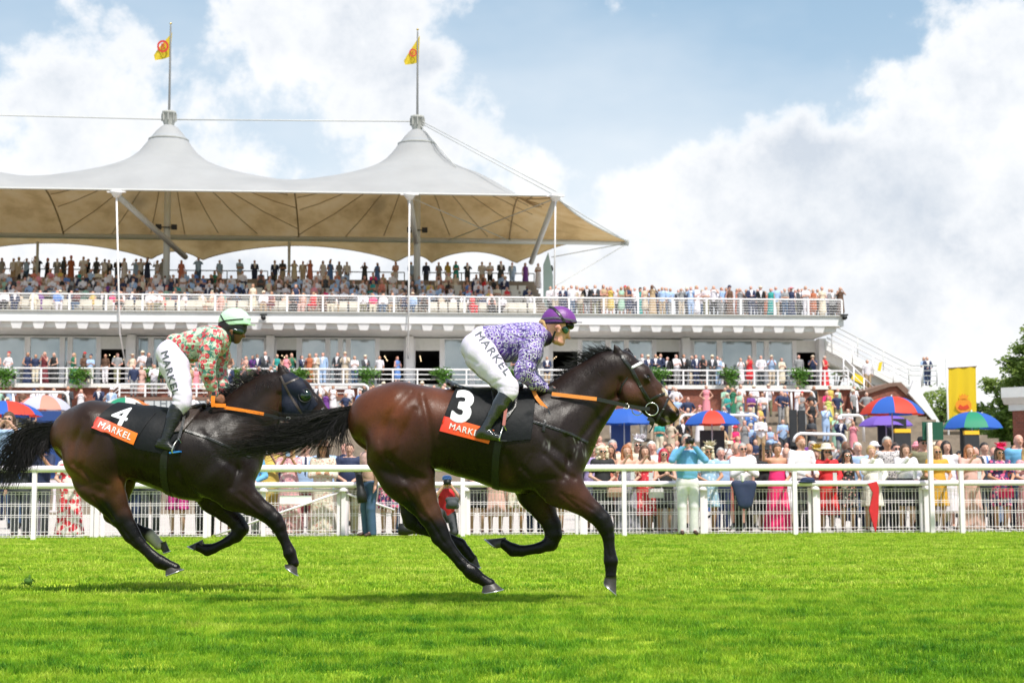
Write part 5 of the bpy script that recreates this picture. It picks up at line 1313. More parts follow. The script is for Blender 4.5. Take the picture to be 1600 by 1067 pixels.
def build_tack(H, c):
    S = H.surf; loc = H.base
    cloth = shell(S, H.xz(c['cloth']), 0.010, 'saddle_cloth', M_CLOTHBLK); cloth.location = loc
    tag(cloth, c['cloth_label'], 'saddle cloth', 'saddle cloths')
    top = shell(S, H.xz(c['top']), 0.017, 'number_panel', M_CLOTHBLK, cloth)
    bv = bvh_of(top.data)
    bq = H.xz(c['band']); sh = grid_sheet(40, 8); a = sh.color_attributes.new('col', 'FLOAT_COLOR', 'POINT')
    for i, v in enumerate(sh.vertices): a.data[i].color = (v.co.x, v.co.x, v.co.x, 1)
    f = bil([bq[3], bq[2], bq[1], bq[0]])
    decal(sh, f, bv, 'sponsor_band', c['bandmat'], cloth, 0.003)
    n = c['num']; tm = thicken(text_mesh(n[0], 1.0, 0.03 if n[0] == '3' else 0.0, sub=0.12), .016)
    hgt = n[4] * H.m; decal(tm, place_text(H, n[1], n[2], n[3], hgt / 0.70 * n[5], hgt / 0.70), bv, 'number', M_WHITEN, cloth, 0.004)
    n = c['word']; tm = thicken(text_mesh('MARKEL', 1.0, 0.0, spacing=1.15, sub=0.3), .016)
    hgt = n[3] * H.m; decal(tm, place_text(H, n[0], n[1], n[2], hgt / 0.70 * n[4], hgt / 0.70), bv, 'lettering', M_WHITEP, cloth, 0.006)
    # saddle
    F = field_for(H, c['seat'], 0.007)
    for ch in c['seat']: H.chain(F, ch, 0.012)
    sd = link('saddle', F.mesh('saddle', 2), None, c['seatmat']); sd.location = loc
    tag(sd, c['saddle_label'], 'saddle', 'racing saddles')
    for q in c['flaps']: shell(S, H.xz(q), 0.026, 'saddle_flap', c['seatmat'], sd)
    strap(S, H.xz(c['girth']), 24 * H.m, 0.006, 'girth', M_BLACK, sd)
    for sgn in (-1, 1):
        st = c['stirrup']; yb = sgn * c['foot_y']
        mb = MB(); mb.add(*strip([H.p(x, y, yb * f_) for (x, y), f_ in zip(c['leather'], (.75, .95, 1.06))], 0.022, 0.005)); lt = mb.build('stirrup_leather', c['leathermat'], sd)
        mb = MB(); pts = smooth_line([H.p(x, y, yb + o_) for (x, y), o_ in zip(st, (0, -.05, -.055, .045, .05, 0))], 5); mb.tube(pts, 0.0055, 6); irn = mb.build('stirrup_iron', M_STEEL, sd)
        mb = MB(); a_, b_ = H.p(*c['tread'][0], yb), H.p(*c['tread'][1], yb)
        mb.add(*strip([a_, b_], 0.012, 0.10)); mb.build('tread', c['treadmat'], irn)
    # bridle
    br = empty('bridle', loc); tag(br, c['bridle_label'], 'bridle', 'bridles')
    for nm, pts, w, m in c['straps']: strap(S, H.xz(pts), w * H.m, 0.005, nm, m, br)
    for nm, (x, y), r_, yy, rad, ax in c['rings']:
        mb = MB(); cc = H.p(x, y, yy); mb.tube([cc + Vector((math.cos(q) * r_ * H.m, math.sin(q) * ax, math.sin(q) * r_ * H.m)) for q in [2 * math.pi * i / 28 for i in range(28)]], rad, 8, closed=True)
        mb.build(nm, M_BLACK if nm == 'eye_cup_rim' else M_STEEL, br)
    for nm, pts, w, m in c['free']:
        mb = MB(); mb.add(*strip(smooth_line([H.p(*p_) for p_ in pts], 5), w * H.m, 0.006)); mb.build(nm, m, br)
    for nm, pts, w, m in c['chest']: strap(S, H.xz(pts), w * H.m, 0.006, nm, m, sd)
    return cloth, sd, br

SIL = []
T3 = dict(cloth=[(404, 331), (660, 343), (641, 508), (560, 516), (470, 505), (372, 440)], top=[(384, 336), (520, 333), (545, 420), (499, 524), (333, 480), (352, 425)],
    cloth_label='black saddle cloth with white number 3 on the leading horse', saddle_label='thin black racing saddle under the jockey in purple', bridle_label='black bridle with orange reins and large round bit ring',
    band=[(349, 429), (518, 477), (499, 523), (333, 479)], bandmat=M_BAND, num=('3', 411, 401, 12, 104, 1.0), word=(422, 478, 15.5, 20, 1.0),
    seat=[[(349, 293, 0, 3, 2), (358, 307, 0, 9, 3), (378, 320, 0, 12, 4), (405, 328, 0, 10, 5), (440, 332, 0, 9, 5), (520, 334, 0, 11, 5), (585, 326, 0, 13, 4), (610, 318, 0, 9, 3)]], seatmat=M_BLACKLEA,
    flaps=[[(505, 338), (600, 336), (592, 400), (556, 450), (520, 420)]], girth=[(535, 500), (524, 560), (520, 620), (522, 720)],
    stirrup=[(548, 452), (540, 480), (534, 506), (556, 508), (560, 480), (548, 452)], tread=[(530, 508), (560, 508)], treadmat=M_BLACKLEA, foot_y=.365, leather=[(560, 345), (556, 400), (549, 454)], leathermat=M_REDLEA,
    straps=[('headpiece', [(955, 214), (968, 236)], 12, M_BLACKLEA), ('cheek_strap', [(968, 236), (990, 262), (1020, 320), (1058, 380)], 12, M_BLACKLEA), ('cheek_strap', [(1024, 322), (1046, 360), (1056, 372)], 7, M_BLACKLEA), ('browband', [(989, 258), (1027, 238)], 9, M_WHITEP),
            ('noseband', [(1055, 368), (1080, 354), (1106, 345)], 8, M_BLACKLEA), ('drop_noseband', [(1118, 362), (1102, 398), (1090, 418), (1078, 446)], 8, M_BLACKLEA), ('throat_lash', [(976, 290), (956, 322), (949, 348)], 4, M_BLACKLEA)],
    rings=[('bit_ring', (1063, 398), 22, -.058, .0042, .008), ('bit_ring', (1013, 400), 19, .06, .0035, 0), ('rein_ring', (975, 388), 9, -.10, .0035, .01)],
    free=[('rein', [(1056, 398, -.062), (1005, 392, -.085), (940, 378, -.125), (872, 363, -.145)], 13, M_BLACKLEA), ('rein_grip', [(872, 363, -.147), (800, 355, -.155), (716, 345, -.16)], 13, M_ORANGE2), ('rein', [(1056, 398, .062), (1005, 392, .085), (940, 378, .125), (872, 363, .145), (740, 348, .15)], 13, M_BLACKLEA),
          ('rein_grip', [(650, 326, -.15), (664, 358, -.19), (697, 397, -.20)], 13, M_ORANGE2), ('rein_end', [(697, 397, -.20), (708, 420, -.215), (703, 448, -.23), (688, 480, -.245)], 9, M_BLACKLEA), ('bit_cup', [(1050, 428, -.035), (1066, 440, -.03), (1058, 452, -.02)], 16, M_BLACKLEA), ('chin_strap', [(1070, 446, -.02), (1062, 466, -.02), (1053, 480, -.02)], 5, M_BLACKLEA)],
    chest=[('breast_strap', [(580, 428), (640, 444), (700, 462), (780, 488), (838, 516)], 9, M_BLACKLEA), ('buckle_strap', [(690, 440), (684, 480)], 10, M_BLACKLEA)])
cl3, sd3, br3 = build_tack(H3, T3)
T4 = dict(cloth=[(420, 378), (600, 376), (668, 400), (648, 500), (590, 556), (505, 540), (400, 470)], top=[(415, 381), (530, 378), (560, 420), (498, 527), (355, 468), (376, 430)],
    cloth_label='black saddle cloth with white number 4 on the second horse', saddle_label='brown racing saddle under the jockey in mint floral silks', bridle_label='dark bridle with bright orange reins over the navy hood',
    band=[(374, 430), (512, 487), (498, 526), (356, 467)], bandmat=M_BAND4, num=('4', 446, 428, 18, 66, 1.25), word=(434, 478, 22, 21, 1.0),
    seat=[[(472, 377, 0, 3, 2), (486, 388, 0, 8, 3), (515, 400, 0, 9, 5), (580, 407, 0, 9, 5), (640, 404, 0, 12, 5), (690, 392, 0, 12, 4), (708, 384, 0, 8, 3)]], seatmat=M_BROWNLEA,
    flaps=[[(612, 404), (708, 400), (690, 440), (664, 480), (626, 488)]], girth=[(604, 540), (596, 600), (592, 650), (590, 740)],
    stirrup=[(620, 500), (604, 522), (598, 548), (624, 550), (630, 520), (620, 500)], tread=[(592, 550), (628, 545)], treadmat=M_BLUEP, foot_y=.36, leather=[(640, 420), (632, 460), (620, 502)], leathermat=M_BLACKLEA,
    straps=[('cheek_strap', [(979, 286), (1009, 348), (1052, 416)], 8, M_BROWNLEA), ('browband', [(991, 316), (1012, 306), (1040, 292)], 7, M_BROWNLEA), ('noseband', [(1086, 428), (1128, 396)], 8, M_BLACKLEA)],
    rings=[('bit_ring', (1086, 448), 18, -.058, .004, .008), ('rein_ring', (1000, 432), 7, -.105, .0035, .01), ('eye_cup_rim', (1060, 351), 23, -.088, .004, .012)],
    free=[('rein', [(1080, 448, -.062), (1040, 445, -.085), (990, 434, -.12), (915, 415, -.14)], 11, M_BLACKLEA), ('rein_grip', [(916, 415, -.142), (850, 403, -.15), (778, 392, -.15)], 11, M_ORANGE), ('rein_grip', [(784, 386, -.155), (738, 384, -.16)], 13, M_ORANGE), ('rein_grip', [(741, 352, -.165), (739, 372, -.168), (742, 390, -.165)], 14, M_ORANGE), ('rein', [(1080, 448, .062), (990, 434, .12), (915, 415, .14), (770, 392, .14)], 11, M_BLACKLEA), ('rein_end', [(742, 338, -.16), (742, 354, -.165)], 12, M_BLACKLEA)],
    chest=[('breast_strap', [(650, 470), (740, 500), (830, 540), (880, 566)], 9, M_BLACKLEA)])
hood = shell(H4.surf, H4.xz([(984, 284), (1020, 270), (1046, 288), (1106, 382), (1068, 426), (984, 418)]), 0.004, 'horse_hood', M_NAVYHOOD); hood.location = H4.base
tag(hood, 'navy cloth hood with dark eye cups on the second horse', 'hood')
for sgn in (-1, 1):
    mb = MB(); c_ = H4.p(1060, 351, sgn * .072); mb.lathe([(0.048 * math.cos(q), -sgn * -0.026 * math.sin(q)) for q in [R(90 * i / 7) for i in range(8)]], c_, 20, (0, sgn * sgn, 0)); mb.build('eye_cup', M_LENS, hood)
cl4, sd4, br4 = build_tack(H4, T4)

# ---------------------------------------------------------------- jockeys
def dome_field(H, c):
    cx, cy, rx, ry, rz, rim = c['dome']
    o = H.p(cx, cy); F = Field(o - Vector((.2, .14, .16)), o + Vector((.22, .14, .16)), 0.0055)
    F.ell(o, (rx * H.m, ry, rz * H.m), 0.0, 0, rot=-R(c.get('tilt', 4)))
    zr = H.p(0, rim).z; Z = F.ax[2][None, None, :]; X = F.ax[0][:, None, None]
    F.F = np.maximum(F.F, (zr - Z - (X - o.x) * -math.tan(R(c.get('tilt', 4)))).astype(np.float32))
    return F

def build_jockey(H, c):
    h = 0.0085
    all_ch = c['torso'] + c['arms'] + c['breeches'] + c['boots'] + c['head']
    F = field_for(H, all_ch, h)
    for ch in c['torso'] + c['arms'] + c['breeches'] + c['boots']:
        H.chain(F, [(a[0], a[1], a[2], max(a[3] - 6, 5), a[4]) for a in ch], 0.02)
    for ch in c['head']: H.chain(F, ch, 0.012)
    for ch in c['face']: H.chain(F, ch, 0.006)
    for hd in c['hands']: H.chain(F, hd, 0.006)
    me = F.mesh('person', 2)
    sk = np.array(c['skin']); dk = [(H.p(x, y), r_ * H.m, np.array(col), w) for x, y, r_, col, w in c['facepaint']]
    def pf(V):
        col = np.tile(sk, (len(V), 1))
        for q, r_, cc, w in dk:
            e = np.exp(-((V[:, 0] - q.x) ** 2 + (V[:, 2] - q.z) ** 2) / (r_ * r_))[:, None] * w; col = col * (1 - e) + cc * e
        return col
    paint(me, pf)
    o = link('person', me, None, M_SKIN_A); o.location = H.base
    tag(o, c['label'], 'jockey', 'jockeys')
    def cloth(nm, chains, m, k, grooves=(), hh=0.0075, bumps=()):
        F = field_for(H, chains, hh)
        for ch in chains: H.chain(F, ch, k)
        for b in bumps: F.ell(H.p(b[0], b[1], b[2]), (b[3] * H.m, b[4] * H.m, b[5] * H.m), 0.03)
        for pts, w, a in grooves: F.stroke(H.xz(pts), w * H.m, a)
        return link(nm, F.mesh(nm, 2), o, m)
    cloth('silk_shirt', c['torso'] + c['arms'], c['silk'], 0.022, c.get('tg', ()))
    br = cloth('breeches', c['breeches'], M_BREECH, 0.03, c.get('bg', ()))
    for b in c['boots']:
        F = field_for(H, [b] + c['foot'](b), 0.006); H.chain(F, b, 0.008)
        for ft in c['foot'](b): H.chain(F, ft, 0.012)
        bt = link('boot', F.mesh('boot', 2), o, c['bootmat'])
    bv = bvh_of(br.data); n = c['word']
    tm = thicken(text_mesh('MARKEL', 1.0, 0.0, spacing=1.18, sub=0.3), .022); hgt = n[3] * H.m
    decal(tm, place_text(H, n[0], n[1], n[2], hgt / .7 * n[4], hgt / .7), bv, 'lettering', mat('grey_print', (0.09, 0.10, 0.12), rough=0.6), o, 0.003)
    F = field_for(H, c['collar'], 0.006)
    for ch in c['collar']: H.chain(F, ch, 0.01)
    link('collar', F.mesh('collar', 2), o, c['collarmat'])
    # helmet
    F = dome_field(H, c); hm = F.mesh('helmet', 2); he = link('helmet', hm, o, c['helmat']); hs = surf_of(hm)
    pk = c['peak']; mb = MB(); up = []; 
    for j in range(2):
        for i in range(13):
            q = R(-90 + 180 * i / 12); u = math.cos(q); v = math.sin(q)
            for k_ in (0, 1):
                x = (pk[0] + (pk[2] - pk[0]) * u) if k_ else pk[0] - 6
                y = pk[1] + (pk[3] - pk[1]) * (u if k_ else 0) + (3 if j else 0)
                up.append(H.p(x, y, v * .082))
    fs = []
    for i in range(12):
        fs += [(2 * i, 2 * i + 1, 2 * i + 3, 2 * i + 2), (26 + 2 * i + 2, 26 + 2 * i + 3, 26 + 2 * i + 1, 26 + 2 * i), (2 * i + 1, 26 + 2 * i + 1, 26 + 2 * i + 3, 2 * i + 3)]
    mb.add(up, fs, True); mb.build('peak', c['peakmat'], he)
    for nm, pts, w, m in c['helstraps']: strap(hs, H.xz(pts), w * H.m, 0.004, nm, m, he)
    for nm, pts, w, m, y in c['facestraps']:
        mb = MB(); mb.add(*strip(smooth_line([H.p(a[0], a[1], a[2]) for a in pts], 4), w * H.m, 0.004)); mb.build(nm, m, he)
    for nm, chs, m in c['extras']:
        F = field_for(H, chs, 0.0045, 0.03)
        for ch in chs: H.chain(F, ch, 0.006)
        link(nm, F.mesh(nm, 2), o, m)
    return o

def fist(x, y, yo, sg, u=1.0):
    """palm, four curled fingers and a thumb around a rein; sg = side the knuckles face"""
    out = [[(x - 12, y - 2, yo, 13 * u, .9), (x + 4, y + 2, yo, 15 * u, .8)]]
    for i, (dy, ln) in enumerate(((-9, 13), (-3, 15), (4, 14), (10, 11))):
        out.append([(x + 2, y + dy, yo + sg * .012, 5, 1), (x + ln, y + dy + 1, yo + sg * .018, 4.6, 1), (x + ln + 3, y + dy + 3, yo - sg * .004, 4.3, 1), (x + ln - 6, y + dy + 4, yo - sg * .014, 4, 1)])
    out.append([(x - 6, y - 10, yo, 5.5, 1), (x + 6, y - 15, yo - sg * .006, 5, 1), (x + 15, y - 12, yo - sg * .01, 4.3, 1)])
    return out
SK3 = (0.78, 0.37, 0.29)
J3 = dict(label='jockey in purple circle silks and purple cap crouching on the leading horse', skin=SK3,
    torso=[[(478, 150, 0, 40, 1.5), (510, 160, 0, 52, 1.38), (560, 168, 0, 66, 1.25), (610, 165, 0, 67, 1.3), (645, 150, 0, 54, 1.55), (668, 140, 0, 40, 1.4)]],
    arms=[[(650, 158, -.16, 42, 1), (640, 205, -.21, 38, 1), (622, 256, -.23, 33, 1), (618, 272, -.23, 30, 1), (655, 308, -.18, 24, 1), (690, 325, -.12, 16, 1)],
          [(650, 158, .16, 42, 1), (650, 205, .21, 36, 1), (635, 256, .23, 30, 1), (632, 270, .23, 28, 1), (665, 305, .17, 22, 1), (694, 322, .10, 16, 1)]],
    breeches=[[(474, 152, 0, 42, 1.5), (458, 180, 0, 54, 1.35)], [(454, 186, -.09, 53, 1.0), (472, 210, -.14, 54, 1.0), (500, 246, -.20, 47, 1.0), (534, 286, -.26, 38, 1.0), (565, 320, -.30, 32, 1.0), (567, 338, -.31, 28, 1), (556, 356, -.31, 27, 1)],
              [(452, 186, .09, 54, 1.0), (470, 212, .14, 58, 1.0), (498, 248, .20, 51, 1.0), (535, 292, .27, 40, 1.0), (562, 320, .30, 35, 1.0), (566, 338, .31, 31, 1), (556, 356, .31, 27, 1)]],
    boots=[[(556, 354, s_ * .312, 29, 1), (536, 386, s_ * .318, 28, 1), (512, 422, s_ * .325, 21, 1), (492, 455, s_ * .33, 18, 1), (476, 476, s_ * .335, 17, 1)] for s_ in (-1, 1)],
    foot=lambda b: [[(466, 480, b[0][2] * 1.07, 15, .95), (500, 486, b[0][2] * 1.07, 17, 1.0), (530, 496, b[0][2] * 1.07, 12, 1.3)], [(458, 491, b[0][2] * 1.07, 9, 1.2), (534, 504, b[0][2] * 1.07, 7, 1.9)]], bootmat=M_BOOT3,
    head=[[(685, 150, 0, 26, 1.1), (712, 138, 0, 26, 1.1)], [(718, 105, 0, 42, .86), (745, 103, 0, 40, .86)], [(735, 126, 0, 34, .88), (743, 146, 0, 22, .98), (749, 166, 0, 13, 1.3)]],
    face=[[(764, 128, 0, 14, 1.6), (766, 140, 0, 12, 1.4)], [(767, 132, 0, 6, 1), (777, 151, 0, 5.5, 1.3)], [(758, 150, 0, 13, 1.4)], [(764, 158, 0, 4.5, 2.2)], [(758, 169, 0, 4.5, 2.2)], [(749, 175, 0, 9, 1.5)], [(730, 160, 0, 14, 2.2), (744, 168, 0, 10, 2.0)], [(731, 114, -.084, 6, .6), (739, 110, -.088, 6, .6), (744, 118, -.086, 5, .6), (740, 128, -.084, 5, .6), (735, 134, -.080, 4, .6)]],
    facepaint=[(766, 163, 4, (0.10, 0.02, 0.02), .9), (768, 162, 3, (0.8, 0.75, 0.7), .6), (738, 120, 8, (0.60, 0.22, 0.15), .6), (755, 150, 14, (0.76, 0.38, 0.29), .5)],
    hands=fist(712, 336, -.10, -1) + fist(714, 334, .09, 1), silk=M_CIRC, word=(512, 213, 54, 27, 1.15), collar=[[(682, 152, 0, 31, 1.2), (699, 143, 0, 29, 1.15)], [(694, 160, 0, 16, 1.5), (700, 164, 0, 13, 1.5)]], collarmat=M_PURPD,
    dome=(740, 95, 62, .098, 55, 106), tilt=2, peak=(785, 95, 822, 96), peakmat=M_PURPD, helmat=M_PURP,
    helstraps=[('goggle_strap', [(700, 44), (720, 50), (740, 72), (756, 96), (764, 112)], 9, M_BLACK), ('cap_band', [(676, 88), (720, 86), (760, 90), (802, 96)], 7, M_GREYB), ('cap_rim', [(674, 104), (710, 102), (760, 103)], 9, M_PURPD), ('strap_print', [(731, 63), (744, 80)], 4, M_WHITEP)],
    facestraps=[('chin_strap', [(728, 128, -.078), (720, 150, -.066), (712, 166, -.05), (706, 172, -.02)], 7, M_BLACK, 0)],
    extras=[('goggles', [[(765, 116, 0, 8, 3.6), (769, 124, 0, 8, 3.2), (769, 132, 0, 5, 3.2)], [(758, 118, -.060, 9, .4), (764, 128, -.056, 9, .4)]], M_GRN), ('goggle_peak', [[(770, 108, 0, 12, 3.0), (782, 110, 0, 12, 2.6)]], M_BLACK),
            ('glove', fist(712, 336, -.10, -1, 1.12), M_BLACK), ('glove', fist(714, 334, .09, 1, 1.12), M_BLACK), ('hair', [[(688, 104, 0, 20, 1.6), (684, 112, 0, 12, 1.8)], [(690, 108, -.062, 7, .6), (698, 122, -.066, 3, .6)]], M_BLOND)],
    tg=[([(500, 210), (560, 190), (640, 200)], 8, .006), ([(600, 120), (615, 180), (600, 240)], 8, .006), ([(540, 110), (530, 170)], 8, .005)], bg=[([(405, 215), (460, 250)], 6, .006), ([(555, 345), (590, 350)], 5, .005), ([(530, 330), (595, 340)], 4, .004), ([(450, 130), (500, 200), (540, 240)], 7, .006), ([(500, 320), (560, 300)], 5, .005)])
jk3 = build_jockey(H3, J3)
SK4 = (0.20, 0.085, 0.045)
J4 = dict(label='jockey in mint and red floral silks, pale green cap, riding the second horse', skin=SK4,
    torso=[[(606, 165, 0, 28, 2.0), (626, 178, 0, 42, 1.5), (665, 180, 0, 54, 1.4), (710, 172, 0, 60, 1.35), (745, 162, 0, 54, 1.5), (768, 150, 0, 36, 1.4)]],
    arms=[[(742, 150, -.16, 36, 1), (728, 195, -.20, 34, 1), (718, 245, -.21, 29, 1), (720, 272, -.20, 26, 1), (732, 310, -.15, 21, 1), (742, 345, -.11, 17, 1)],
          [(762, 165, .15, 36, 1), (764, 210, .19, 34, 1), (760, 250, .20, 28, 1), (764, 280, .19, 26, 1), (775, 315, .13, 20, 1), (782, 340, .09, 16, 1)]],
    breeches=[[(604, 172, 0, 26, 2.0), (594, 206, 0, 48, 1.4)], [(592, 208, -.09, 50, 1.0), (606, 248, -.13, 49, 1.0), (622, 300, -.20, 40, 1.0), (634, 352, -.25, 30, 1.0), (631, 378, -.26, 29, 1.0), (616, 402, -.27, 25, 1)],
              [(592, 208, .09, 50, 1.0), (606, 248, .13, 49, 1.0), (622, 300, .20, 40, 1.0), (634, 352, .25, 30, 1.0), (631, 378, .26, 29, 1.0), (616, 402, .27, 25, 1)]],
    boots=[[(612, 402, s_ * .275, 27, 1), (600, 436, s_ * .29, 24, 1), (584, 480, s_ * .31, 19, 1), (574, 504, s_ * .32, 18, 1)] for s_ in (-1, 1)],
    foot=lambda b: [[(556, 514, b[0][2] * 1.18, 15, .95), (580, 522, b[0][2] * 1.18, 15, 1.0), (602, 536, b[0][2] * 1.18, 10, 1.4)], [(546, 523, b[0][2] * 1.18, 9, 1.2), (604, 543, b[0][2] * 1.18, 6, 2.0)]], bootmat=M_BOOT4,
    head=[[(770, 150, 0, 24, 1.1), (788, 138, 0, 23, 1.1)], [(798, 108, 0, 38, .9), (822, 106, 0, 36, .9)], [(812, 126, 0, 31, .9), (820, 142, 0, 23, .95), (821, 157, 0, 15, 1.1)]],
    face=[[(838, 126, 0, 12, 1.6), (840, 136, 0, 10, 1.4)], [(842, 132, 0, 5, 1), (848, 146, 0, 5.5, 1.3)], [(834, 146, 0, 11, 1.2)], [(838, 153, 0, 5, 1.8)], [(834, 161, 0, 5, 1.8)], [(825, 166, 0, 8, 1.3)], [(800, 128, -.078, 5, .5), (805, 126, -.080, 5, .5), (805, 138, -.078, 4, .5)]],
    facepaint=[(838, 157, 4, (0.08, 0.02, 0.015), .8), (826, 164, 10, (0.13, 0.05, 0.03), .5)],
    hands=fist(760, 366, -.10, -1, 1.1) + fist(786, 358, .08, 1, 1.1), silk=M_FLOR, word=(613, 280, 71, 26, 1.05), collar=[[(770, 150, 0, 32, 1.15), (783, 146, 0, 27, 1.1)], [(783, 164, 0, 12, 1.5)]], collarmat=M_MINTD,
    dome=(814, 96, 56, .094, 50, 112), tilt=4, peak=(862, 103, 887, 106), peakmat=M_MINTD, helmat=M_MINT,
    helstraps=[('goggle_strap', [(760, 102), (790, 95), (820, 92), (850, 89)], 4, M_BLACK), ('elastic', [(770, 74), (782, 92), (798, 113)], 4, M_BLACK)],
    facestraps=[('chin_strap', [(796, 118, -.072), (806, 142, -.072), (808, 166, -.05)], 11, M_BLACK, 0), ('chin_strap', [(766, 110, -.06), (785, 128, -.075), (806, 142, -.074)], 9, M_BLACK, 0)],
    extras=[('goggles', [[(836, 126, 0, 9, 3.4), (842, 132, 0, 8, 3.2)], [(812, 124, -.076, 7, .5), (836, 130, -.060, 10, .6)]], M_LENS), ('spare_goggles', [[(856, 84, -.03, 9, 1), (862, 84, .0, 9, 1.4), (856, 84, .03, 9, 1)]], M_CLEAR), ('balaclava', [[(798, 112, 0, 41, .92), (822, 114, 0, 36, .94)]], M_BLACK)],
    tg=[([(640, 215), (690, 200), (720, 215)], 8, .006), ([(690, 120), (700, 170), (695, 220)], 8, .006), ([(650, 140), (655, 190)], 7, .005)], bg=[([(545, 225), (590, 250)], 6, .006), ([(595, 372), (650, 380)], 5, .006), ([(600, 350), (655, 360)], 5, .005), ([(585, 388), (645, 396)], 4, .004), ([(600, 180), (640, 240)], 7, .005)])
jk4 = build_jockey(H4, J4)
# ================================================================ running rail, barrier panels
ZR1 = SP(800, 731, FENCE).z; Y2 = FENCE + .78; ZR2 = SP(800, 756.5, Y2).z
r = froot('running_rail', (0, FENCE, 0)); tag(r, 'thick white plastic running rail along the course, in front of the crowd', 'rail')
xs = [SX(p, FENCE, 760) for p in (-260, 54, 322, 590 + 133, 975, 1241.5, 1502, 1765)]
c = MB(); c.tube([(xs[0] - 2, 0, ZR1), (0, 0, ZR1), (xs[-1] + 2, 0, ZR1)], .059, 14); c.build('rail_tube', M_WHITER, r)
for x in xs:
    c = MB(); c.box(x - .037, x + .037, -.03, .03, 0, ZR1 - .05); c.build('rail_post', M_WHITER, r)
r = froot('crowd_rail', (0, Y2, 0)); tag(r, 'slimmer white rail just behind the running rail that the crowd leans on', 'rail')
c = MB(); c.tube([(xs[0] - 2, 0, ZR2), (0, 0, ZR2), (xs[-1] + 2, 0, ZR2)], .05, 12); c.build('rail_tube', M_WHITER, r)
for p in (-120, 150, 410, 535, 725, 908, 1096, 1272, 1446, 1622):
    x = SX(p, Y2, 760) + .02; c = MB(); c.box(x - .038, x + .038, .02, .08, 0, ZR2 - .03); c.build('rail_post', M_WHITER, r); c = MB(); c.lathe([(.08, -.02), (.09, .0), (.07, .04), (.05, .06)], (x, .03, ZR2 - .10), 10); c.build('rail_clip', M_WHITER, r)
ZPn = SP(800, 765.5, Y2 + .1).z
panels = [(-232, -46), (-42, 147), (158, 330), (338, 532), (539, 722), (729, 904), (912, 1092), (1100, 1268), (1276, 1442), (1450, 1618)]
where = ['off the left edge', 'behind the tail of the second horse', 'behind the hind legs of the second horse', 'with a small white board, left of the security guard', 'behind the man with the long lens', 'under the belly of the leading horse', 'right of the leading horse, behind the women in black and grey', 'under the man in white shirt and tie', 'in front of the woman in red with cream hat', 'at the right edge, in front of the woman in pink']
for (a, b), wl in zip(panels, where):
    xa, xb = SX(a, Y2 + .1, 800), SX(b, Y2 + .1, 800); r = froot('barrier_panel', (xa, Y2 + .1, 0)); w = xb - xa
    tag(r, 'white wire barrier panel ' + wl, 'barrier', 'white wire barrier panels')
    for x in (.03, w - .03): c = MB(); c.box(x - .03, x + .03, -.02, .02, 0, ZPn + .03); c.build('panel_post', M_WHITER, r)
    c = MB(); n = int(w / .062); rr = .0040
    for i in range(1, n):
        x = w * i / n; c.box(x - rr, x + rr, -rr, rr, .03, ZPn)
    for z in (ZPn, ZPn - .04, ZPn - .21, ZPn - .245, ZPn - .40, ZPn - .435, .12, .06, .03):
        c.box(.03, w - .03, -rr - .004, rr - .004, z - rr * 1.2, z + rr * 1.2)
    tag(c.build('wire_mesh', M_WHITER, r), kind='stuff')
    if a == 338:
        q = [SP(p, y, Y2 + .05) for p, y in ((437, 774), (487, 774), (487, 787), (437, 787))]; c = MB(); c.box(q[0].x - xa, q[1].x - xa, -.05, -.03, q[2].z, q[0].z); c.build('small_board', M_WHITE, r)
        c = MB(); c.tube([(0, -.06, .05), (w, -.06, ZPn - .02)], .022, 6); c.build('brace', M_WHITER, r)
        c = MB(); c.tube([(0, -.06, ZPn + .01), (w, -.06, ZPn + .01)], .028, 8); c.build('top_bar', M_WHITER, r)
    if a == 539:
        c = MB(); c.tube([(0, -.06, ZPn - .04), (w * .42, -.06, ZPn * .58)], .022, 6); c.build('brace', M_WHITER, r)

# ---------------------------------------------------------------- hoop barriers on the steps
def hoop(pts, y, label, r_=.065):
    q = [SP(a, b, y) for a, b in pts]; b = Vector((q[0].x, y, 0)); c = MB(); rt = froot('crush_barrier', (b.x, y, 0))
    out = []
    for i, p in enumerate(q):
        if 0 < i < len(q) - 1:
            a_ = (q[i - 1] - p).normalized() * .18; d_ = (q[i + 1] - p).normalized() * .18
            out += [p + a_, p + a_ * .35 + d_ * .35, p + d_]
        else: out.append(p)
    c.tube([p - b for p in out], r_, 8); c.build('bar', M_WHITE, rt); tag(rt, label, 'barrier', 'white tubular crush barriers')
    return rt, b
for pts, y, lb, legs in [
    ([(-60, 612), (105, 613), (108, 640)], 76, 'long white crush barrier at the far left above the umbrellas', [20, 62]),
    ([(448, 601), (574, 601), (578, 622)], 79, 'white crush barrier above the rump of the leading horse', [500]),
    ([(728, 603), (868, 605), (872, 640)], 78, 'white crush barrier seen over the saddle of the leading horse', [800]),
    ([(985, 607), (1040, 607), (1046, 640)], 78, 'short white crush barrier left of the brick wall, behind the horse head', [1000]),
    ([(1158, 640), (1160, 609), (1270, 611), (1279, 652)], 77, 'large white crush barrier with men in hats leaning on it', [1198, 1236]),
    ([(1062, 700), (1064, 648), (1184, 649), (1192, 690)], 66, 'white crush barrier behind the red and blue umbrella', [1144]),
    ([(1308, 672), (1309, 649), (1348, 649), (1350, 690)], 67, 'short white crush barrier left of the umbrellas', []),
    ([(1240, 690), (1244, 677), (1320, 679), (1322, 700)], 62, 'low white crush barrier above the man with the beard', [])]:
    rt, b = hoop(pts, y, lb)
    for px in legs:
        yt = np.interp(px, [pts[0][0], pts[-1][0]], [min(p[1] for p in pts)] * 2); p = SP(px, yt, y); c = MB(); c.tube([p - b, Vector((p.x + .12, y + .35, gz(y) + .0)) - b], .055, 8); c.build('leg', M_WHITE, rt)

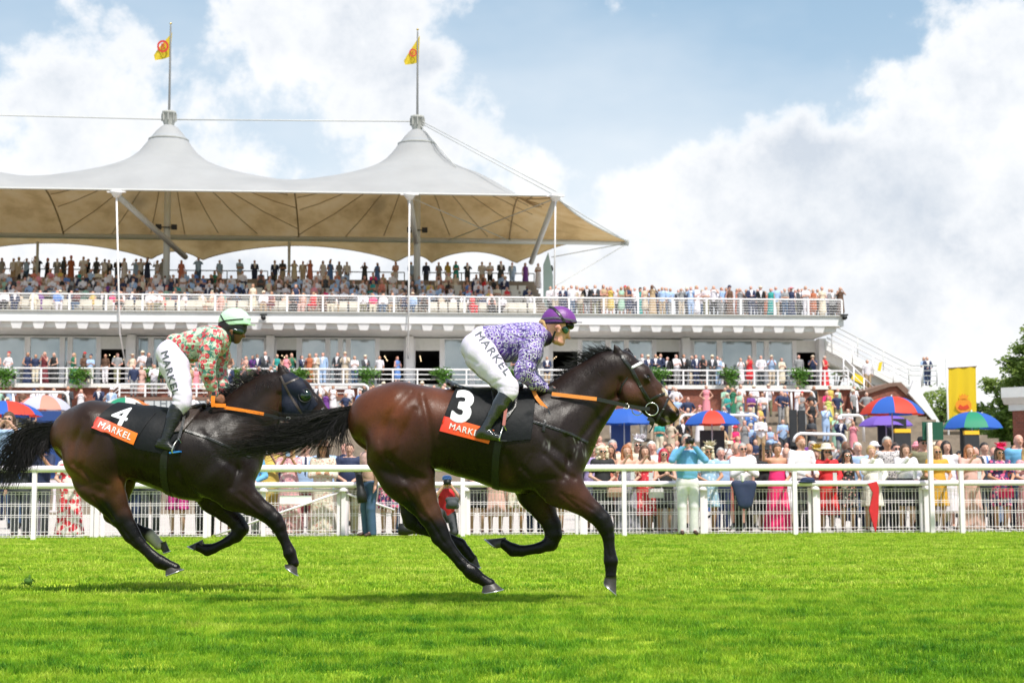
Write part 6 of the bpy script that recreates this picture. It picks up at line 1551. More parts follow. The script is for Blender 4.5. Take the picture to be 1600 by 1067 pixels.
# ---------------------------------------------------------------- planters of trailing green leaves
M_LEAF = mat('bright_leaf', (0.13, 0.30, 0.04), rough=0.5, trans=.3, var=.35, vscale=6)
def leaf_clump(n, sx, sy, sz, size, seed, droop=0.0, base=(0, 0, 0)):
    g = np.random.RandomState(seed); c = g.normal(0, .42, (n, 3)); c = np.clip(c, -1, 1) * (sx, sy, sz) + np.array(base)
    a = g.uniform(0, 6.283, n); t = g.normal(0, .6, n); s_ = size * g.uniform(.6, 1.3, n)
    u = np.stack([np.cos(a), np.sin(a), t * .6], 1); u /= np.linalg.norm(u, axis=1, keepdims=True); w = np.cross(u, g.normal(0, 1, (n, 3))); w /= np.linalg.norm(w, axis=1, keepdims=True)
    V = np.stack([c - u * s_[:, None], c + w * s_[:, None] * .5, c + u * s_[:, None], c - w * s_[:, None] * .5], 1).reshape(-1, 3)
    return V, np.arange(4 * n).reshape(-1, 4)
plm = []
for k in range(3):
    V1, F1 = leaf_clump(520, .68, .28, .34, .075, 20 + k); V2, F2 = leaf_clump(260, .42, .12, .50, .07, 30 + k, base=(.1 - .1 * k, -.22, -.42))
    me = mesh_np('planter_leaves', np.concatenate([V1, V2]), np.concatenate([F1, F2 + len(V1)]), False); me.materials.append(M_LEAF); plm.append(me)
for i, (px, lb) in enumerate([(8, 'at the left edge'), (124, 'above the left umbrellas'), (240, 'behind the white breeches of the second jockey'), (375, 'behind the ears of the second horse'), (468, 'below the three men in dark suits'), (575, 'left of the open lounge doors'), (690, 'above the cantle of the leading saddle'), (795, 'between the arms of the leading jockey'), (1030, 'in front of the leading horse forehead'), (1139, 'over the woman in the dark green dress'), (1250, 'at the right end of the brick wall')]):
    p = SP(px, 583, D0 - .45); r = froot('planter', (p.x, D0 - .45, p.z)); tag(r, 'green trailing plants on the balcony rail, ' + lb, 'plant', 'trailing plants along the middle balcony')
    o = link('foliage', plm[i % 3], r); c = MB(); c.box(-.55, .55, -.12, .12, -.30, -.10); c.build('trough', M_BLACK, r)

# ---------------------------------------------------------------- umbrellas
UCOL = dict(red=(0.75, 0.06, 0.03), blue=(0.03, 0.13, 0.55), green=(0.02, 0.30, 0.16), white=(0.75, 0.75, 0.72), purple=(0.22, 0.12, 0.58), pale=(0.60, 0.62, 0.78), coral=(0.85, 0.32, 0.24), orange=(0.8, .22, .05))
def umbrella(px, ytop, yrim, hw, y, cols, label, foot=None, tilt=0, phase=0.0):
    top = SP(px, ytop, y); rim = SP(px, yrim, y).z; R_ = hw * y / FPX; H_ = (top.z - rim) * 1.0; zf = gz(y) if foot is None else foot
    r = froot('umbrella', (top.x, y, zf)); tag(r, label, 'umbrella', 'bookmakers umbrellas')
    n = 8; zt = top.z - zf; zb = rim - zf
    for k in range(n):
        c = MB(); vs = []; m_ = 6; q = 5
        for j in range(m_ + 1):
            f = j / m_; rr = R_ * math.sin(f * 1.25) / math.sin(1.25); zz = zb + (zt - zb) * (math.cos(f * 1.25) - math.cos(1.25)) / (1 - math.cos(1.25))
            for i in range(q + 1):
                a0 = (k + phase + i / q) * math.pi / 4; dip = 1 - .06 * math.sin(math.pi * i / q) * f; vs.append((rr * math.cos(a0) * dip, rr * math.sin(a0) * dip, zz - .02 * math.sin(math.pi * i / q) * f))
        c.add(vs, [(j * (q + 1) + i, j * (q + 1) + i + 1, (j + 1) * (q + 1) + i + 1, (j + 1) * (q + 1) + i) for j in range(m_) for i in range(q)], True)
        cn = cols[k % len(cols)]; c.build('gore', mat('umbrella_' + cn, UCOL[cn], rough=.6, trans=.3), r)
    c = MB(); c.tube([(0, 0, 0), (0, 0, zt + .06)], .025, 7); c.build('pole', M_GREYST, r)
    for k in range(n):
        a0 = (k + phase) * math.pi / 4; c = MB(); c.tube([(0, 0, zb + .1), (R_ * .97 * math.cos(a0), R_ * .97 * math.sin(a0), zb + .02)], .009, 4); c.build('rib', M_BLACK, r)
    return r
umbrella(1393, 619, 647, 51, 58, ['red', 'blue'], 'large blue and red umbrella in front of the brick stair flank', phase=-.3)
umbrella(1384, 648, 665, 45, 61, ['purple'], 'purple umbrella partly under the blue and red one')
umbrella(1518, 643, 669, 49, 54, ['blue', 'green'], 'blue and green umbrella below the yellow banner', phase=.2)
umbrella(1112, 641, 663, 47, 57, ['blue', 'red'], 'red and blue umbrella right of the leading horse muzzle', phase=.3)
umbrella(975, 638, 662, 45, 58, ['blue'], 'plain blue umbrella behind the leading horse jaw')
umbrella(8, 626, 649, 57, 55, ['red', 'blue'], 'blue and orange-red umbrella at the left edge', phase=.4)
umbrella(68, 617, 641, 43, 60, ['coral', 'pale'], 'faded pink and pale blue umbrella, left of the second horse rump', phase=.1)
umbrella(196, 621, 643, 42, 60, ['white', 'green', 'white', 'orange'], 'white umbrella with green and orange gores behind number 4', phase=.2)
# bookmakers' pitches
M_PITCH = mat('black_board', (0.022, 0.024, 0.028), rough=.55, var=.2); M_YEL = mat('yellow_strip', (0.85, .48, .02), rough=.5); M_BLUEB = mat('blue_board', (0.02, .06, .22), rough=.5)
def pitch(px0, px1, y0, y, label, strip_=True, m_=None, ybot=None):
    a, b = SP(px0, y0, y), SP(px1, y0, y); zf = gz(y); r = froot('bookmaker_stand', (a.x, y, zf)); tag(r, label, 'betting stand', 'bookmakers stands'); w = b.x - a.x; h = a.z - zf
    c = MB(); c.box(0, w, 0, .12, .5, h); c.build('board', m_ or M_PITCH, r)
    for x in (.06, w - .06): c = MB(); c.box(x - .03, x + .03, .13, .19, 0, h - .05); c.build('leg', M_PITCH, r)
    c = MB(); c.box(.05, w - .05, .2, .7, 0, .9); c.build('counter', m_ or M_PITCH, r)
    if strip_: c = MB(); c.box(0, w, -.02, .14, h + .004, h + .14); c.build('strip', M_YEL, r)
pitch(1094, 1132, 672, 57.6, 'black board under the red and blue umbrella', False)
pitch(1372, 1395, 660, 62, 'tall black board under the purple umbrella', False)
pitch(1396, 1416, 654, 60, 'taller black board right of the purple umbrella pole', False)
pitch(1398, 1423, 676, 52.6, 'black stand with yellow strip behind the man in the striped shirt')
pitch(1501, 1522, 664, 55, 'black board under the blue and green umbrella', False)
pitch(1507, 1530, 679, 52.6, 'black stand with yellow strip below the blue and green umbrella')
pitch(1234, 1245, 640, 64, 'narrow black panel, left of a pair on the steps', False); pitch(1247, 1258, 641, 64, 'narrow black panel, right of a pair on the steps', False)
pitch(955, 985, 664, 58.5, 'blue stand under the plain blue umbrella', False, M_BLUEB); pitch(58, 95, 642, 59, 'dark blue stand under the faded umbrella', False, M_BLUEB)
# ---------------------------------------------------------------- green sign on a white post
yS = FENCE + .55; p = SP(1457, 834, yS); r = froot('green_sign', (p.x, yS, 0)); tag(r, 'dark green square board behind a tall white post at the rail', 'sign')
c = MB(); c.box(-.038, .038, -.04, .04, 0, SP(1457, 660, yS).z); c.build('post', M_WHITER, r)
a, b = SP(1441, 660, yS + 14), SP(1474, 688, yS + 14)
c = MB(); k_ = yS; a, b = SP(1441, 659, yS + .06), SP(1474, 687, yS + .06); c.box(a.x - p.x, b.x - p.x, .055, .08, b.z, a.z); c.build('board', mat('dark_green_board', (0.008, 0.075, 0.05), rough=.5), r)
# ---------------------------------------------------------------- yellow banner with an orange emblem
yB = 72.0; q = [SP(a, b, yB) for a, b in ((1482, 576), (1525, 573), (1527, 660), (1482, 660))]; b0 = Vector((q[0].x, yB, 0))
r = froot('yellow_banner', (b0.x, yB, 0)); tag(r, 'tall yellow banner with an orange crowned emblem near the right edge', 'banner')
n = 14; c = MB(); vs = []
for j in range(n + 1):
    for i in range(n + 1):
        u, v = i / n, j / n; pt = (q[0] * (1 - u) + q[1] * u) * (1 - v) + (q[3] * (1 - u) + q[2] * u) * v; pt = pt + Vector((0, .06 * math.sin(u * 14 + v) * (.4 + v), 0)); vs.append(pt - b0)
c.add(vs, [(j * (n + 1) + i, j * (n + 1) + i + 1, (j + 1) * (n + 1) + i + 1, (j + 1) * (n + 1) + i) for j in range(n) for i in range(n)], True); c.build('cloth', mat('banner_yellow', (0.88, 0.62, 0.02), rough=.6, trans=.35), r)
for px, y0, y1 in ((1478.5, 560, 750),):
    a, b = SP(px, y0, yB), SP(px, y1, yB); c = MB(); c.tube([Vector((a.x, yB, 0)) - b0, a - b0], .05, 8); c.build('pole', M_GREYST, r)
c = MB(); a, b = SP(1479, 575.5, yB), SP(1526, 572.5, yB); c.tube([a - b0, b - b0], .03, 6); c.build('cross_bar', M_COPING, r)
def emb(pts, y, nm, m_, dy):
    w_ = [SP(a, b, y) - b0 for a, b in pts]; c = MB(); c.prism([(v.x, v.z) for v in w_][::-1], -dy - .01, -dy); c.build(nm, m_, r)
M_EMB = mat('orange_emblem', (0.72, 0.26, 0.01), rough=.6); M_EMR = mat('red_emblem_print', (0.6, .05, .01), rough=.6)
emb([(1504 + 12.5 * math.cos(a), 634 + 11 * math.sin(a)) for a in [2 * math.pi * i / 24 for i in range(24)]], yB, 'emblem_disc', M_EMB, .12)
emb([(1499, 625), (1497, 617), (1500, 619), (1502, 615), (1504, 618), (1506, 615), (1508, 619), (1512, 617), (1509, 625)], yB, 'emblem_crown', M_EMB, .12)
emb([(1495, 637), (1498, 632), (1503, 635), (1510, 632), (1513, 637), (1508, 640), (1499, 640)], yB, 'emblem_mark', M_EMR, .14)

# ---------------------------------------------------------------- trees
def f_leafc(nt, tc, c):
    n = nt.noise(tc, 0.45, 4.0); rr = nt.n('ShaderNodeObjectInfo').outputs['Random']
    c = nt.ramp(n, [(.35, (0.14, 0.22, 0.04)), (.55, (0.27, 0.36, 0.08)), (.72, (0.42, 0.48, 0.15))])
    return c
M_TLEAF = mat('tree_leaf', rough=.5, fn=f_leafc, trans=.5); M_BARK = mat('bark', (0.10, 0.08, 0.06), rough=.9, bump=.6, bscale=8)
def tree(px, ytop, y, rad, label, seed, n=5200, leaf=.16, yb=None):
    g = np.random.RandomState(seed); top = SP(px, ytop, y).z; x0 = SX(px, y); r = froot('tree', (x0, y, 0)); tag(r, label, 'tree')
    br = []; c = MB(); H_ = top; c.tube([(0, 0, 0), (.1, .05, H_ * .3), (-.05, 0, H_ * .6), (0, 0, H_ * .92)], [.28, .22, .13, .03], 9); c.build('trunk', M_BARK, r)
    cl = []; lm = MB()
    for i in range(26):
        z = H_ * g.uniform(.28, .96); a = g.uniform(0, 6.283); rr = rad * (1.05 - abs(z / H_ - .5) * 1.25) * g.uniform(.45, 1.1); e = Vector((rr * math.cos(a), rr * math.sin(a), z + rr * .2))
        lm.tube([(0, 0, z * .8), e * .55 + Vector((0, 0, z * .42)) * 1.0, e], [.07, .045, .012], 5); cl.append(e)
        cl.append(e * .6 + Vector((0, 0, z * .4)))
    lm.build('limb', M_BARK, r)
    tag(r.children[-1] if False else [o for o in r.children if o.name.startswith('limb')][0], kind='stuff')
    V, F = [], []; k = 0
    for e in cl:
        s_ = rad * g.uniform(.22, .42); v, f = leaf_clump(n // len(cl), s_, s_, s_ * .55, leaf, g.randint(1e6), base=tuple(e)); V.append(v); F.append(f + k); k += len(v)
    link('crown', mesh_np('crown', np.concatenate(V), np.concatenate(F), False), r, M_TLEAF)
tree(1622, 512, 92, 2.7, 'tall leafy tree above the brick building at the right edge', 3, 9000)
tree(1566, 590, 96, 2.0, 'smaller tree just left of the brick building', 4, 5000)
tree(1470, 610, 112, 3.2, 'tree behind the landing of the outside staircase', 5, 5000)
tree(1500, 640, 118, 3.6, 'low tree behind the yellow banner', 6, 5000)
tree(1440, 640, 122, 3.4, 'tree half hidden behind the brick stair flank', 7, 4000)
tree(1535, 655, 100, 3.0, 'dark low tree behind the blue and green umbrella', 8, 5000)
tree(1306, 562, 125, 3.2, 'distant tree seen through the staircase railings', 9, 3000)
c = MB(); rg = np.random.RandomState(2); V, F = leaf_clump(16000, 14, 3, 1.5, .22, 44, base=(0, 0, 1.6)); o = link('hedge', mesh_np('hedge', V, F, False), None, M_TLEAF); o.location = frame(SX(1530, 88), 88, 0); tag(o, 'dark hedge closing the view at the far right', 'hedge')
# ================================================================ people
SKINS = [mat('skin_%s' % n, c, rough=.5, fn=(lambda cc: (lambda nt, tc, _c: nt.mix(1.0, (*cc, 1), nt.n('ShaderNodeAttribute', attribute_name='col').outputs['Color'], 'MULTIPLY')))(c), spec=.35) for n, c in (('fair', (0.62, 0.36, 0.27)), ('tanned', (0.52, 0.27, 0.17)), ('rosy', (0.66, 0.34, 0.27)), ('brown', (0.17, 0.08, 0.045)))]
SKINS_FAR = [mat('far_skin_%s' % n, c, rough=.6) for n, c in (('fair', (0.60, 0.34, 0.25)), ('tanned', (0.48, 0.25, 0.16)), ('rosy', (0.62, 0.32, 0.25)), ('brown', (0.16, 0.08, 0.05)))]
HAIRC = dict(blond=(0.50, 0.33, 0.15), platinum=(0.68, 0.58, 0.42), ginger=(0.35, 0.12, 0.04), brown=(0.085, 0.045, 0.025), dark=(0.02, 0.014, 0.012), grey=(0.42, 0.40, 0.38), white=(0.68, 0.66, 0.62), red=(0.50, 0.03, 0.06))
CLOTHC = dict(white=(0.78, 0.74, 0.79), cream=(0.70, 0.62, 0.48), navy=(0.018, 0.03, 0.085), black=(0.014, 0.014, 0.016), charcoal=(0.05, 0.055, 0.065), grey=(0.28, 0.28, 0.29), blue=(0.10, 0.22, 0.55), lightblue=(0.36, 0.50, 0.74), skyblue=(0.14, 0.40, 0.66),
    teal=(0.02, 0.30, 0.28), green=(0.02, 0.17, 0.09), mint=(0.34, 0.55, 0.42), lime=(0.62, 0.66, 0.16), yellow=(0.62, 0.45, 0.10), mustard=(0.62, 0.33, 0.03), orange=(0.60, 0.18, 0.04), coral=(0.62, 0.20, 0.14), red=(0.62, 0.02, 0.03), pink=(0.80, 0.28, 0.34), hotpink=(0.80, 0.02, 0.16), magenta=(0.45, 0.02, 0.20), blush=(0.62, 0.38, 0.33),
    lilac=(0.42, 0.32, 0.58), purple=(0.16, 0.04, 0.26), tan=(0.46, 0.33, 0.20), beige=(0.56, 0.46, 0.35), brown=(0.12, 0.06, 0.035), khaki=(0.20, 0.19, 0.11), denim=(0.05, 0.10, 0.19), maroon=(0.16, 0.02, 0.03), rust=(0.42, 0.12, 0.05))
COLN = dict(lightblue='light blue', skyblue='sky blue', hotpink='hot pink', lime='lime green', mint='pale green')
def cm(n):
    return mat('cloth_' + n, CLOTHC[n], rough=.75, var=.12, vscale=9, bump=.35, bscale=11)
def hm(n): return mat('hair_' + n, HAIRC[n], rough=.5, bump=.6, bscale=70, var=.3, vscale=25)
def printed(name, base, spots, sc=16.0, thr=.42, third=None):
    def fn(nt, tc, c):
        w = nt.vmath('ADD', tc, nt.vmath('SCALE', nt.vmath('SUBTRACT', nt.n('ShaderNodeTexNoise', i_Vector=tc, i_Scale=20.0).outputs[1], (.5, .5, .5)).outputs[0], scale=0.05).outputs[0]).outputs[0]
        v = nt.n('ShaderNodeTexVoronoi', i_Vector=w, i_Scale=sc, i_Randomness=.9)
        o = nt.mix(nt.math('LESS_THAN', v.outputs['Distance'], thr), rgba(base), rgba(spots))
        if third: o = nt.mix(nt.math('GREATER_THAN', nt.noise(w, sc * .9, 2.0), .62), o, rgba(third))
        return o
    return mat('print_' + name, base, rough=.75, fn=fn)
PR = dict(redfloral=printed('redfloral', (0.60, 0.03, 0.05), (0.75, 0.45, 0.40), 14, .30), whitefloral=printed('whitefloral', (0.72, 0.68, 0.62), (0.62, 0.05, 0.05), 13, .38), greydot=printed('greydot', (0.22, 0.21, 0.26), (0.45, 0.44, 0.50), 40, .3), blackfloral=printed('blackfloral', (0.02, 0.02, 0.025), (0.55, 0.25, 0.22), 16, .3, (0.4, 0.4, 0.35)),
    pinknavy=printed('pinknavy', (0.05, 0.03, 0.12), (0.72, 0.10, 0.24), 13, .42, (0.7, 0.4, 0.45)), lace=printed('lace', (0.76, 0.73, 0.68), (0.60, 0.55, 0.48), 45, .35), bluefloral=printed('bluefloral', (0.30, 0.46, 0.60), (0.66, 0.70, 0.74), 16, .34), pinkfloral=printed('pinkfloral', (0.66, 0.34, 0.36), (0.74, 0.62, 0.58), 15, .36, (0.3, 0.12, 0.2)),
    redwhite=printed('redwhite', (0.72, 0.66, 0.62), (0.60, 0.03, 0.05), 9, .5), greenfloral=printed('greenfloral', (0.60, 0.66, 0.52), (0.05, 0.32, 0.16), 14, .42), beigered=printed('beigered', (0.66, 0.60, 0.50), (0.50, 0.20, 0.16), 22, .3), check=printed('check', (0.6, 0.56, 0.56), (0.10, 0.09, 0.12), 30, .38))
def fm(n): return PR[n] if n in PR else cm(n)

ARMS = dict(down=[(.25, .03, 1.12), (.26, -.03, .88)], rail=[(.27, -.06, 1.13), (.11, -.30, 1.03)], phone=[(.22, -.16, 1.20), (.05, -.30, 1.47)], camera=[(.28, -.12, 1.28), (.075, -.19, 1.53)], folded=[(.24, -.05, 1.13), (-.04, -.20, 1.16)], up=[(.32, -.12, 1.42), (.36, -.26, 1.66)],
            clap=[(.22, -.12, 1.12), (.03, -.27, 1.20)], hip=[(.37, .03, 1.16), (.20, -.08, 1.02)], knee=[(.25, -.12, 1.10), (.12, -.30, .98)], cup=[(.25, -.03, 1.10), (.12, -.24, 1.20)])
def joints(sex, pose, seated=False):
    """right and left arm poses may differ: pose = 'a' or 'a/b'"""
    pr, pl = (pose.split('/') + [pose])[:2]
    J = {}; w = .185 if sex == 'm' else .160
    J['w'] = w; dz = -.46 if seated else 0.0; J['dz'] = dz
    for nm, sg, ps in (('R', -1, pr), ('L', 1, pl)):
        e, h_ = ARMS[ps]; J['sh' + nm] = (sg * w, .0, 1.405 + dz); J['el' + nm] = (sg * e[0] * (1 if sex == 'm' else .92), e[1], e[2] + dz); J['ha' + nm] = (sg * h_[0] * (1 if sex == 'm' else .92), h_[1], h_[2] + dz)
        if seated: J['hip' + nm] = (sg * .09, .0, .50); J['kn' + nm] = (sg * .11, -.42, .50); J['an' + nm] = (sg * .12, -.38, .09); J['to' + nm] = (sg * .13, -.54, .04)
        else: J['hip' + nm] = (sg * .09, .0, .90); J['kn' + nm] = (sg * .10, -.02, .49); J['an' + nm] = (sg * .095, .03, .08); J['to' + nm] = (sg * .12, -.13, .035)
    return J
def body_prims(F, sex, J, ids=False, hands=True):
    dz = J['dz']; k = .03; S_ = lambda n: 0 if not ids else n
    hipw = .15 if sex == 'm' else .165
    F.cone((0, 0, .93 + dz), (0, 0, 1.10 + dz), hipw, .125 if sex == 'f' else .145, .72, .70, .03, S_(3))
    F.cone((0, 0, 1.10 + dz), (0, .0, 1.31 + dz), .122 if sex == 'f' else .145, .145 if sex == 'f' else .165, .72, .68, .05, S_(2))
    if sex == 'f': F.ell((0, -.075, 1.27 + dz), (.12, .055, .06), .03, S_(2))
    F.cone((-J['w'] * .75, .01, 1.395 + dz), (J['w'] * .75, .01, 1.395 + dz), .06, .06, 1.0, 1.0, .06, S_(2))
    F.cone((0, .015, 1.42 + dz), (0, -.005, 1.53 + dz), .056, .050, 1, 1, .03, 0)
    hz = 1.60 + dz
    F.ell((0, .0, hz + .012), (.076, .096, .105), .02, 0); F.cone((0, -.035, hz - .03), (0, -.055, hz - .082), .055, .032, 1, 1, .025, 0)
    F.cone((0, -.092, hz + .01), (0, -.112, hz - .022), .008, .014, 1, 1, .008, 0)
    for sg in (-1, 1): F.ell((sg * .077, .005, hz - .01), (.012, .022, .032), .008, 0)
    for nm in 'RL':
        sl = 2 if J.get('sleeve', 0) >= 1 else 0; sl2 = 2 if J.get('sleeve', 0) >= 2 else 0
        F.cone(J['sh' + nm], J['el' + nm], .052 if sex == 'm' else .043, .040 if sex == 'm' else .034, 1, 1, .03, S_(sl)); F.cone(J['el' + nm], J['ha' + nm], .040 if sex == 'm' else .034, .027 if sex == 'm' else .023, 1, 1, .012, S_(sl2))
        e, h_ = Vector(J['el' + nm]), Vector(J['ha' + nm]); d = (h_ - e).normalized()
        if hands:
            sd = Vector((1, 0, 0)) if abs(d.x) < .7 else Vector((0, 0, 1)); c = h_ + d * .05
            F.cone(h_, c, .024, .030, .8, .8, .01, 0)
            for i in range(4):
                o = sd * (-.027 + .018 * i); F.cone(c + o, c + o + d * (.045 + (.01 if i in (1, 2) else 0)) + Vector((0, -.012, -.012)), .0095, .008, 1, 1, .006, 0)
            F.cone(c - d * .03 + sd * .022, c + sd * .045 + d * .01, .011, .009, 1, 1, .008, 0)
        lg = 3 if J.get('trousers') else 0
        F.cone(J['hip' + nm], J['kn' + nm], .088, .056, 1, 1, .03, S_(lg)); F.cone(J['kn' + nm], J['an' + nm], .056, .036, 1, 1, .02, S_(lg)); F.cone(J['an' + nm], J['to' + nm], .038, .032, .9, .9, .02, S_(5 if ids else 0))
def cutlow(F, z): F.F = np.maximum(F.F, (z - F.ax[2])[None, None, :].astype(np.float32))
def cuthigh(F, z): F.F = np.maximum(F.F, (F.ax[2] - z)[None, None, :].astype(np.float32))
BODY, GARM = {}, {}
def body_mesh(sex, pose, face):
    key = (sex, pose, face)
    if key not in BODY:
        J = joints(sex, pose); F = Field((-.5, -.46, -.01), (.5, .26, 1.84), .0135); body_prims(F, sex, J); me = F.mesh('person', 1)
        def pf(V):
            c = np.ones((len(V), 3), np.float32); x, y, z = V[:, 0], V[:, 1], V[:, 2] - 1.60; fr = y < -.05
            def spot(cx, cz, rx, rz, col, w):
                e = (np.exp(-(((np.abs(x) - cx) / rx) ** 2 + ((z - cz) / rz) ** 2)) * w * fr)[:, None]; return c * (1 - e) + np.array(col) * e
            c = spot(.030, .012, .015, .008, (.12, .10, .10), .9); c = spot(.030, .034, .020, .006, (.35, .28, .25), .7); c = spot(0, -.048, .024, .008, (.75, .30, .30), .9 if face == 0 else .6); c = spot(.045, -.02, .02, .02, (1.0, .82, .80), .6)
            c = np.where(V[:, 2:3] < .085, np.array([[.08, .08, .09]]), c)
            if face == 1: c = spot(0, -.048, .020, .007, (1.3, 1.6, 1.8), .8)
            if face == 2: c = spot(0, -.075, .06, .035, (.35, .25, .2), .85); c = spot(.05, -.05, .02, .04, (.35, .25, .2), .8)
            return c
        paint(me, pf); BODY[key] = me
    return BODY[key]
def garment(sex, pose, kind):
    """kind: dress_short, dress_mid, dress_long (+sleeve suffix 0/1/2), shirt1, shirt2, jacket; trousers, skirt"""
    key = (sex, pose, kind)
    if key in GARM: return GARM[key]
    J = joints(sex, pose); F = Field((-.52, -.44, -.01), (.52, .32, 1.52), .015); nm_ = kind.split('_')[0]; a = .014
    def upper(zlo, sleeve, strap=False):
        F.cone((0, 0, .97), (0, 0, 1.10), (.155 if sex == 'm' else .160) + a, (.150 if sex == 'm' else .128) + a, .76, .76, .03); F.cone((0, 0, 1.10), (0, 0, 1.31), (.148 if sex == 'm' else .124) + a, (.168 if sex == 'm' else .148) + a, .76, .72, .05)
        if sex == 'f': F.ell((0, -.075, 1.27), (.13, .068, .07), .03)
        if not strap: F.cone((-J['w'] * .75, .01, 1.39), (J['w'] * .75, .01, 1.39), .06 + a, .06 + a, 1, 1, .06); cuthigh(F, 1.455)
        else:
            cuthigh(F, 1.34)
            for sg in (-1, 1): F.cone((sg * .085, -.075, 1.30), (sg * .085, .0, 1.45), .022, .02, 1, 1, .01)
        if sleeve:
            for n in 'RL':
                s_, e_ = Vector(J['sh' + n]), Vector(J['el' + n]); F.cone(s_, e_ if sleeve == 2 else s_.lerp(e_, .62), .052 + a + .006, .046 + a, 1, 1, .03)
                if sleeve == 2: F.cone(e_, e_.lerp(Vector(J['ha' + n]), .9), .044 + a, .030 + a, 1, 1, .012)
    if nm_ in ('dress', 'jumpsuit'):
        L, sl = kind.split('_')[1], int(kind.split('_')[2]); upper(.9, sl, sl == 0); z1 = dict(short=.52, mid=.36, long=.06)[L]; rb = dict(short=.225, mid=.25, long=.27)[L]
        F.cone((0, 0, 1.02), (0, .0, z1 - .1), .165, rb, .78, .80, .04); 
        g_ = random.Random(hash(kind) % 97)
        for i in range(7):
            aa = i * .9 + .3; F.cone((.15 * math.cos(aa), .12 * math.sin(aa), .9), (rb * .95 * math.cos(aa), rb * .78 * math.sin(aa), z1 - .08), .02, .04, 1, 1, .03)
        cutlow(F, z1)
    elif nm_ == 'skirt':
        L = kind.split('_')[1]; z1 = dict(short=.52, mid=.36, long=.06)[L]; F.cone((0, 0, 1.02), (0, 0, z1 - .1), .172, .24, .76, .8, .02); cutlow(F, z1); cuthigh(F, 1.06)
    elif nm_ == 'top': upper(.9, int(kind.split('_')[1]), kind.split('_')[1] == '0'); cutlow(F, .95)
    elif nm_ == 'jacket': upper(.9, 2); F.cone((0, 0, 1.0), (0, 0, .86), .180, .190, .72, .74, .03); cutlow(F, .82)
    elif nm_ == 'trousers':
        F.cone((0, 0, .90), (0, 0, 1.02), .168, .158, .74, .74, .02)
        for n in 'RL':
            F.cone(J['hip' + n], J['kn' + n], .104, .078, 1, 1, .03); F.cone(J['kn' + n], (J['an' + n][0], J['an' + n][1] - .01, .0), .078, .070, 1, 1, .02)
        cuthigh(F, 1.05); cutlow(F, .035)
    for i in range(5):
        z = .62 + .17 * i; F.stroke([(-.3, z + .03 * (i % 3)), (0, z + .06), (.3, z - .02 * (i % 2))], .016, .004)
    me = F.mesh(nm_, 1)
    if nm_ == 'jacket':
        n = len(me.polygons); c = np.empty(n * 3, np.float32); me.polygons.foreach_get('center', c); c = c.reshape(-1, 3); front = c[:, 1] < -.04
        v = front & (c[:, 2] > 1.08) & (np.abs(c[:, 0]) < (c[:, 2] - 1.06) * .20); tie = v & (np.abs(c[:, 0]) < .020 + (1.44 - c[:, 2]) * .02)
        me.polygons.foreach_set('material_index', np.where(tie, 2, np.where(v, 1, 0)).astype(np.int32))
    GARM[key] = me; return me
HAIRM = {}
def hair_mesh_of(kind):
    if kind in HAIRM: return HAIRM[kind]
    F = Field((-.18, -.14, 1.12), (.18, .22, 1.80), .0115); 
    if kind == 'short': F.ell((0, .012, 1.630), (.086, .100, .105), .0)
    else: F.ell((0, .014, 1.628), (.093, .106, .115), .0)
    Y = F.ax[1][None, :, None]; Z = F.ax[2][None, None, :]
    lim = (1.585 if kind == 'short' else 1.50)
    F.F = np.maximum(F.F, np.where(Z < 1.668, -(Y + (.028 if kind == 'short' else .045)), -1).astype(np.float32)); F.F = np.maximum(F.F, (lim - Z).astype(np.float32))
    if kind == 'short':
        F.F = np.maximum(F.F, np.where(Z < 1.62, -(Y - .01), -1).astype(np.float32))
    if kind == 'long':
        for sg in (-1, 1): F.cone((sg * .078, .01, 1.62), (sg * .092, -.03, 1.38), .030, .036, 1, 1, .02); F.cone((sg * .092, -.03, 1.38), (sg * .085, -.055, 1.26), .034, .018, 1, 1, .02)
        F.cone((0, .07, 1.60), (0, .085, 1.33), .075, .07, .7, .5, .03)
    if kind == 'bob':
        for sg in (-1, 1): F.cone((sg * .080, .01, 1.62), (sg * .088, -.01, 1.47), .030, .034, 1, 1, .02)
        F.cone((0, .06, 1.60), (0, .075, 1.48), .075, .07, .8, .6, .03)
    if kind == 'curly':
        g = random.Random(4)
        for i in range(38):
            a = g.uniform(-2.5, 2.5) + math.pi / 2; z = g.uniform(1.44, 1.72); F.ell((.10 * math.cos(a), .02 + .09 * math.sin(a), z), (.035, .035, .035), .012)
    if kind == 'updo': F.ell((0, .07, 1.70), (.05, .05, .045), .02)
    F.stroke([(-.03, 1.75), (-.05, 1.5)], .006, .004); F.stroke([(.04, 1.75), (.06, 1.5)], .006, .004)
    HAIRM[kind] = F.mesh('hair', 1); return HAIRM[kind]
HATM = {}
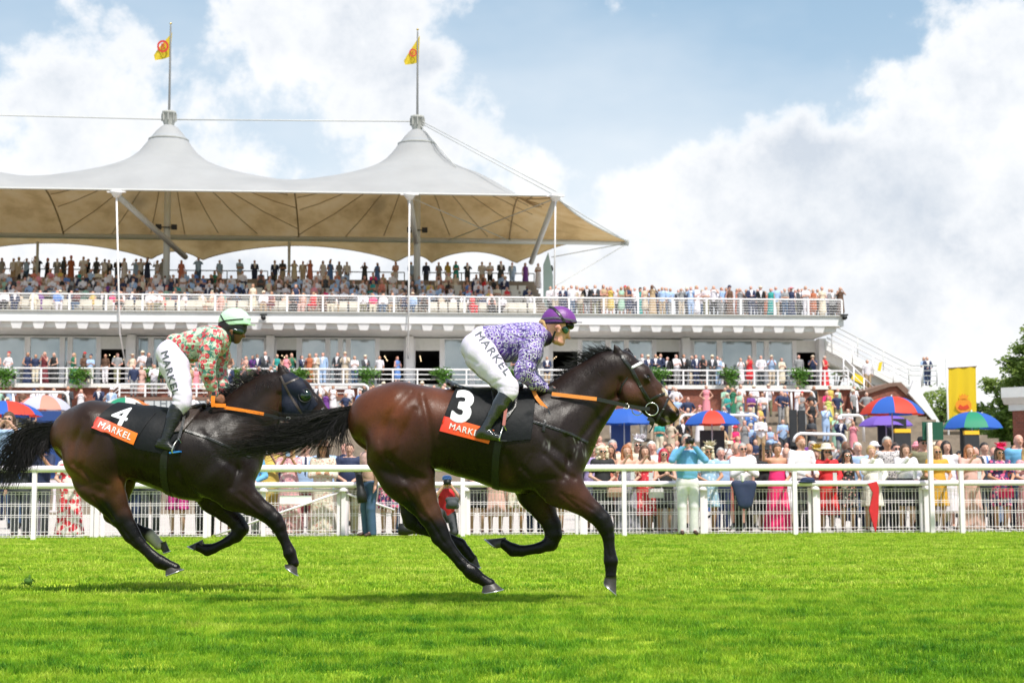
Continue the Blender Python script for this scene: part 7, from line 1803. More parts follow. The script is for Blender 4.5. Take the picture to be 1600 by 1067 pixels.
def hat_mesh(kind):
    if kind in HATM: return HATM[kind]
    c = MB()
    if kind in ('brim', 'panama'):
        R_ = .21 if kind == 'brim' else .145
        c.lathe([(R_, 1.672), (R_ * 1.01, 1.680), (.105, 1.700), (.100, 1.745), (.088, 1.785), (.05, 1.800), (0, 1.792)], (0, .01, 0), 22); c.lathe([(.098, 1.694), (R_, 1.674)], (0, .01, 0), 22)
    elif kind == 'cap':
        c.lathe([(.098, 1.650), (.098, 1.70), (.075, 1.735), (0, 1.748)], (0, .01, 0), 18); c.box(-.06, .06, -.17, -.07, 1.672, 1.682)
    elif kind == 'fascinator':
        g = random.Random(3)
        c.lathe([(.10, 0), (.105, .008), (.04, .03), (0, .03)], (.02, -.01, 1.715), 18, (.3, -.35, 1))
        for i in range(30):
            a = g.uniform(0, 6.28); l = g.uniform(.07, .17); z = g.uniform(.02, .13); p = Vector((.03, -.0, 1.72)); q = p + Vector((l * math.cos(a), l * math.sin(a) * .7, z)); n = Vector((-math.sin(a), math.cos(a), .2)) * .028
            c.add([p, p.lerp(q, .5) + n + Vector((0, 0, .02)), q, p.lerp(q, .5) - n + Vector((0, 0, .02))], [(0, 1, 2, 3)], True)
    me = c.mesh('hat'); HATM[kind] = me; return me
def inst(name, me, parent, mats):
    if len(me.materials) == 0:
        for m_ in mats: me.materials.append(m_)
    o = bpy.data.objects.new(name, me); COL.objects.link(o)
    if parent is not None: o.parent = parent
    for i, m_ in enumerate(mats):
        if i < len(o.material_slots): o.material_slots[i].link = 'OBJECT'; o.material_slots[i].material = m_
    return o
gm = MB(); 
for sg in (-1, 1): gm.lathe([(0, -.006), (.023, -.003), (.025, .003), (0, .006)], (sg * .031, -.098, 1.612), 12, (0, 1, 0))
gm.box(-.012, .012, -.104, -.098, 1.616, 1.620)
for sg in (-1, 1): gm.box(sg * .052, sg * .082, -.096, -.090, 1.614, 1.620) if sg > 0 else gm.box(-.082, -.052, -.096, -.090, 1.614, 1.620)
SUNG = gm.mesh('sunglasses')
ph = MB(); ph.box(-.036, .036, -.006, .006, -.072, .072); PHONE = ph.mesh('phone')
bg = MB(); bg.box(-.13, .13, -.03, .03, -.09, .08); bg.tube([(-.11, 0, .08), (-.05, 0, .26), (.05, 0, .26), (.11, 0, .08)], .006, 5); BAG = bg.mesh('bag')
M_PHONE = mat('phone_back', (0.55, .55, .56), rough=.25)
def front_person(px, ytop, row, sex, pose, wear, hair=None, hat=None, glasses=False, skin=0, face=0, label='', x2=None, zrot=0.0, group='racegoers at the rail', items=(), cat=None, lean=0.0):
    y = {0: Y2 + .42, 1: Y2 + .95, 2: Y2 + 1.6, -1: Y2 - .42}[row] if isinstance(row, int) else row
    t = SP(px, ytop, y); s_ = (t.z - .012) / (1.715 if not hat else 1.76)
    s_ = max(.82, min(1.16, s_))
    o = inst('person', body_mesh(sex, pose, face), None, [SKINS[skin]])
    o.location = frame(t.x, y, t.z - (1.715 if not hat else 1.76) * s_ if s_ in (.82, 1.16) else .012); o.scale = (s_ * 1.03, s_ * 1.03, s_); o.rotation_euler = (R(lean), 0, AL + R(zrot))
    tag(o, label, cat or ('woman' if sex == 'f' else 'man'), group)
    for g_, cs in wear:
        me = garment(sex, pose, g_); cs = cs if isinstance(cs, tuple) else (cs,)
        ms = [fm(c_) for c_ in cs]
        if g_.startswith('jacket'): ms = (ms + [fm('white'), fm('navy')])[:3]
        inst(g_.split('_')[0] if not g_.startswith('top') else 'shirt', me, o, ms)
    if not any(g_.startswith('x') for g_, _ in wear) and sex == 'm': pass
    if hair: inst('hair', hair_mesh_of(hair[0]), o, [hm(hair[1])])
    if hat: inst('hat', hat_mesh(hat[0]), o, [fm(hat[1])])
    if glasses: inst('sunglasses', SUNG, o, [M_LENS])
    J = joints(sex, pose)
    for it in items:
        if it[0] == 'phone':
            hx = Vector(J['haL']); q = inst('phone', PHONE, None, [M_PHONE if len(it) < 2 else fm(it[1])]); q.location = o.matrix_basis @ (hx + Vector((-.05, -.05, .09))); q.rotation_euler = o.rotation_euler; tag(q, ' '.join(('phone held up by the ' + label.split(',')[0]).split()[:15]), 'phone', 'phones held up at the rail')
        if it[0] == 'bag':
            q = inst('handbag', BAG, None, [fm(it[1])]); q.location = o.matrix_basis @ Vector((it[2], -.27, it[3])); q.rotation_euler = o.rotation_euler; tag(q, '%s handbag carried by the %s' % (COLN.get(it[1], it[1]), ' '.join(label.split(',')[0].split()[:10])), 'handbag')
    return o
W = lambda g, *c: (g, tuple(c))
FP = front_person
FR = []
# left part of the rail
FP(14, 645, 2, 'm', 'camera', [W('top_1', 'lightblue'), W('trousers', 'navy')], ('bob', 'brown'), None, True, 0, 0, 'man with brown hair and sunglasses in a light blue shirt, at the left edge')
FP(64, 688, 1, 'm', 'phone', [W('top_1', 'navy'), W('trousers', 'charcoal')], ('short', 'dark'), None, False, 1, 0, 'man in navy polo shirt behind the tail of the second horse')
FP(111, 700, 0, 'f', 'rail', [W('dress_long_1', 'redwhite')], ('long', 'blond'), None, False, 0, 0, 'woman in long red and white floral dress behind the second horse rump')
FP(34, 694, 1, 'm', 'down', [W('jacket', 'charcoal', 'white', 'blue'), W('trousers', 'charcoal')], ('short', 'grey'), None, False, 0, 0, 'man in dark suit behind the thin end of the tail')
FP(206, 694, 0, 'm', 'rail', [W('jacket', 'navy', 'lightblue', 'pink'), W('trousers', 'navy')], ('short', 'brown'), None, False, 2, 0, 'man in navy suit behind the hocks of the second horse')
FP(237, 690, 0, 'm', 'folded', [W('jacket', 'charcoal', 'white', 'red'), W('trousers', 'charcoal')], ('short', 'dark'), None, False, 0, 0, 'man in charcoal suit with folded arms behind the second horse belly')
FP(279, 700, 0, 'f', 'rail', [W('dress_short_1', 'magenta')], ('long', 'brown'), None, False, 0, 0, 'woman in magenta knee length dress under the second horse belly')
FP(322, 695, 0, 'm', 'down', [W('jacket', 'black', 'white', 'charcoal'), W('trousers', 'black')], ('short', 'grey'), None, False, 0, 0, 'man in black suit behind the forelegs of the second horse')
FP(352, 698, 1, 'f', 'rail', [W('dress_mid_1', 'grey')], ('bob', 'grey'), None, False, 0, 0, 'woman in grey dress behind the forelegs of the second horse')
FP(392, 692, 0, 'm', 'rail', [W('top_2', 'skyblue'), W('trousers', 'grey')], ('short', 'brown'), ('cap', 'navy'), False, 0, 0, 'man in sky blue shirt and cap beside the chest of the second horse')
FP(421, 690, 1, 'f', 'phone', [W('dress_mid_1', 'yellow')], ('long', 'blond'), None, False, 0, 1, 'woman in pale yellow dress filming with a phone under the flying tail', items=(('phone',),))
FP(452, 694, 0, 'f', 'phone', [W('dress_long_1', 'pinkfloral')], ('long', 'blond'), None, False, 1, 0, 'woman in long dusty pink floral dress with phone raised', items=(('phone', 'lightblue'),))
FP(478, 692, 2, 'm', 'down', [W('jacket', 'lightblue', 'white', 'navy'), W('trousers', 'maroon')], ('short', 'grey'), None, False, 0, 0, 'man in light blue jacket and maroon trousers behind the floral dress')
FP(505, 690, 0, 'f', 'folded', [W('dress_long_2', 'beigered')], ('long', 'brown'), ('brim', 'brown'), False, 1, 0, 'woman in cream lace dress and brown hat with folded arms')
FP(546, 693, 1, 'm', 'rail', [W('top_1', 'navy'), W('trousers', 'khaki')], ('short', 'brown'), None, False, 0, 0, 'broad man in navy polo and khaki trousers left of the long lens')
FP(577, 684, -1, 'm', 'down', [W('top_1', 'blush'), W('trousers', 'denim')], ('short', 'brown'), None, False, 2, 0, 'man in pale pink shirt and dark jeans standing inside the rail with long lens', zrot=-60, group='photographers inside the rail', cat='photographer')
FP(608, 696, 0, 'f', 'rail', [W('dress_short_1', 'pinknavy')], ('long', 'ginger'), None, False, 0, 0, 'woman in pink and navy floral dress behind the leading horse thigh')
FP(627, 694, 1, 'm', 'down', [W('jacket', 'blue', 'white', 'red'), W('trousers', 'blue')], ('short', 'brown'), None, False, 0, 0, 'man in bright blue suit beside the leading horse hind leg')
FP(651, 700, 0, 'f', 'rail', [W('dress_mid_1', 'whitefloral')], ('bob', 'blond'), None, False, 0, 0, 'woman in white dress with red flowers behind the leading horse gaskin')
FP(745, 696, 0, 'f', 'rail', [W('dress_short_1', 'black')], ('long', 'brown'), None, False, 0, 0, 'woman in short black dress under the leading horse belly')
FP(774, 700, 0, 'f', 'down', [W('dress_mid_1', 'blush')], ('long', 'blond'), None, False, 0, 0, 'woman in blush pink dress under the leading horse girth')
FP(806, 698, 0, 'f', 'rail', [W('dress_short_1', 'beigered')], ('long', 'brown'), None, False, 1, 0, 'woman in beige patterned dress behind the folded foreleg')
FP(868, 694, 0, 'f', 'rail', [W('dress_short_1', 'teal')], ('long', 'dark'), None, False, 0, 0, 'woman in teal dress between the forelegs of the leading horse')
FP(836, 700, 1, 'm', 'down', [W('jacket', 'navy', 'white', 'blue'), W('trousers', 'navy')], ('short', 'grey'), None, False, 0, 0, 'man in navy suit hidden behind the leading horse shoulder')
# right of the leading horse
FP(926, 690, 1, 'f', 'down', [W('dress_mid_1', 'lilac')], ('long', 'blond'), ('fascinator', 'blush'), False, 0, 0, 'woman in lilac dress with large blush feather hat next to the horse chest')
FP(941, 697, 0, 'f', 'rail', [W('dress_mid_1', 'black')], ('curly', 'platinum'), None, True, 0, 1, 'smiling woman in black dress with platinum hair and sunglasses', items=(('bag', 'blush', .18, .82),))
FP(957, 688, 2, 'm', 'down', [W('top_1', 'cream'), W('trousers', 'tan')], ('short', 'grey'), None, False, 2, 0, 'tall bald grey man in cream shirt behind the platinum haired woman')
FP(953, 696, 1, 'f', 'down', [W('dress_mid_0', 'coral')], ('long', 'brown'), None, False, 1, 0, 'woman with long brown hair and bare shoulders behind the black dress')
FP(979, 696, 0, 'f', 'phone/rail', [W('dress_long_0', 'greydot')], ('long', 'ginger'), None, False, 0, 1, 'woman in long grey dotted dress with ginger hair beside the white post', items=(('phone',),))
FP(996, 683, 2, 'f', 'down', [W('dress_mid_1', 'cream')], ('long', 'platinum'), ('fascinator', 'white'), True, 0, 0, 'blonde woman with white fascinator behind the grey dotted dress')
FP(1007, 697, 0, 'f', 'phone/rail', [W('dress_mid_0', 'redfloral')], ('long', 'brown'), None, False, 0, 0, 'woman in red floral dress with white clutch, hand at her face', items=(('bag', 'white', .16, .80), ('phone',)))
FP(1018, 690, 1, 'm', 'down', [W('top_1', 'white'), W('trousers', 'grey')], ('short', 'white'), None, False, 2, 0, 'white haired man behind the red floral dress')
FP(1037, 702, 0, 'f', 'clap', [W('dress_short_0', 'black')], ('bob', 'red'), None, True, 0, 0, 'woman with bright red bob and sunglasses in short black dress')
FP(1044, 694, 1, 'm', 'down', [W('jacket', 'grey', 'white', 'blue'), W('trousers', 'grey')], ('short', 'brown'), None, False, 1, 0, 'man in grey suit just left of the photographer in blue')
pg = FP(1073, 679, -1, 'm', 'camera', [W('top_2', 'skyblue'), W('trousers', 'white')], ('short', 'grey'), None, False, 2, 0, 'photographer in sky blue shirt and cream trousers inside the rail', group='photographers inside the rail', cat='photographer')
FP(1106, 694, 0, 'f', 'rail', [W('dress_short_1', 'bluefloral')], ('curly', 'platinum'), ('fascinator', 'cream'), True, 1, 0, 'woman in pale blue dress with platinum curls and feather fascinator')
FP(1126, 700, 2, 'm', 'down', [W('top_1', 'lightblue'), W('trousers', 'navy')], ('short', 'grey'), None, False, 2, 0, 'man in light blue shirt between the pale blue dress and the tie')
FP(1160, 693, 0, 'm', 'clap', [W('top_2', 'white'), W('trousers', 'black')], ('short', 'grey'), None, True, 2, 0, 'man in white shirt and dark tie holding a cup, jacket over the rail')
FP(1194, 696, 1, 'f', 'down', [W('dress_mid_1', 'black')], ('bob', 'brown'), ('panama', 'black'), True, 0, 1, 'woman in black hat and sunglasses left of the hot pink dress')
FP(1214, 694, 0, 'f', 'up/rail', [W('dress_long_0', 'hotpink')], ('updo', 'brown'), None, False, 1, 1, 'woman in long hot pink dress holding her arm up')
FP(1251, 682, 0, 'm', 'rail', [W('top_2', 'white'), W('trousers', 'charcoal')], ('short', 'ginger'), None, False, 0, 2, 'bearded man in white shirt and dark trousers leaning on the rail', zrot=18)
FP(1270, 690, 2, 'm', 'down', [W('jacket', 'charcoal', 'white', 'navy'), W('trousers', 'charcoal')], ('short', 'grey'), None, True, 2, 0, 'man in charcoal suit and sunglasses right of the bearded man')
FP(1291, 695, 0, 'f', 'phone/rail', [W('dress_mid_2', 'red')], ('long', 'dark'), ('brim', 'cream'), True, 0, 0, 'woman in red dress and cream wide hat filming with a phone', items=(('phone',),))
FP(1274, 698, 1, 'f', 'down', [W('dress_mid_1', 'blush')], ('bob', 'blond'), ('fascinator', 'yellow'), False, 0, 0, 'woman with yellow fascinator beside the cream wide hat')
FP(1323, 704, 0, 'f', 'rail', [W('dress_short_0', 'blackfloral')], ('long', 'dark'), None, True, 0, 0, 'woman in black floral dress with dark hair and sunglasses')
FP(1340, 692, 2, 'm', 'down', [W('top_1', 'lightblue'), W('trousers', 'navy')], ('short', 'white'), None, False, 0, 0, 'white haired man in light blue behind the black floral dress')
FP(1361, 697, 0, 'f', 'phone/rail', [W('dress_short_2', 'lace')], ('updo', 'blond'), None, False, 0, 0, 'woman in short white lace dress with a phone at her face', items=(('phone',),))
FP(1386, 683, 1, 'm', 'down', [W('top_1', 'check'), W('trousers', 'charcoal')], ('short', 'grey'), None, False, 1, 0, 'grey haired man in striped short sleeved shirt behind the lace dress')
FP(1414, 695, 0, 'f', 'phone/rail', [W('top_2', 'white'), W('skirt_short', 'black')], ('long', 'brown'), None, False, 0, 0, 'woman in black skirt and white cardigan left of the green sign', items=(('phone',),))
FP(1400, 693, 2, 'm', 'down', [W('jacket', 'navy', 'white', 'red'), W('trousers', 'navy')], ('short', 'dark'), None, True, 2, 0, 'man in navy jacket and sunglasses behind the striped shirt')
FP(1442, 680, 1, 'm', 'down', [W('top_1', 'khaki'), W('trousers', 'charcoal')], ('short', 'dark'), ('cap', 'black'), True, 2, 0, 'man in olive shirt and black cap under the green sign')
FP(1463, 698, 0, 'f', 'rail', [W('dress_short_1', 'mustard')], ('long', 'blond'), None, True, 1, 0, 'blonde woman in mustard dress half behind the sign post')
FP(1478, 690, 2, 'f', 'down', [W('dress_mid_1', 'white')], ('bob', 'dark'), None, False, 0, 0, 'woman in white dress just right of the green sign')
FP(1514, 696, 0, 'f', 'phone/rail', [W('dress_long_1', 'blush')], ('long', 'ginger'), None, False, 0, 0, 'woman in long blush pink dress with ginger hair and phone', items=(('phone',),))
FP(1538, 692, 2, 'm', 'down', [W('jacket', 'charcoal', 'white', 'blue'), W('trousers', 'charcoal')], ('short', 'dark'), None, False, 0, 0, 'man in dark suit left of the pink fascinator')
FP(1561, 696, 0, 'f', 'rail', [W('dress_short_1', 'pinknavy')], ('long', 'brown'), ('fascinator', 'hotpink'), True, 1, 1, 'laughing woman in pink and navy dress with pink fascinator', items=(('bag', 'hotpink', .0, .80),))
FP(1591, 679, 1, 'm', 'down', [W('top_1', 'skyblue'), W('trousers', 'navy')], None, None, False, 2, 0, 'bald man in turquoise polo shirt at the right edge')
FP(1604, 700, 0, 'f', 'rail', [W('dress_long_1', 'pinkfloral')], ('long', 'blond'), None, False, 0, 0, 'woman in long pink floral dress cut by the right edge')
# photographers' gear, scarf, jacket, hat on the rail
c = MB(); c.lathe([(0, -.02), (.045, -.02), (.045, .10), (.052, .11), (.052, .17), (0, .172)], (0, -.05, 0), 16, (0, -1, 0)); c.box(-.07, .07, -.05, .02, -.05, .05); c.box(-.03, .03, -.04, .01, .05, .08)
o = c.build('camera', M_BLACK); o.location = pg.matrix_basis @ Vector((0, -.20, 1.60)); o.rotation_euler = (0, 0, AL); tag(o, 'black camera held to the eye by the photographer in sky blue', 'camera')
p = SP(1361, 757, Y2 - .07); c = MB(); c.prism([(-.06, .02), (.10, .06), (.14, -.05), (.12, -.5), (.06, -.85), (.0, -.65), (-.05, -.45), (.03, -.15)][::-1], -.02, .02); o = c.build('scarf', cm('red')); o.location = frame(*p); o.rotation_euler = (0, 0, AL); tag(o, 'bright red scarf hanging over the rail by the lace dress', 'scarf')
F = Field((-.4, -.2, -.6), (.4, .2, .15), .014); F.cone((-.17, 0, 0), (.17, 0, 0), .06, .06, 1, 1, .03); F.cone((-.12, -.05, -.05), (-.04, -.06, -.34), .10, .09, .35, .35, .04); F.cone((.12, -.05, -.05), (.05, -.06, -.32), .10, .10, .35, .35, .04)
o = link('jacket', F.mesh('jacket', 2), None, cm('navy')); o.location = frame(*SP(1162, 756, Y2 - .05)); o.rotation_euler = (0, 0, AL); tag(o, 'navy jacket draped over the rail below the white shirt and tie', 'jacket')
F = Field((-.3, -.2, -.2), (.3, .2, .2), .012); F.ell((0, 0, .02), (.13, .10, .05), .02); F.ell((-.02, -.02, -.02), (.17, .08, .025), .02); o = link('cap', F.mesh('cap', 2), None, cm('navy')); o.location = frame(*SP(1262, 751, Y2 - .12)); tag(o, 'navy cap resting on the rail beside the bearded man', 'cap')
F = Field((-.3, -.2, -.3), (.3, .2, .3), .012); F.cone((0, 0, .0), (0, -.0, -.2), .07, .05, 1, 1, .02); o = link('paper_cup', F.mesh('paper_cup', 1), None, M_WHITE); o.scale = (.6, .6, .5); o.location = frame(*SP(1160, 742, Y2 - .1)); tag(o, 'white paper cup in the hands of the man with the tie', 'cup')
# red-vested photographer kneeling inside the rail
kx, ky = 698, FENCE + .25; t = SP(kx, 752, ky)
F = Field((-.55, -.75, -.02), (.55, .55, 1.25), .0135); A = lambda *a, **k_: F.cone(*a, **k_)
A((0, .05, .45), (0, .0, .62), .15, .13, .75, .75, .04, 0); A((0, 0, .62), (0, -.06, .84), .14, .165, .75, .72, .05, 0); A((-.14, -.05, .92), (.14, -.05, .92), .06, .06, 1, 1, .05, 0); A((0, -.05, .95), (0, -.08, 1.03), .055, .05, 1, 1, .02, 0); F.ell((0, -.09, 1.10), (.078, .095, .108), .02, 0); A((0, -.13, 1.06), (0, -.14, 1.02), .05, .032, 1, 1, .02, 0)
for sg in (-1, 1): A((sg * .18, -.05, .91), (sg * .27, -.20, .76), .05, .038, 1, 1, .03, 0); A((sg * .27, -.20, .76), (sg * .07, -.28, 1.02), .038, .027, 1, 1, .012, 0); A((sg * .07, -.28, 1.02), (sg * .05, -.29, 1.08), .03, .026, 1, 1, .01, 0)
A((-.09, .03, .44), (-.16, -.34, .50), .09, .06, 1, 1, .03, 0); A((-.16, -.34, .50), (-.16, -.30, .08), .058, .038, 1, 1, .02, 0); A((-.16, -.3, .07), (-.18, -.46, .035), .04, .032, 1, 1, .02, 0)
A((.09, .03, .44), (.15, -.12, .10), .09, .06, 1, 1, .03, 0); A((.15, -.12, .08), (.12, .32, .07), .056, .04, 1, 1, .02, 0); A((.12, .32, .07), (.12, .40, .05), .04, .03, 1, 1, .02, 0)
me = F.mesh('person', 1); paint(me, lambda V: np.ones((len(V), 3))); kp = link('person', me, None, SKINS[0]); kp.scale = (.86,) * 3; kp.location = frame(t.x, ky, .012); kp.rotation_euler = (0, 0, AL); tag(kp, 'kneeling photographer in red vest and blue cap beneath the leading horse', 'photographer', 'photographers inside the rail')
F = Field((-.4, -.4, .3), (.4, .3, 1.05), .0135); F.cone((0, .05, .45), (0, 0, .62), .17, .15, .78, .78, .04); F.cone((0, 0, .62), (0, -.06, .84), .158, .182, .80, .78, .05); F.cone((-.12, -.05, .91), (.12, -.05, .91), .075, .075, 1, 1, .05); cuthigh(F, .965); link('vest', F.mesh('vest', 1), kp, cm('red'))
F = Field((-.4, -.4, .3), (.4, .3, 1.05), .0135)
for sg in (-1, 1): F.cone((sg * .17, -.05, .91), (sg * .235, -.14, .82), .066, .060, 1, 1, .02)
link('shirt_sleeve', F.mesh('shirt_sleeve', 1), kp, cm('white')); tag(kp.children[-1], None)
F = Field((-.5, -.6, -.02), (.5, .55, .62), .0135); F.cone((0, .05, .44), (0, .05, .52), .165, .16, .8, .8, .03); F.cone((-.09, .03, .44), (-.16, -.34, .50), .105, .078, 1, 1, .03); F.cone((-.16, -.34, .50), (-.16, -.30, .12), .075, .06, 1, 1, .02); F.cone((.09, .03, .44), (.15, -.12, .10), .105, .078, 1, 1, .03); F.cone((.15, -.12, .10), (.12, .28, .08), .072, .06, 1, 1, .02); link('trousers', F.mesh('trousers', 1), kp, cm('charcoal'))
ho = inst('hat', hat_mesh('cap'), kp, [cm('blue')]); ho.location = (0, -.10, -.515)
c = MB(); c.lathe([(0, 0), (.05, 0), (.05, .12), (0, .122)], (0, -.3, 1.09), 14, (0, -1, 0)); c.box(-.075, .075, -.32, -.25, 1.04, 1.14); o = c.build('camera', M_BLACK); o.location = kp.location; o.scale = (.86,) * 3; o.rotation_euler = (0, 0, AL); tag(o, 'black camera at the face of the kneeling photographer', 'camera')
F = Field((-.3, -.3, -.25), (.3, .3, .25), .014); F.cone((-.07, 0, .05), (.07, 0, .05), .05, .05, .8, .8, .02); F.cone((-.07, 0, -.06), (.07, 0, -.06), .05, .05, .8, .8, .05); F.ell((0, -.045, -.02), (.09, .03, .06), .02); o = link('camera_bag', F.mesh('camera_bag', 2), None, cm('charcoal')); o.location = frame(t.x + .08, ky - .34, .60); tag(o, 'grey camera bag hanging in front of the red vest', 'bag')
c = MB(); c.lathe([(0, 0), (.06, 0), (.065, .3), (.085, .36), (.085, .52), (0, .522)], (0, 0, 0), 16, (.15, -.1, -1)); c.box(-.07, .07, -.04, .05, 0, .12); o = c.build('long_lens', M_BLACK); o.location = frame(SP(560, 740, Y2 - .6).x, Y2 - .6, 1.12); tag(o, 'long black lens carried by the man in pale pink shirt', 'camera')
c = MB(); c.lathe([(0, 0), (.07, 0), (.07, .5), (.1, .6), (.1, .75), (0, .76)], (0, 0, 0), 16, (-1, -.1, .05)); o = c.build('long_lens', M_BLACK); o.location = frame(SP(690, 830, ky).x, ky - .3, .12); tag(o, 'large black lens lying on the grass by the kneeling photographer', 'camera')
c = MB(); g = random.Random(2)
for i in range(40):
    a = Vector((g.gauss(0, .02), g.gauss(0, .015), g.gauss(0, .03))); b = a + Vector((g.gauss(0, .025), g.gauss(0, .02), g.gauss(.01, .03))); n_ = Vector((.006, 0, .002)); c.add([a - n_, a + n_, b], [(0, 1, 2)])
c.lathe([(0, -.03), (.03, -.01), (.035, .01), (0, .03)], (0, 0, 0), 8)
o = c.build('turf_clod', mat('clod', (0.06, 0.14, 0.015), rough=.9)); o.location = P(44, 908, 12.2); tag(o, 'small clod of grass flying up behind the second horse', 'turf clod')
# seated woman, chair and picnic things at the left
c = MB(); ch = froot('garden_chair', (SX(50, Y2 + 1.0, 800), Y2 + 1.0, 0)); tag(ch, 'white plastic garden chair behind the rail at the left', 'chair')
for x in (0, .5):
    for y in (0, .45): c = MB(); c.box(x, x + .05, y, y + .05, 0, .45 if y else .66); c.build('leg', M_WHITER, ch)
c = MB(); c.box(0, .55, 0, .5, .44, .47); c.build('seat', M_WHITER, ch); c = MB(); 
for x in (.0, .13, .26, .39, .50): c.box(x, x + .05, .47, .50, .474, .95)
c.box(0, .55, .466, .504, .95, 1.02); c.build('backrest', M_WHITER, ch)
# a library of simpler figures for the steps and balconies
LIB = {}
def lib(kind, pose, seated=False, hat=None, long_hair=False, h=.024):
    key = (kind, pose, seated, hat, long_hair)
    if key in LIB: return LIB[key]
    sex = 'f' if kind.startswith('dress') or kind == 'fshirt' else 'm'; J = joints(sex, pose, seated); J['sleeve'] = {'suit': 2, 'shirt': 1, 'shirt2': 2, 'dress_short': 0, 'dress_long': 0, 'dress_sleeve': 1, 'fshirt': 1}[kind]; J['trousers'] = kind in ('suit', 'shirt', 'shirt2', 'fshirt')
    F = Field((-.5, -.62, -.02), (.5, .30, 1.86 if not seated else 1.42), h); dz = J['dz']; body_prims(F, sex, J, True, False)
    for n in 'RL':
        d = (Vector(J['ha' + n]) - Vector(J['el' + n])).normalized(); F.cone(J['ha' + n], Vector(J['ha' + n]) + d * .09, .030, .024, .8, .8, .01, 0)
    if kind in ('suit', 'shirt', 'shirt2', 'fshirt'):
        F.cone((0, 0, .95 + dz), (0, 0, 1.32 + dz), .165 if sex == 'm' else .15, .178 if sex == 'm' else .155, .75, .74, .04, 2)
        if kind == 'suit': F.cone((0, 0, .84 + (dz if seated else 0)), (0, 0, 1.0 + dz), .185, .17, .74, .74, .03, 2)
        for n in 'RL': F.cone(J['hip' + n], J['kn' + n], .10, .075, 1, 1, .03, 3); F.cone(J['kn' + n], J['an' + n], .075, .062, 1, 1, .02, 3)
        for n in 'RL': F.cone(J['sh' + n], Vector(J['sh' + n]).lerp(Vector(J['el' + n]), .6), .066, .058, 1, 1, .03, 2)
    else:
        zz = dict(dress_short=.55, dress_long=.12, dress_sleeve=.38)[kind]
        F.cone((0, 0, 1.0 + dz), (0, 0, 1.32 + dz), .145, .158, .76, .74, .04, 2)
        if not seated: F.cone((0, 0, 1.02), (0, 0, zz), .16, .22 if zz > .3 else .25, .78, .8, .04, 3)
        else:
            for n in 'RL': F.cone(J['hip' + n], J['kn' + n], .12, .09, 1, 1, .04, 3)
            if zz < .5: 
                for n in 'RL': F.cone(J['kn' + n], J['an' + n], .09, .10, 1, 1, .04, 3)
    hz = 1.60 + dz
    F.ell((0, .022, hz + .028), (.086, .098, .100), 0, 1)
    if long_hair: F.cone((0, .06, hz), (0, .07, hz - .24), .085, .075, .7, .6, .02, 1)
    if hat == 'panama': F.ell((0, .0, hz + .075), (.16, .16, .018), 0, 4); F.ell((0, .01, hz + .12), (.088, .092, .062), .01, 4)
    if hat == 'brim': F.ell((0, .0, hz + .075), (.22, .22, .02), 0, 4); F.ell((0, .01, hz + .11), (.09, .09, .055), .01, 4)
    if hat == 'fasc':
        for q in ((.05, 0, .12), (-.02, -.02, .15), (.09, .02, .15), (.04, 0, .19)): F.ell((q[0], q[1], hz + q[2]), (.05, .045, .035), .01, 4)
    me = F.mesh('person', 0, True)
    if kind == 'suit':
        n = len(me.polygons); c = np.empty(n * 3, np.float32); me.polygons.foreach_get('center', c); c = c.reshape(-1, 3); mi = np.empty(n, np.int32); me.polygons.foreach_get('material_index', mi); z = c[:, 2] - dz
        v = (mi == 2) & (c[:, 1] < -.05) & (z > 1.10) & (np.abs(c[:, 0]) < (z - 1.06) * .22); mi[v] = 6; me.polygons.foreach_set('material_index', mi)
    for m_ in (SKINS_FAR[0], hm('brown'), cm('navy'), cm('navy'), cm('cream'), cm('black'), cm('white')): me.materials.append(m_)
    LIB[key] = me; return me
PG = random.Random(11)
MC = ['navy', 'navy', 'charcoal', 'black', 'grey', 'lightblue', 'beige', 'navy', 'charcoal']; SC = ['white', 'white', 'white', 'lightblue', 'lightblue', 'white', 'white', 'grey', 'navy', 'white']; TC = ['navy', 'charcoal', 'beige', 'khaki', 'denim', 'tan', 'grey', 'black']
DC = ['white', 'white', 'white', 'white', 'black', 'black', 'black', 'navy', 'navy', 'blush', 'blush', 'beige', 'cream', 'cream', 'red', 'coral', 'pink', 'hotpink', 'lightblue', 'blue', 'green', 'mint', 'yellow', 'rust', 'maroon', 'charcoal', 'tan', 'grey', 'brown', 'charcoal', 'teal', 'purple']
HC_M = ['brown', 'dark', 'grey', 'grey', 'white', 'ginger', 'brown']; HC_F = ['blond', 'blond', 'brown', 'dark', 'platinum', 'ginger', 'brown', 'white']
PEOPLE = []
def rand_spec(pf=.5, seated=False, suit=.45, hatp=.18, poses=('down', 'folded', 'clap', 'phone', 'cup', 'hip', 'camera')):
    g = PG
    if g.random() < pf:
        k = g.choice(['dress_short', 'dress_long', 'dress_sleeve', 'dress_short', 'fshirt']); hat = g.choice(['brim', 'fasc', 'panama']) if g.random() < hatp else None
        c1 = g.choice(DC); return dict(kind=k, pose=g.choice(poses), hat=hat, lh=g.random() < .7, top=c1, bot=c1 if k != 'fshirt' else g.choice(['white', 'denim', 'beige', 'cream']), hair=g.choice(HC_F), skin=g.choice([0, 0, 1, 1, 2, 3] if g.random() < .4 else [0, 1, 2]), hatc=g.choice(['cream', 'white', 'black', 'pink', 'red', 'navy', 'beige']))
    su = g.random() < suit; k = 'suit' if su else g.choice(['shirt', 'shirt2'])
    c1 = g.choice(MC if su else SC); return dict(kind=k, pose=g.choice(poses), hat='panama' if g.random() < hatp else None, lh=False, top=c1, bot=(c1 if su and g.random() < .7 else g.choice(TC)), hair=g.choice(HC_M), skin=g.choice([0, 0, 1, 2, 2, 3] if g.random() < .25 else [0, 1, 2]), hatc=g.choice(['cream', 'cream', 'white', 'beige']))
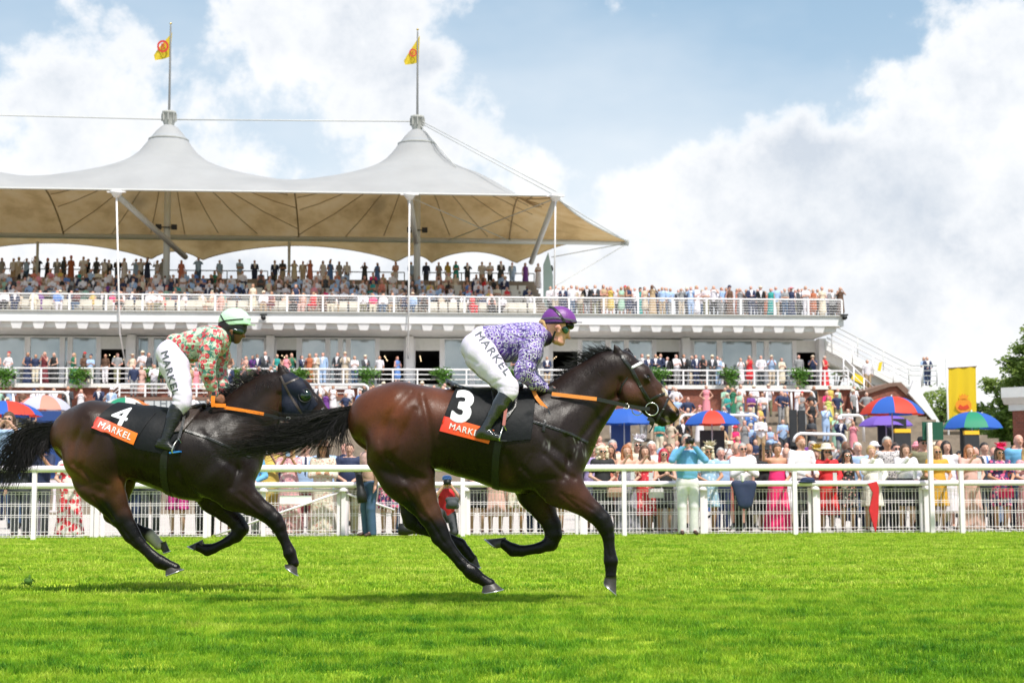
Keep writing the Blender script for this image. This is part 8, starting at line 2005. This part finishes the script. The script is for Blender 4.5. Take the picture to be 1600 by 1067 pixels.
def put_person(s, X, Y, Z, place, rot=None, seated=False, scale=None):
    me = lib(s['kind'], s['pose'], seated, s['hat'], s['lh']); o = bpy.data.objects.new('person', me); COL.objects.link(o)
    o.location = frame(X, Y, Z); o.rotation_euler = (0, 0, AL + (PG.gauss(0, .35) if rot is None else rot)); sc = PG.uniform(.94, 1.06) * (1.0 if s['kind'] in ('suit', 'shirt', 'shirt2') else .96) if scale is None else scale; o.scale = (sc * 1.03, sc * 1.03, sc)
    ms = (SKINS_FAR[s['skin']], hm(s['hair']), cm(s['top']), cm(s['bot']), cm(s['hatc']), cm(s.get('shoe', 'black')), cm('white'))
    for i, m_ in enumerate(ms): o.material_slots[i].link = 'OBJECT'; o.material_slots[i].material = m_
    PEOPLE.append((o, s, place, X, seated)); return o
# on the steps and on the ground behind the rail; (px, head-top y) taken row by row
def at_head(px, yt, Y, seated=False):
    p = SP(px, yt, Y); return p.x
named = []
def row(y, a, b, step, place, pf=.5, seated=False, skip=(), hatp=.18, suit=.4, poses=('down', 'folded', 'clap', 'phone', 'cup', 'hip', 'camera'), jit=.35):
    px = a
    while px < b:
        q = px + PG.uniform(-jit, jit) * step; px += step * PG.uniform(.75, 1.3)
        if any(s0 < q < s1 for s0, s1 in skip): continue
        yy = y + PG.uniform(-.3, .3); hp = 761 - (gz(yy) + (1.15 if seated else 1.6) - CAMZ) * FPX / yy
        if (70 < q < 425 and hp > 640) or (560 < q < 860 and hp > 612) or (425 <= q < 560 and 650 < hp < 700) or (860 <= q < 905 and hp > 590): PG.random(); continue
        s = rand_spec(pf, seated, suit, hatp, ('knee', 'folded', 'clap', 'phone') if seated else poses)
        put_person(s, SX(q, yy, 680), yy, gz(yy) + (.0 if not seated else -.02), place, seated=seated)
UMB = [(1338, 1450), (1466, 1570), (1232, 1260), (1092, 1134)]
row(30.2, 900, 1600, 36, 'standing two deep behind the rail', .5)
row(33.5, -5, 560, 36, 'behind the rail crowd at the left', .5)
row(40, 870, 1600, 33, 'on the pale apron behind the rail crowd', .5, skip=[(1395, 1425)])
row(47, 860, 1600, 34, 'on the apron in front of the betting stands', .5, skip=[(1395, 1425), (1500, 1532)])
row(55, 1130, 1470, 27, 'at the foot of the terrace steps', .5, skip=UMB)
row(56.5, 860, 1100, 27, 'near the blue umbrella', .5, skip=[(930, 1010)])
row(60, 1120, 1340, 30, 'sitting low on the terrace steps', .65, True, skip=UMB)
row(64.5, 850, 1340, 30, 'part way up the terrace steps', .5, skip=UMB + [(930, 1010)])
row(65.5, 1125, 1240, 24, 'sitting half way up the terrace steps', .7, True)
row(70, 860, 1340, 24, 'on the middle terrace steps', .5, skip=[(1190, 1262), (960, 1000)])
row(76, 1140, 1360, 21, 'on the upper terrace steps beside the barriers', .5, hatp=.4)
row(80.5, 1110, 1345, 22, 'in front of the red brick wall at the right', .6, hatp=.3)
row(80.5, 1000, 1060, 17, 'by the brick wall left of the green dresses', .3)
row(72, 1035, 1090, 16, 'in shirts above the red and blue umbrella', .0, suit=.1, hatp=.5)
row(80, 440, 740, 17, 'on the top step above the leading horse rump', .6, hatp=.35)
row(76, 440, 590, 19, 'below the crush barrier right of the navy hood', .75)
row(77, 560, 870, 20, 'behind the leading saddle', .4, hatp=.4)
row(77.2, -5, 190, 20, 'by the crush barrier at the far left', .5, hatp=.3)
row(70, -5, 240, 19, 'above the left umbrellas', .5, hatp=.35)
row(63, 80, 240, 24, 'right of the faded umbrella', .4, hatp=.3)
row(50, -5, 60, 20, 'left of the second horse tail', .4)
row(74, 300, 440, 21, 'beside the mane of the second horse', .6)
# chosen figures: two women in green, woman in orange below the jaw, man in waistcoat
def chosen(px, Y, kind, pose, top, bot, hair, place, hat=None, lh=False, skin=0, hatc='cream', seated=False, Z=None, rot=0.0):
    s = dict(kind=kind, pose=pose, hat=hat, lh=lh, top=top, bot=bot, hair=hair, skin=skin, hatc=hatc); return put_person(s, SX(px, Y, 640), Y, gz(Y) if Z is None else Z, place, rot, seated, 1.0)
chosen(1133, 79.2, 'dress_sleeve', 'clap', 'mint', 'mint', 'grey', 'against the brick wall below the planter')
chosen(1145, 79.4, 'dress_sleeve', 'camera', 'green', 'green', 'blond', 'against the brick wall below the planter')
chosen(937, 57, 'dress_short', 'down', 'coral', 'coral', 'brown', 'just below the leading horse throat', lh=True)
chosen(1152, 57, 'dress_short', 'folded', 'pink', 'pink', 'blond', 'on the steps right of the red and blue umbrella', lh=True)
chosen(1056, 79.5, 'shirt', 'hip', 'white', 'navy', 'grey', 'standing by the brick wall over the horse muzzle')
chosen(1294, 73, 'dress_short', 'camera', 'lime', 'lime', 'dark', 'on the steps left of the umbrellas', lh=True, skin=1)
chosen(1306, 66, 'dress_sleeve', 'phone', 'mint', 'mint', 'grey', 'in front of the short barrier left of the umbrellas', hat='fasc')
chosen(1172, 68, 'suit', 'clap', 'blue', 'blue', 'grey', 'above the seated women right of the umbrella')
# the balcony of the glazed boxes
ZB_ = Zm + .0
def brow(Y, Z, a, b, step, place, pf, suit, hatp, skip=(), rot=None, poses=('down', 'folded', 'clap', 'cup', 'rail', 'phone')):
    px = a
    while px < b:
        q = px + PG.uniform(-.35, .35) * step; px += step * PG.uniform(.7, 1.35)
        if any(s0 < q < s1 for s0, s1 in skip): continue
        yy = Y + PG.uniform(-.15, .25); put_person(rand_spec(pf, False, suit, hatp, poses), SX(q, yy, 580), yy, Z, place)
brow(D0 + .55, ZB_, -5, 410, 17, 'on the middle balcony at the left', .75, .3, .2)
brow(D0 + .55, ZB_, 400, 570, 12, 'on the middle balcony above the navy hood', .35, .95, .1)
brow(D0 + .6, ZB_, 598, 640, 20, 'on the middle balcony by the open doors', .5, .5, .2)
brow(D0 + .6, ZB_, 800, 870, 20, 'on the middle balcony behind the leading jockey', .5, .5, .2)
brow(D0 + .55, ZB_, 995, 1130, 11, 'on the middle balcony over the horse face', .12, .95, .1)
brow(D0 + .55, ZB_, 1130, 1300, 20, 'on the middle balcony at its right end', .3, .4, .1)
brow(YL + .45, zl, 205, 440, 17, 'on the lower balcony over the sign board', .6, .3, .2)
chosen(1357, D0 - .5, 'shirt2', 'down', 'white', 'tan', 'brown', 'alone on the outer stair foot', Z=SP(1357, 610, D0 - .5).z)
chosen(1451, YS + .8, 'suit', 'rail', 'navy', 'navy', 'brown', 'on the staircase landing at the far right', Z=SP(1451, 603, YS + .8).z)
chosen(1446, YS + 1.1, 'dress_sleeve', 'folded', 'lightblue', 'lightblue', 'blond', 'on the staircase landing at the far right', Z=SP(1446, 603, YS + 1.1).z, lh=True)
n_before = len(PEOPLE)
print('people', len(PEOPLE))
# the upper deck: more than can be counted one by one, one object
class Pile:
    def __init__(s): s.V = []; s.F = []; s.M = []; s.k = 0; s.mats = []; s.cache = {}
    def mi(s, m_):
        if m_ not in s.mats: s.mats.append(m_)
        return s.mats.index(m_)
    def add(s, me, mats, X, Y, Z, rot, sc):
        if me not in s.cache:
            n = len(me.vertices); V = np.empty(n * 3, np.float32); me.vertices.foreach_get('co', V); q = np.empty(len(me.polygons) * 4, np.int32); me.loops.foreach_get('vertex_index', q); mi = np.empty(len(me.polygons), np.int32); me.polygons.foreach_get('material_index', mi); s.cache[me] = (V.reshape(-1, 3), q.reshape(-1, 4), mi)
        V, q, mi = s.cache[me]; c, t = math.cos(rot), math.sin(rot); W_ = V * sc; W_ = np.stack([W_[:, 0] * c - W_[:, 1] * t + X, W_[:, 0] * t + W_[:, 1] * c + Y, W_[:, 2] + Z], 1)
        mp = np.array([s.mi(m_) for m_ in mats]); s.V.append(W_); s.F.append(q + s.k); s.M.append(mp[mi]); s.k += len(V)
    def build(s, name, base):
        V = np.concatenate(s.V) - np.array(base); me = mesh_np(name, V, np.concatenate(s.F)); me.polygons.foreach_set('material_index', np.concatenate(s.M).astype(np.int32))
        for m_ in s.mats: me.materials.append(m_)
        o = link(name, me); o.location = frame(*base); o.rotation_euler = (0, 0, AL); return o
def smats(s): return (SKINS_FAR[s['skin']], hm(s['hair']), cm(s['top']), cm(s['bot']), cm(s['hatc']), cm('black'), cm('white'))
LIB2 = {}
def lib2(s, seated):
    key = (s['kind'], s['pose'], seated, s['hat'] if s['hat'] != 'brim' else 'panama', s['lh'])
    if key not in LIB2:
        sv = dict(LIB); LIB.clear(); LIB2[key] = lib(key[0], key[1], seated, key[3], key[4], h=.040); LIB.clear(); LIB.update(sv)
    return LIB2[key]
pile = Pile(); nst = 0
for (x, y, z, i) in SEATS:
    if x < -31.5: continue
    gap = SX(388, y, 470) < x < SX(404, y, 470) or SX(800, y, 470) < x < SX(820, y, 470)
    if PG.random() > (.0 if i > 5 else .5 if i == 5 else .80 if i >= 0 else .62) or gap: continue
    s = rand_spec(.5, True, .3, .12, ('knee', 'folded', 'clap')); s['skin'] = min(s['skin'], 2) if PG.random() < .8 else 3
    pile.add(lib2(s, True), smats(s), x + PG.uniform(-.08, .08), y, z + .0, PG.gauss(0, .3), PG.uniform(.95, 1.05)); nst += 1
px = 6
for a, b, st in ((4, 250, 12.5), (255, 430, 32), (440, 530, 14), (540, 660, 26), (668, 860, 20)):
    px = a
    while px < b:
        s = rand_spec(.5, False, .5, .12, ('down', 'folded', 'cup', 'camera')); q = px + PG.uniform(-3, 3); yy = D0 + 14.3 + PG.uniform(-.3, .3)
        pile.add(lib2(s, False), smats(s), SX(q, yy, 420), yy, ZTOP, PG.gauss(0, .4), PG.uniform(.95, 1.05)); px += st * PG.uniform(.7, 1.3); nst += 1
for px in (395, 462, 860, 880, 1040, 1135):
    s = rand_spec(.5, False, .5, .12, ('down', 'cup')); pile.add(lib2(s, False), smats(s), SX(px, D0 + 1.2, 470), D0 + 1.2, Zd + .01, 0, 1.0)
px = 862
while px < 1310:
    s = rand_spec(.5, False, .5, .12, ('down', 'folded', 'cup', 'camera')); pile.add(lib(s['kind'], s['pose'], False, s['hat'], s['lh']), smats(s), SX(px + 6, D0 + .75, 470), D0 + .75 + PG.uniform(-.1, .2), Zd + .01, PG.gauss(0, .4), PG.uniform(.95, 1.06)); s = rand_spec(.5, False, .5, .12, ('down', 'folded', 'cup', 'camera')); pile.add(lib2(s, False), smats(s), SX(px, D0 + 1.9, 470), D0 + 1.9 + PG.uniform(-.2, .3), Zd + .01, PG.gauss(0, .4), PG.uniform(.95, 1.08)); px += 13 * PG.uniform(.7, 1.3); nst += 1
o = pile.build('upper_deck_crowd', (0, D0, Zd)); tag(o, 'mass of spectators seated and standing on the upper deck under the canopy', 'crowd', kind='stuff')
print('stuff people', nst, 'polys', len(o.data.polygons))
# labels that single each figure out by its look and its neighbours
def look(s, seated):
    who = 'woman' if s['kind'].startswith('dress') or s['kind'] == 'fshirt' else 'man'; c = COLN.get(s['top'], s['top'])
    g_ = {'dress_short': 'short %s dress', 'dress_long': 'long %s dress', 'dress_sleeve': '%s dress', 'fshirt': '%s blouse', 'suit': '%s suit', 'shirt': '%s shirt', 'shirt2': 'long sleeved %s shirt'}[s['kind']] % c
    return who, g_, c
used = set()
byplace = {}
for t in PEOPLE: byplace.setdefault(t[2], []).append(t)
ORD = ['leftmost', 'second from left', 'third from left', 'fourth from left', 'fifth from left', 'sixth from left', 'seventh from left', 'eighth from left', 'ninth from left', 'tenth from left']
for place, L in byplace.items():
    L.sort(key=lambda t: t[3])
    for i, (o, s, pl, X, seated) in enumerate(L):
        who, g_, c = look(s, seated); lb = '%s in %s' % (who, g_); hatn = {'panama': 'panama hat', 'brim': 'wide hat', 'fasc': 'fascinator'}.get(s['hat'])
        hr = ('%s %s' % (COLN.get(s['hatc'], s['hatc']), hatn)) if hatn else '%s hair' % s['hair']
        cands = []
        if len(lb.split()) + len(place.split()) <= 15: cands.append('%s %s' % (lb, place))
        cands.append('%s, %s, %s' % (lb, hr, place)); 
        if 0 < i: cands.append('%s %s, right of %s %s' % (lb, place, look(L[i - 1][1], 0)[2], 'dress' if L[i - 1][1]['kind'].startswith('dress') else 'top'))
        cands.append('%s, %s, %s' % (lb, ORD[i] if i < 10 else ['right end', 'second from right', 'third from right', 'fourth from right', 'fifth from right', 'sixth from right', 'seventh from right', 'eighth from right', 'ninth from right', 'tenth from right', 'near the middle'][min(10, len(L) - 1 - i)], place))
        if 0 < i < len(L) - 1: cands.append('%s, %s hair, %s, left of %s %s' % (who + ' in ' + c, s['hair'], place, look(L[i + 1][1], 0)[2], 'dress' if L[i + 1][1]['kind'].startswith('dress') else 'top')); cands.append('%s %s, between %s and %s' % (who + ' in ' + c, place, look(L[i - 1][1], 0)[2], look(L[i + 1][1], 0)[2]))
        for cd in cands:
            if len(cd.split()) <= 16 and cd not in used: break
        else:
            n = len(L); cd = '%s with %s hair, %s, %s' % (who + ' in ' + c, s['hair'], 'nearer the left' if i < n / 2 else 'nearer the right', place) if False else '%s, %s, %s' % (who + ' in ' + c, ORD[min(i, 9)] if i < 10 else 'further right', place)
            cd = ' '.join(cd.split()[:16])
            if cd in used: cd = '%s in %s with %s hair %s' % (who, c, s['hair'], place)
        used.add(cd); tag(o, cd, who, 'spectators ' + place)
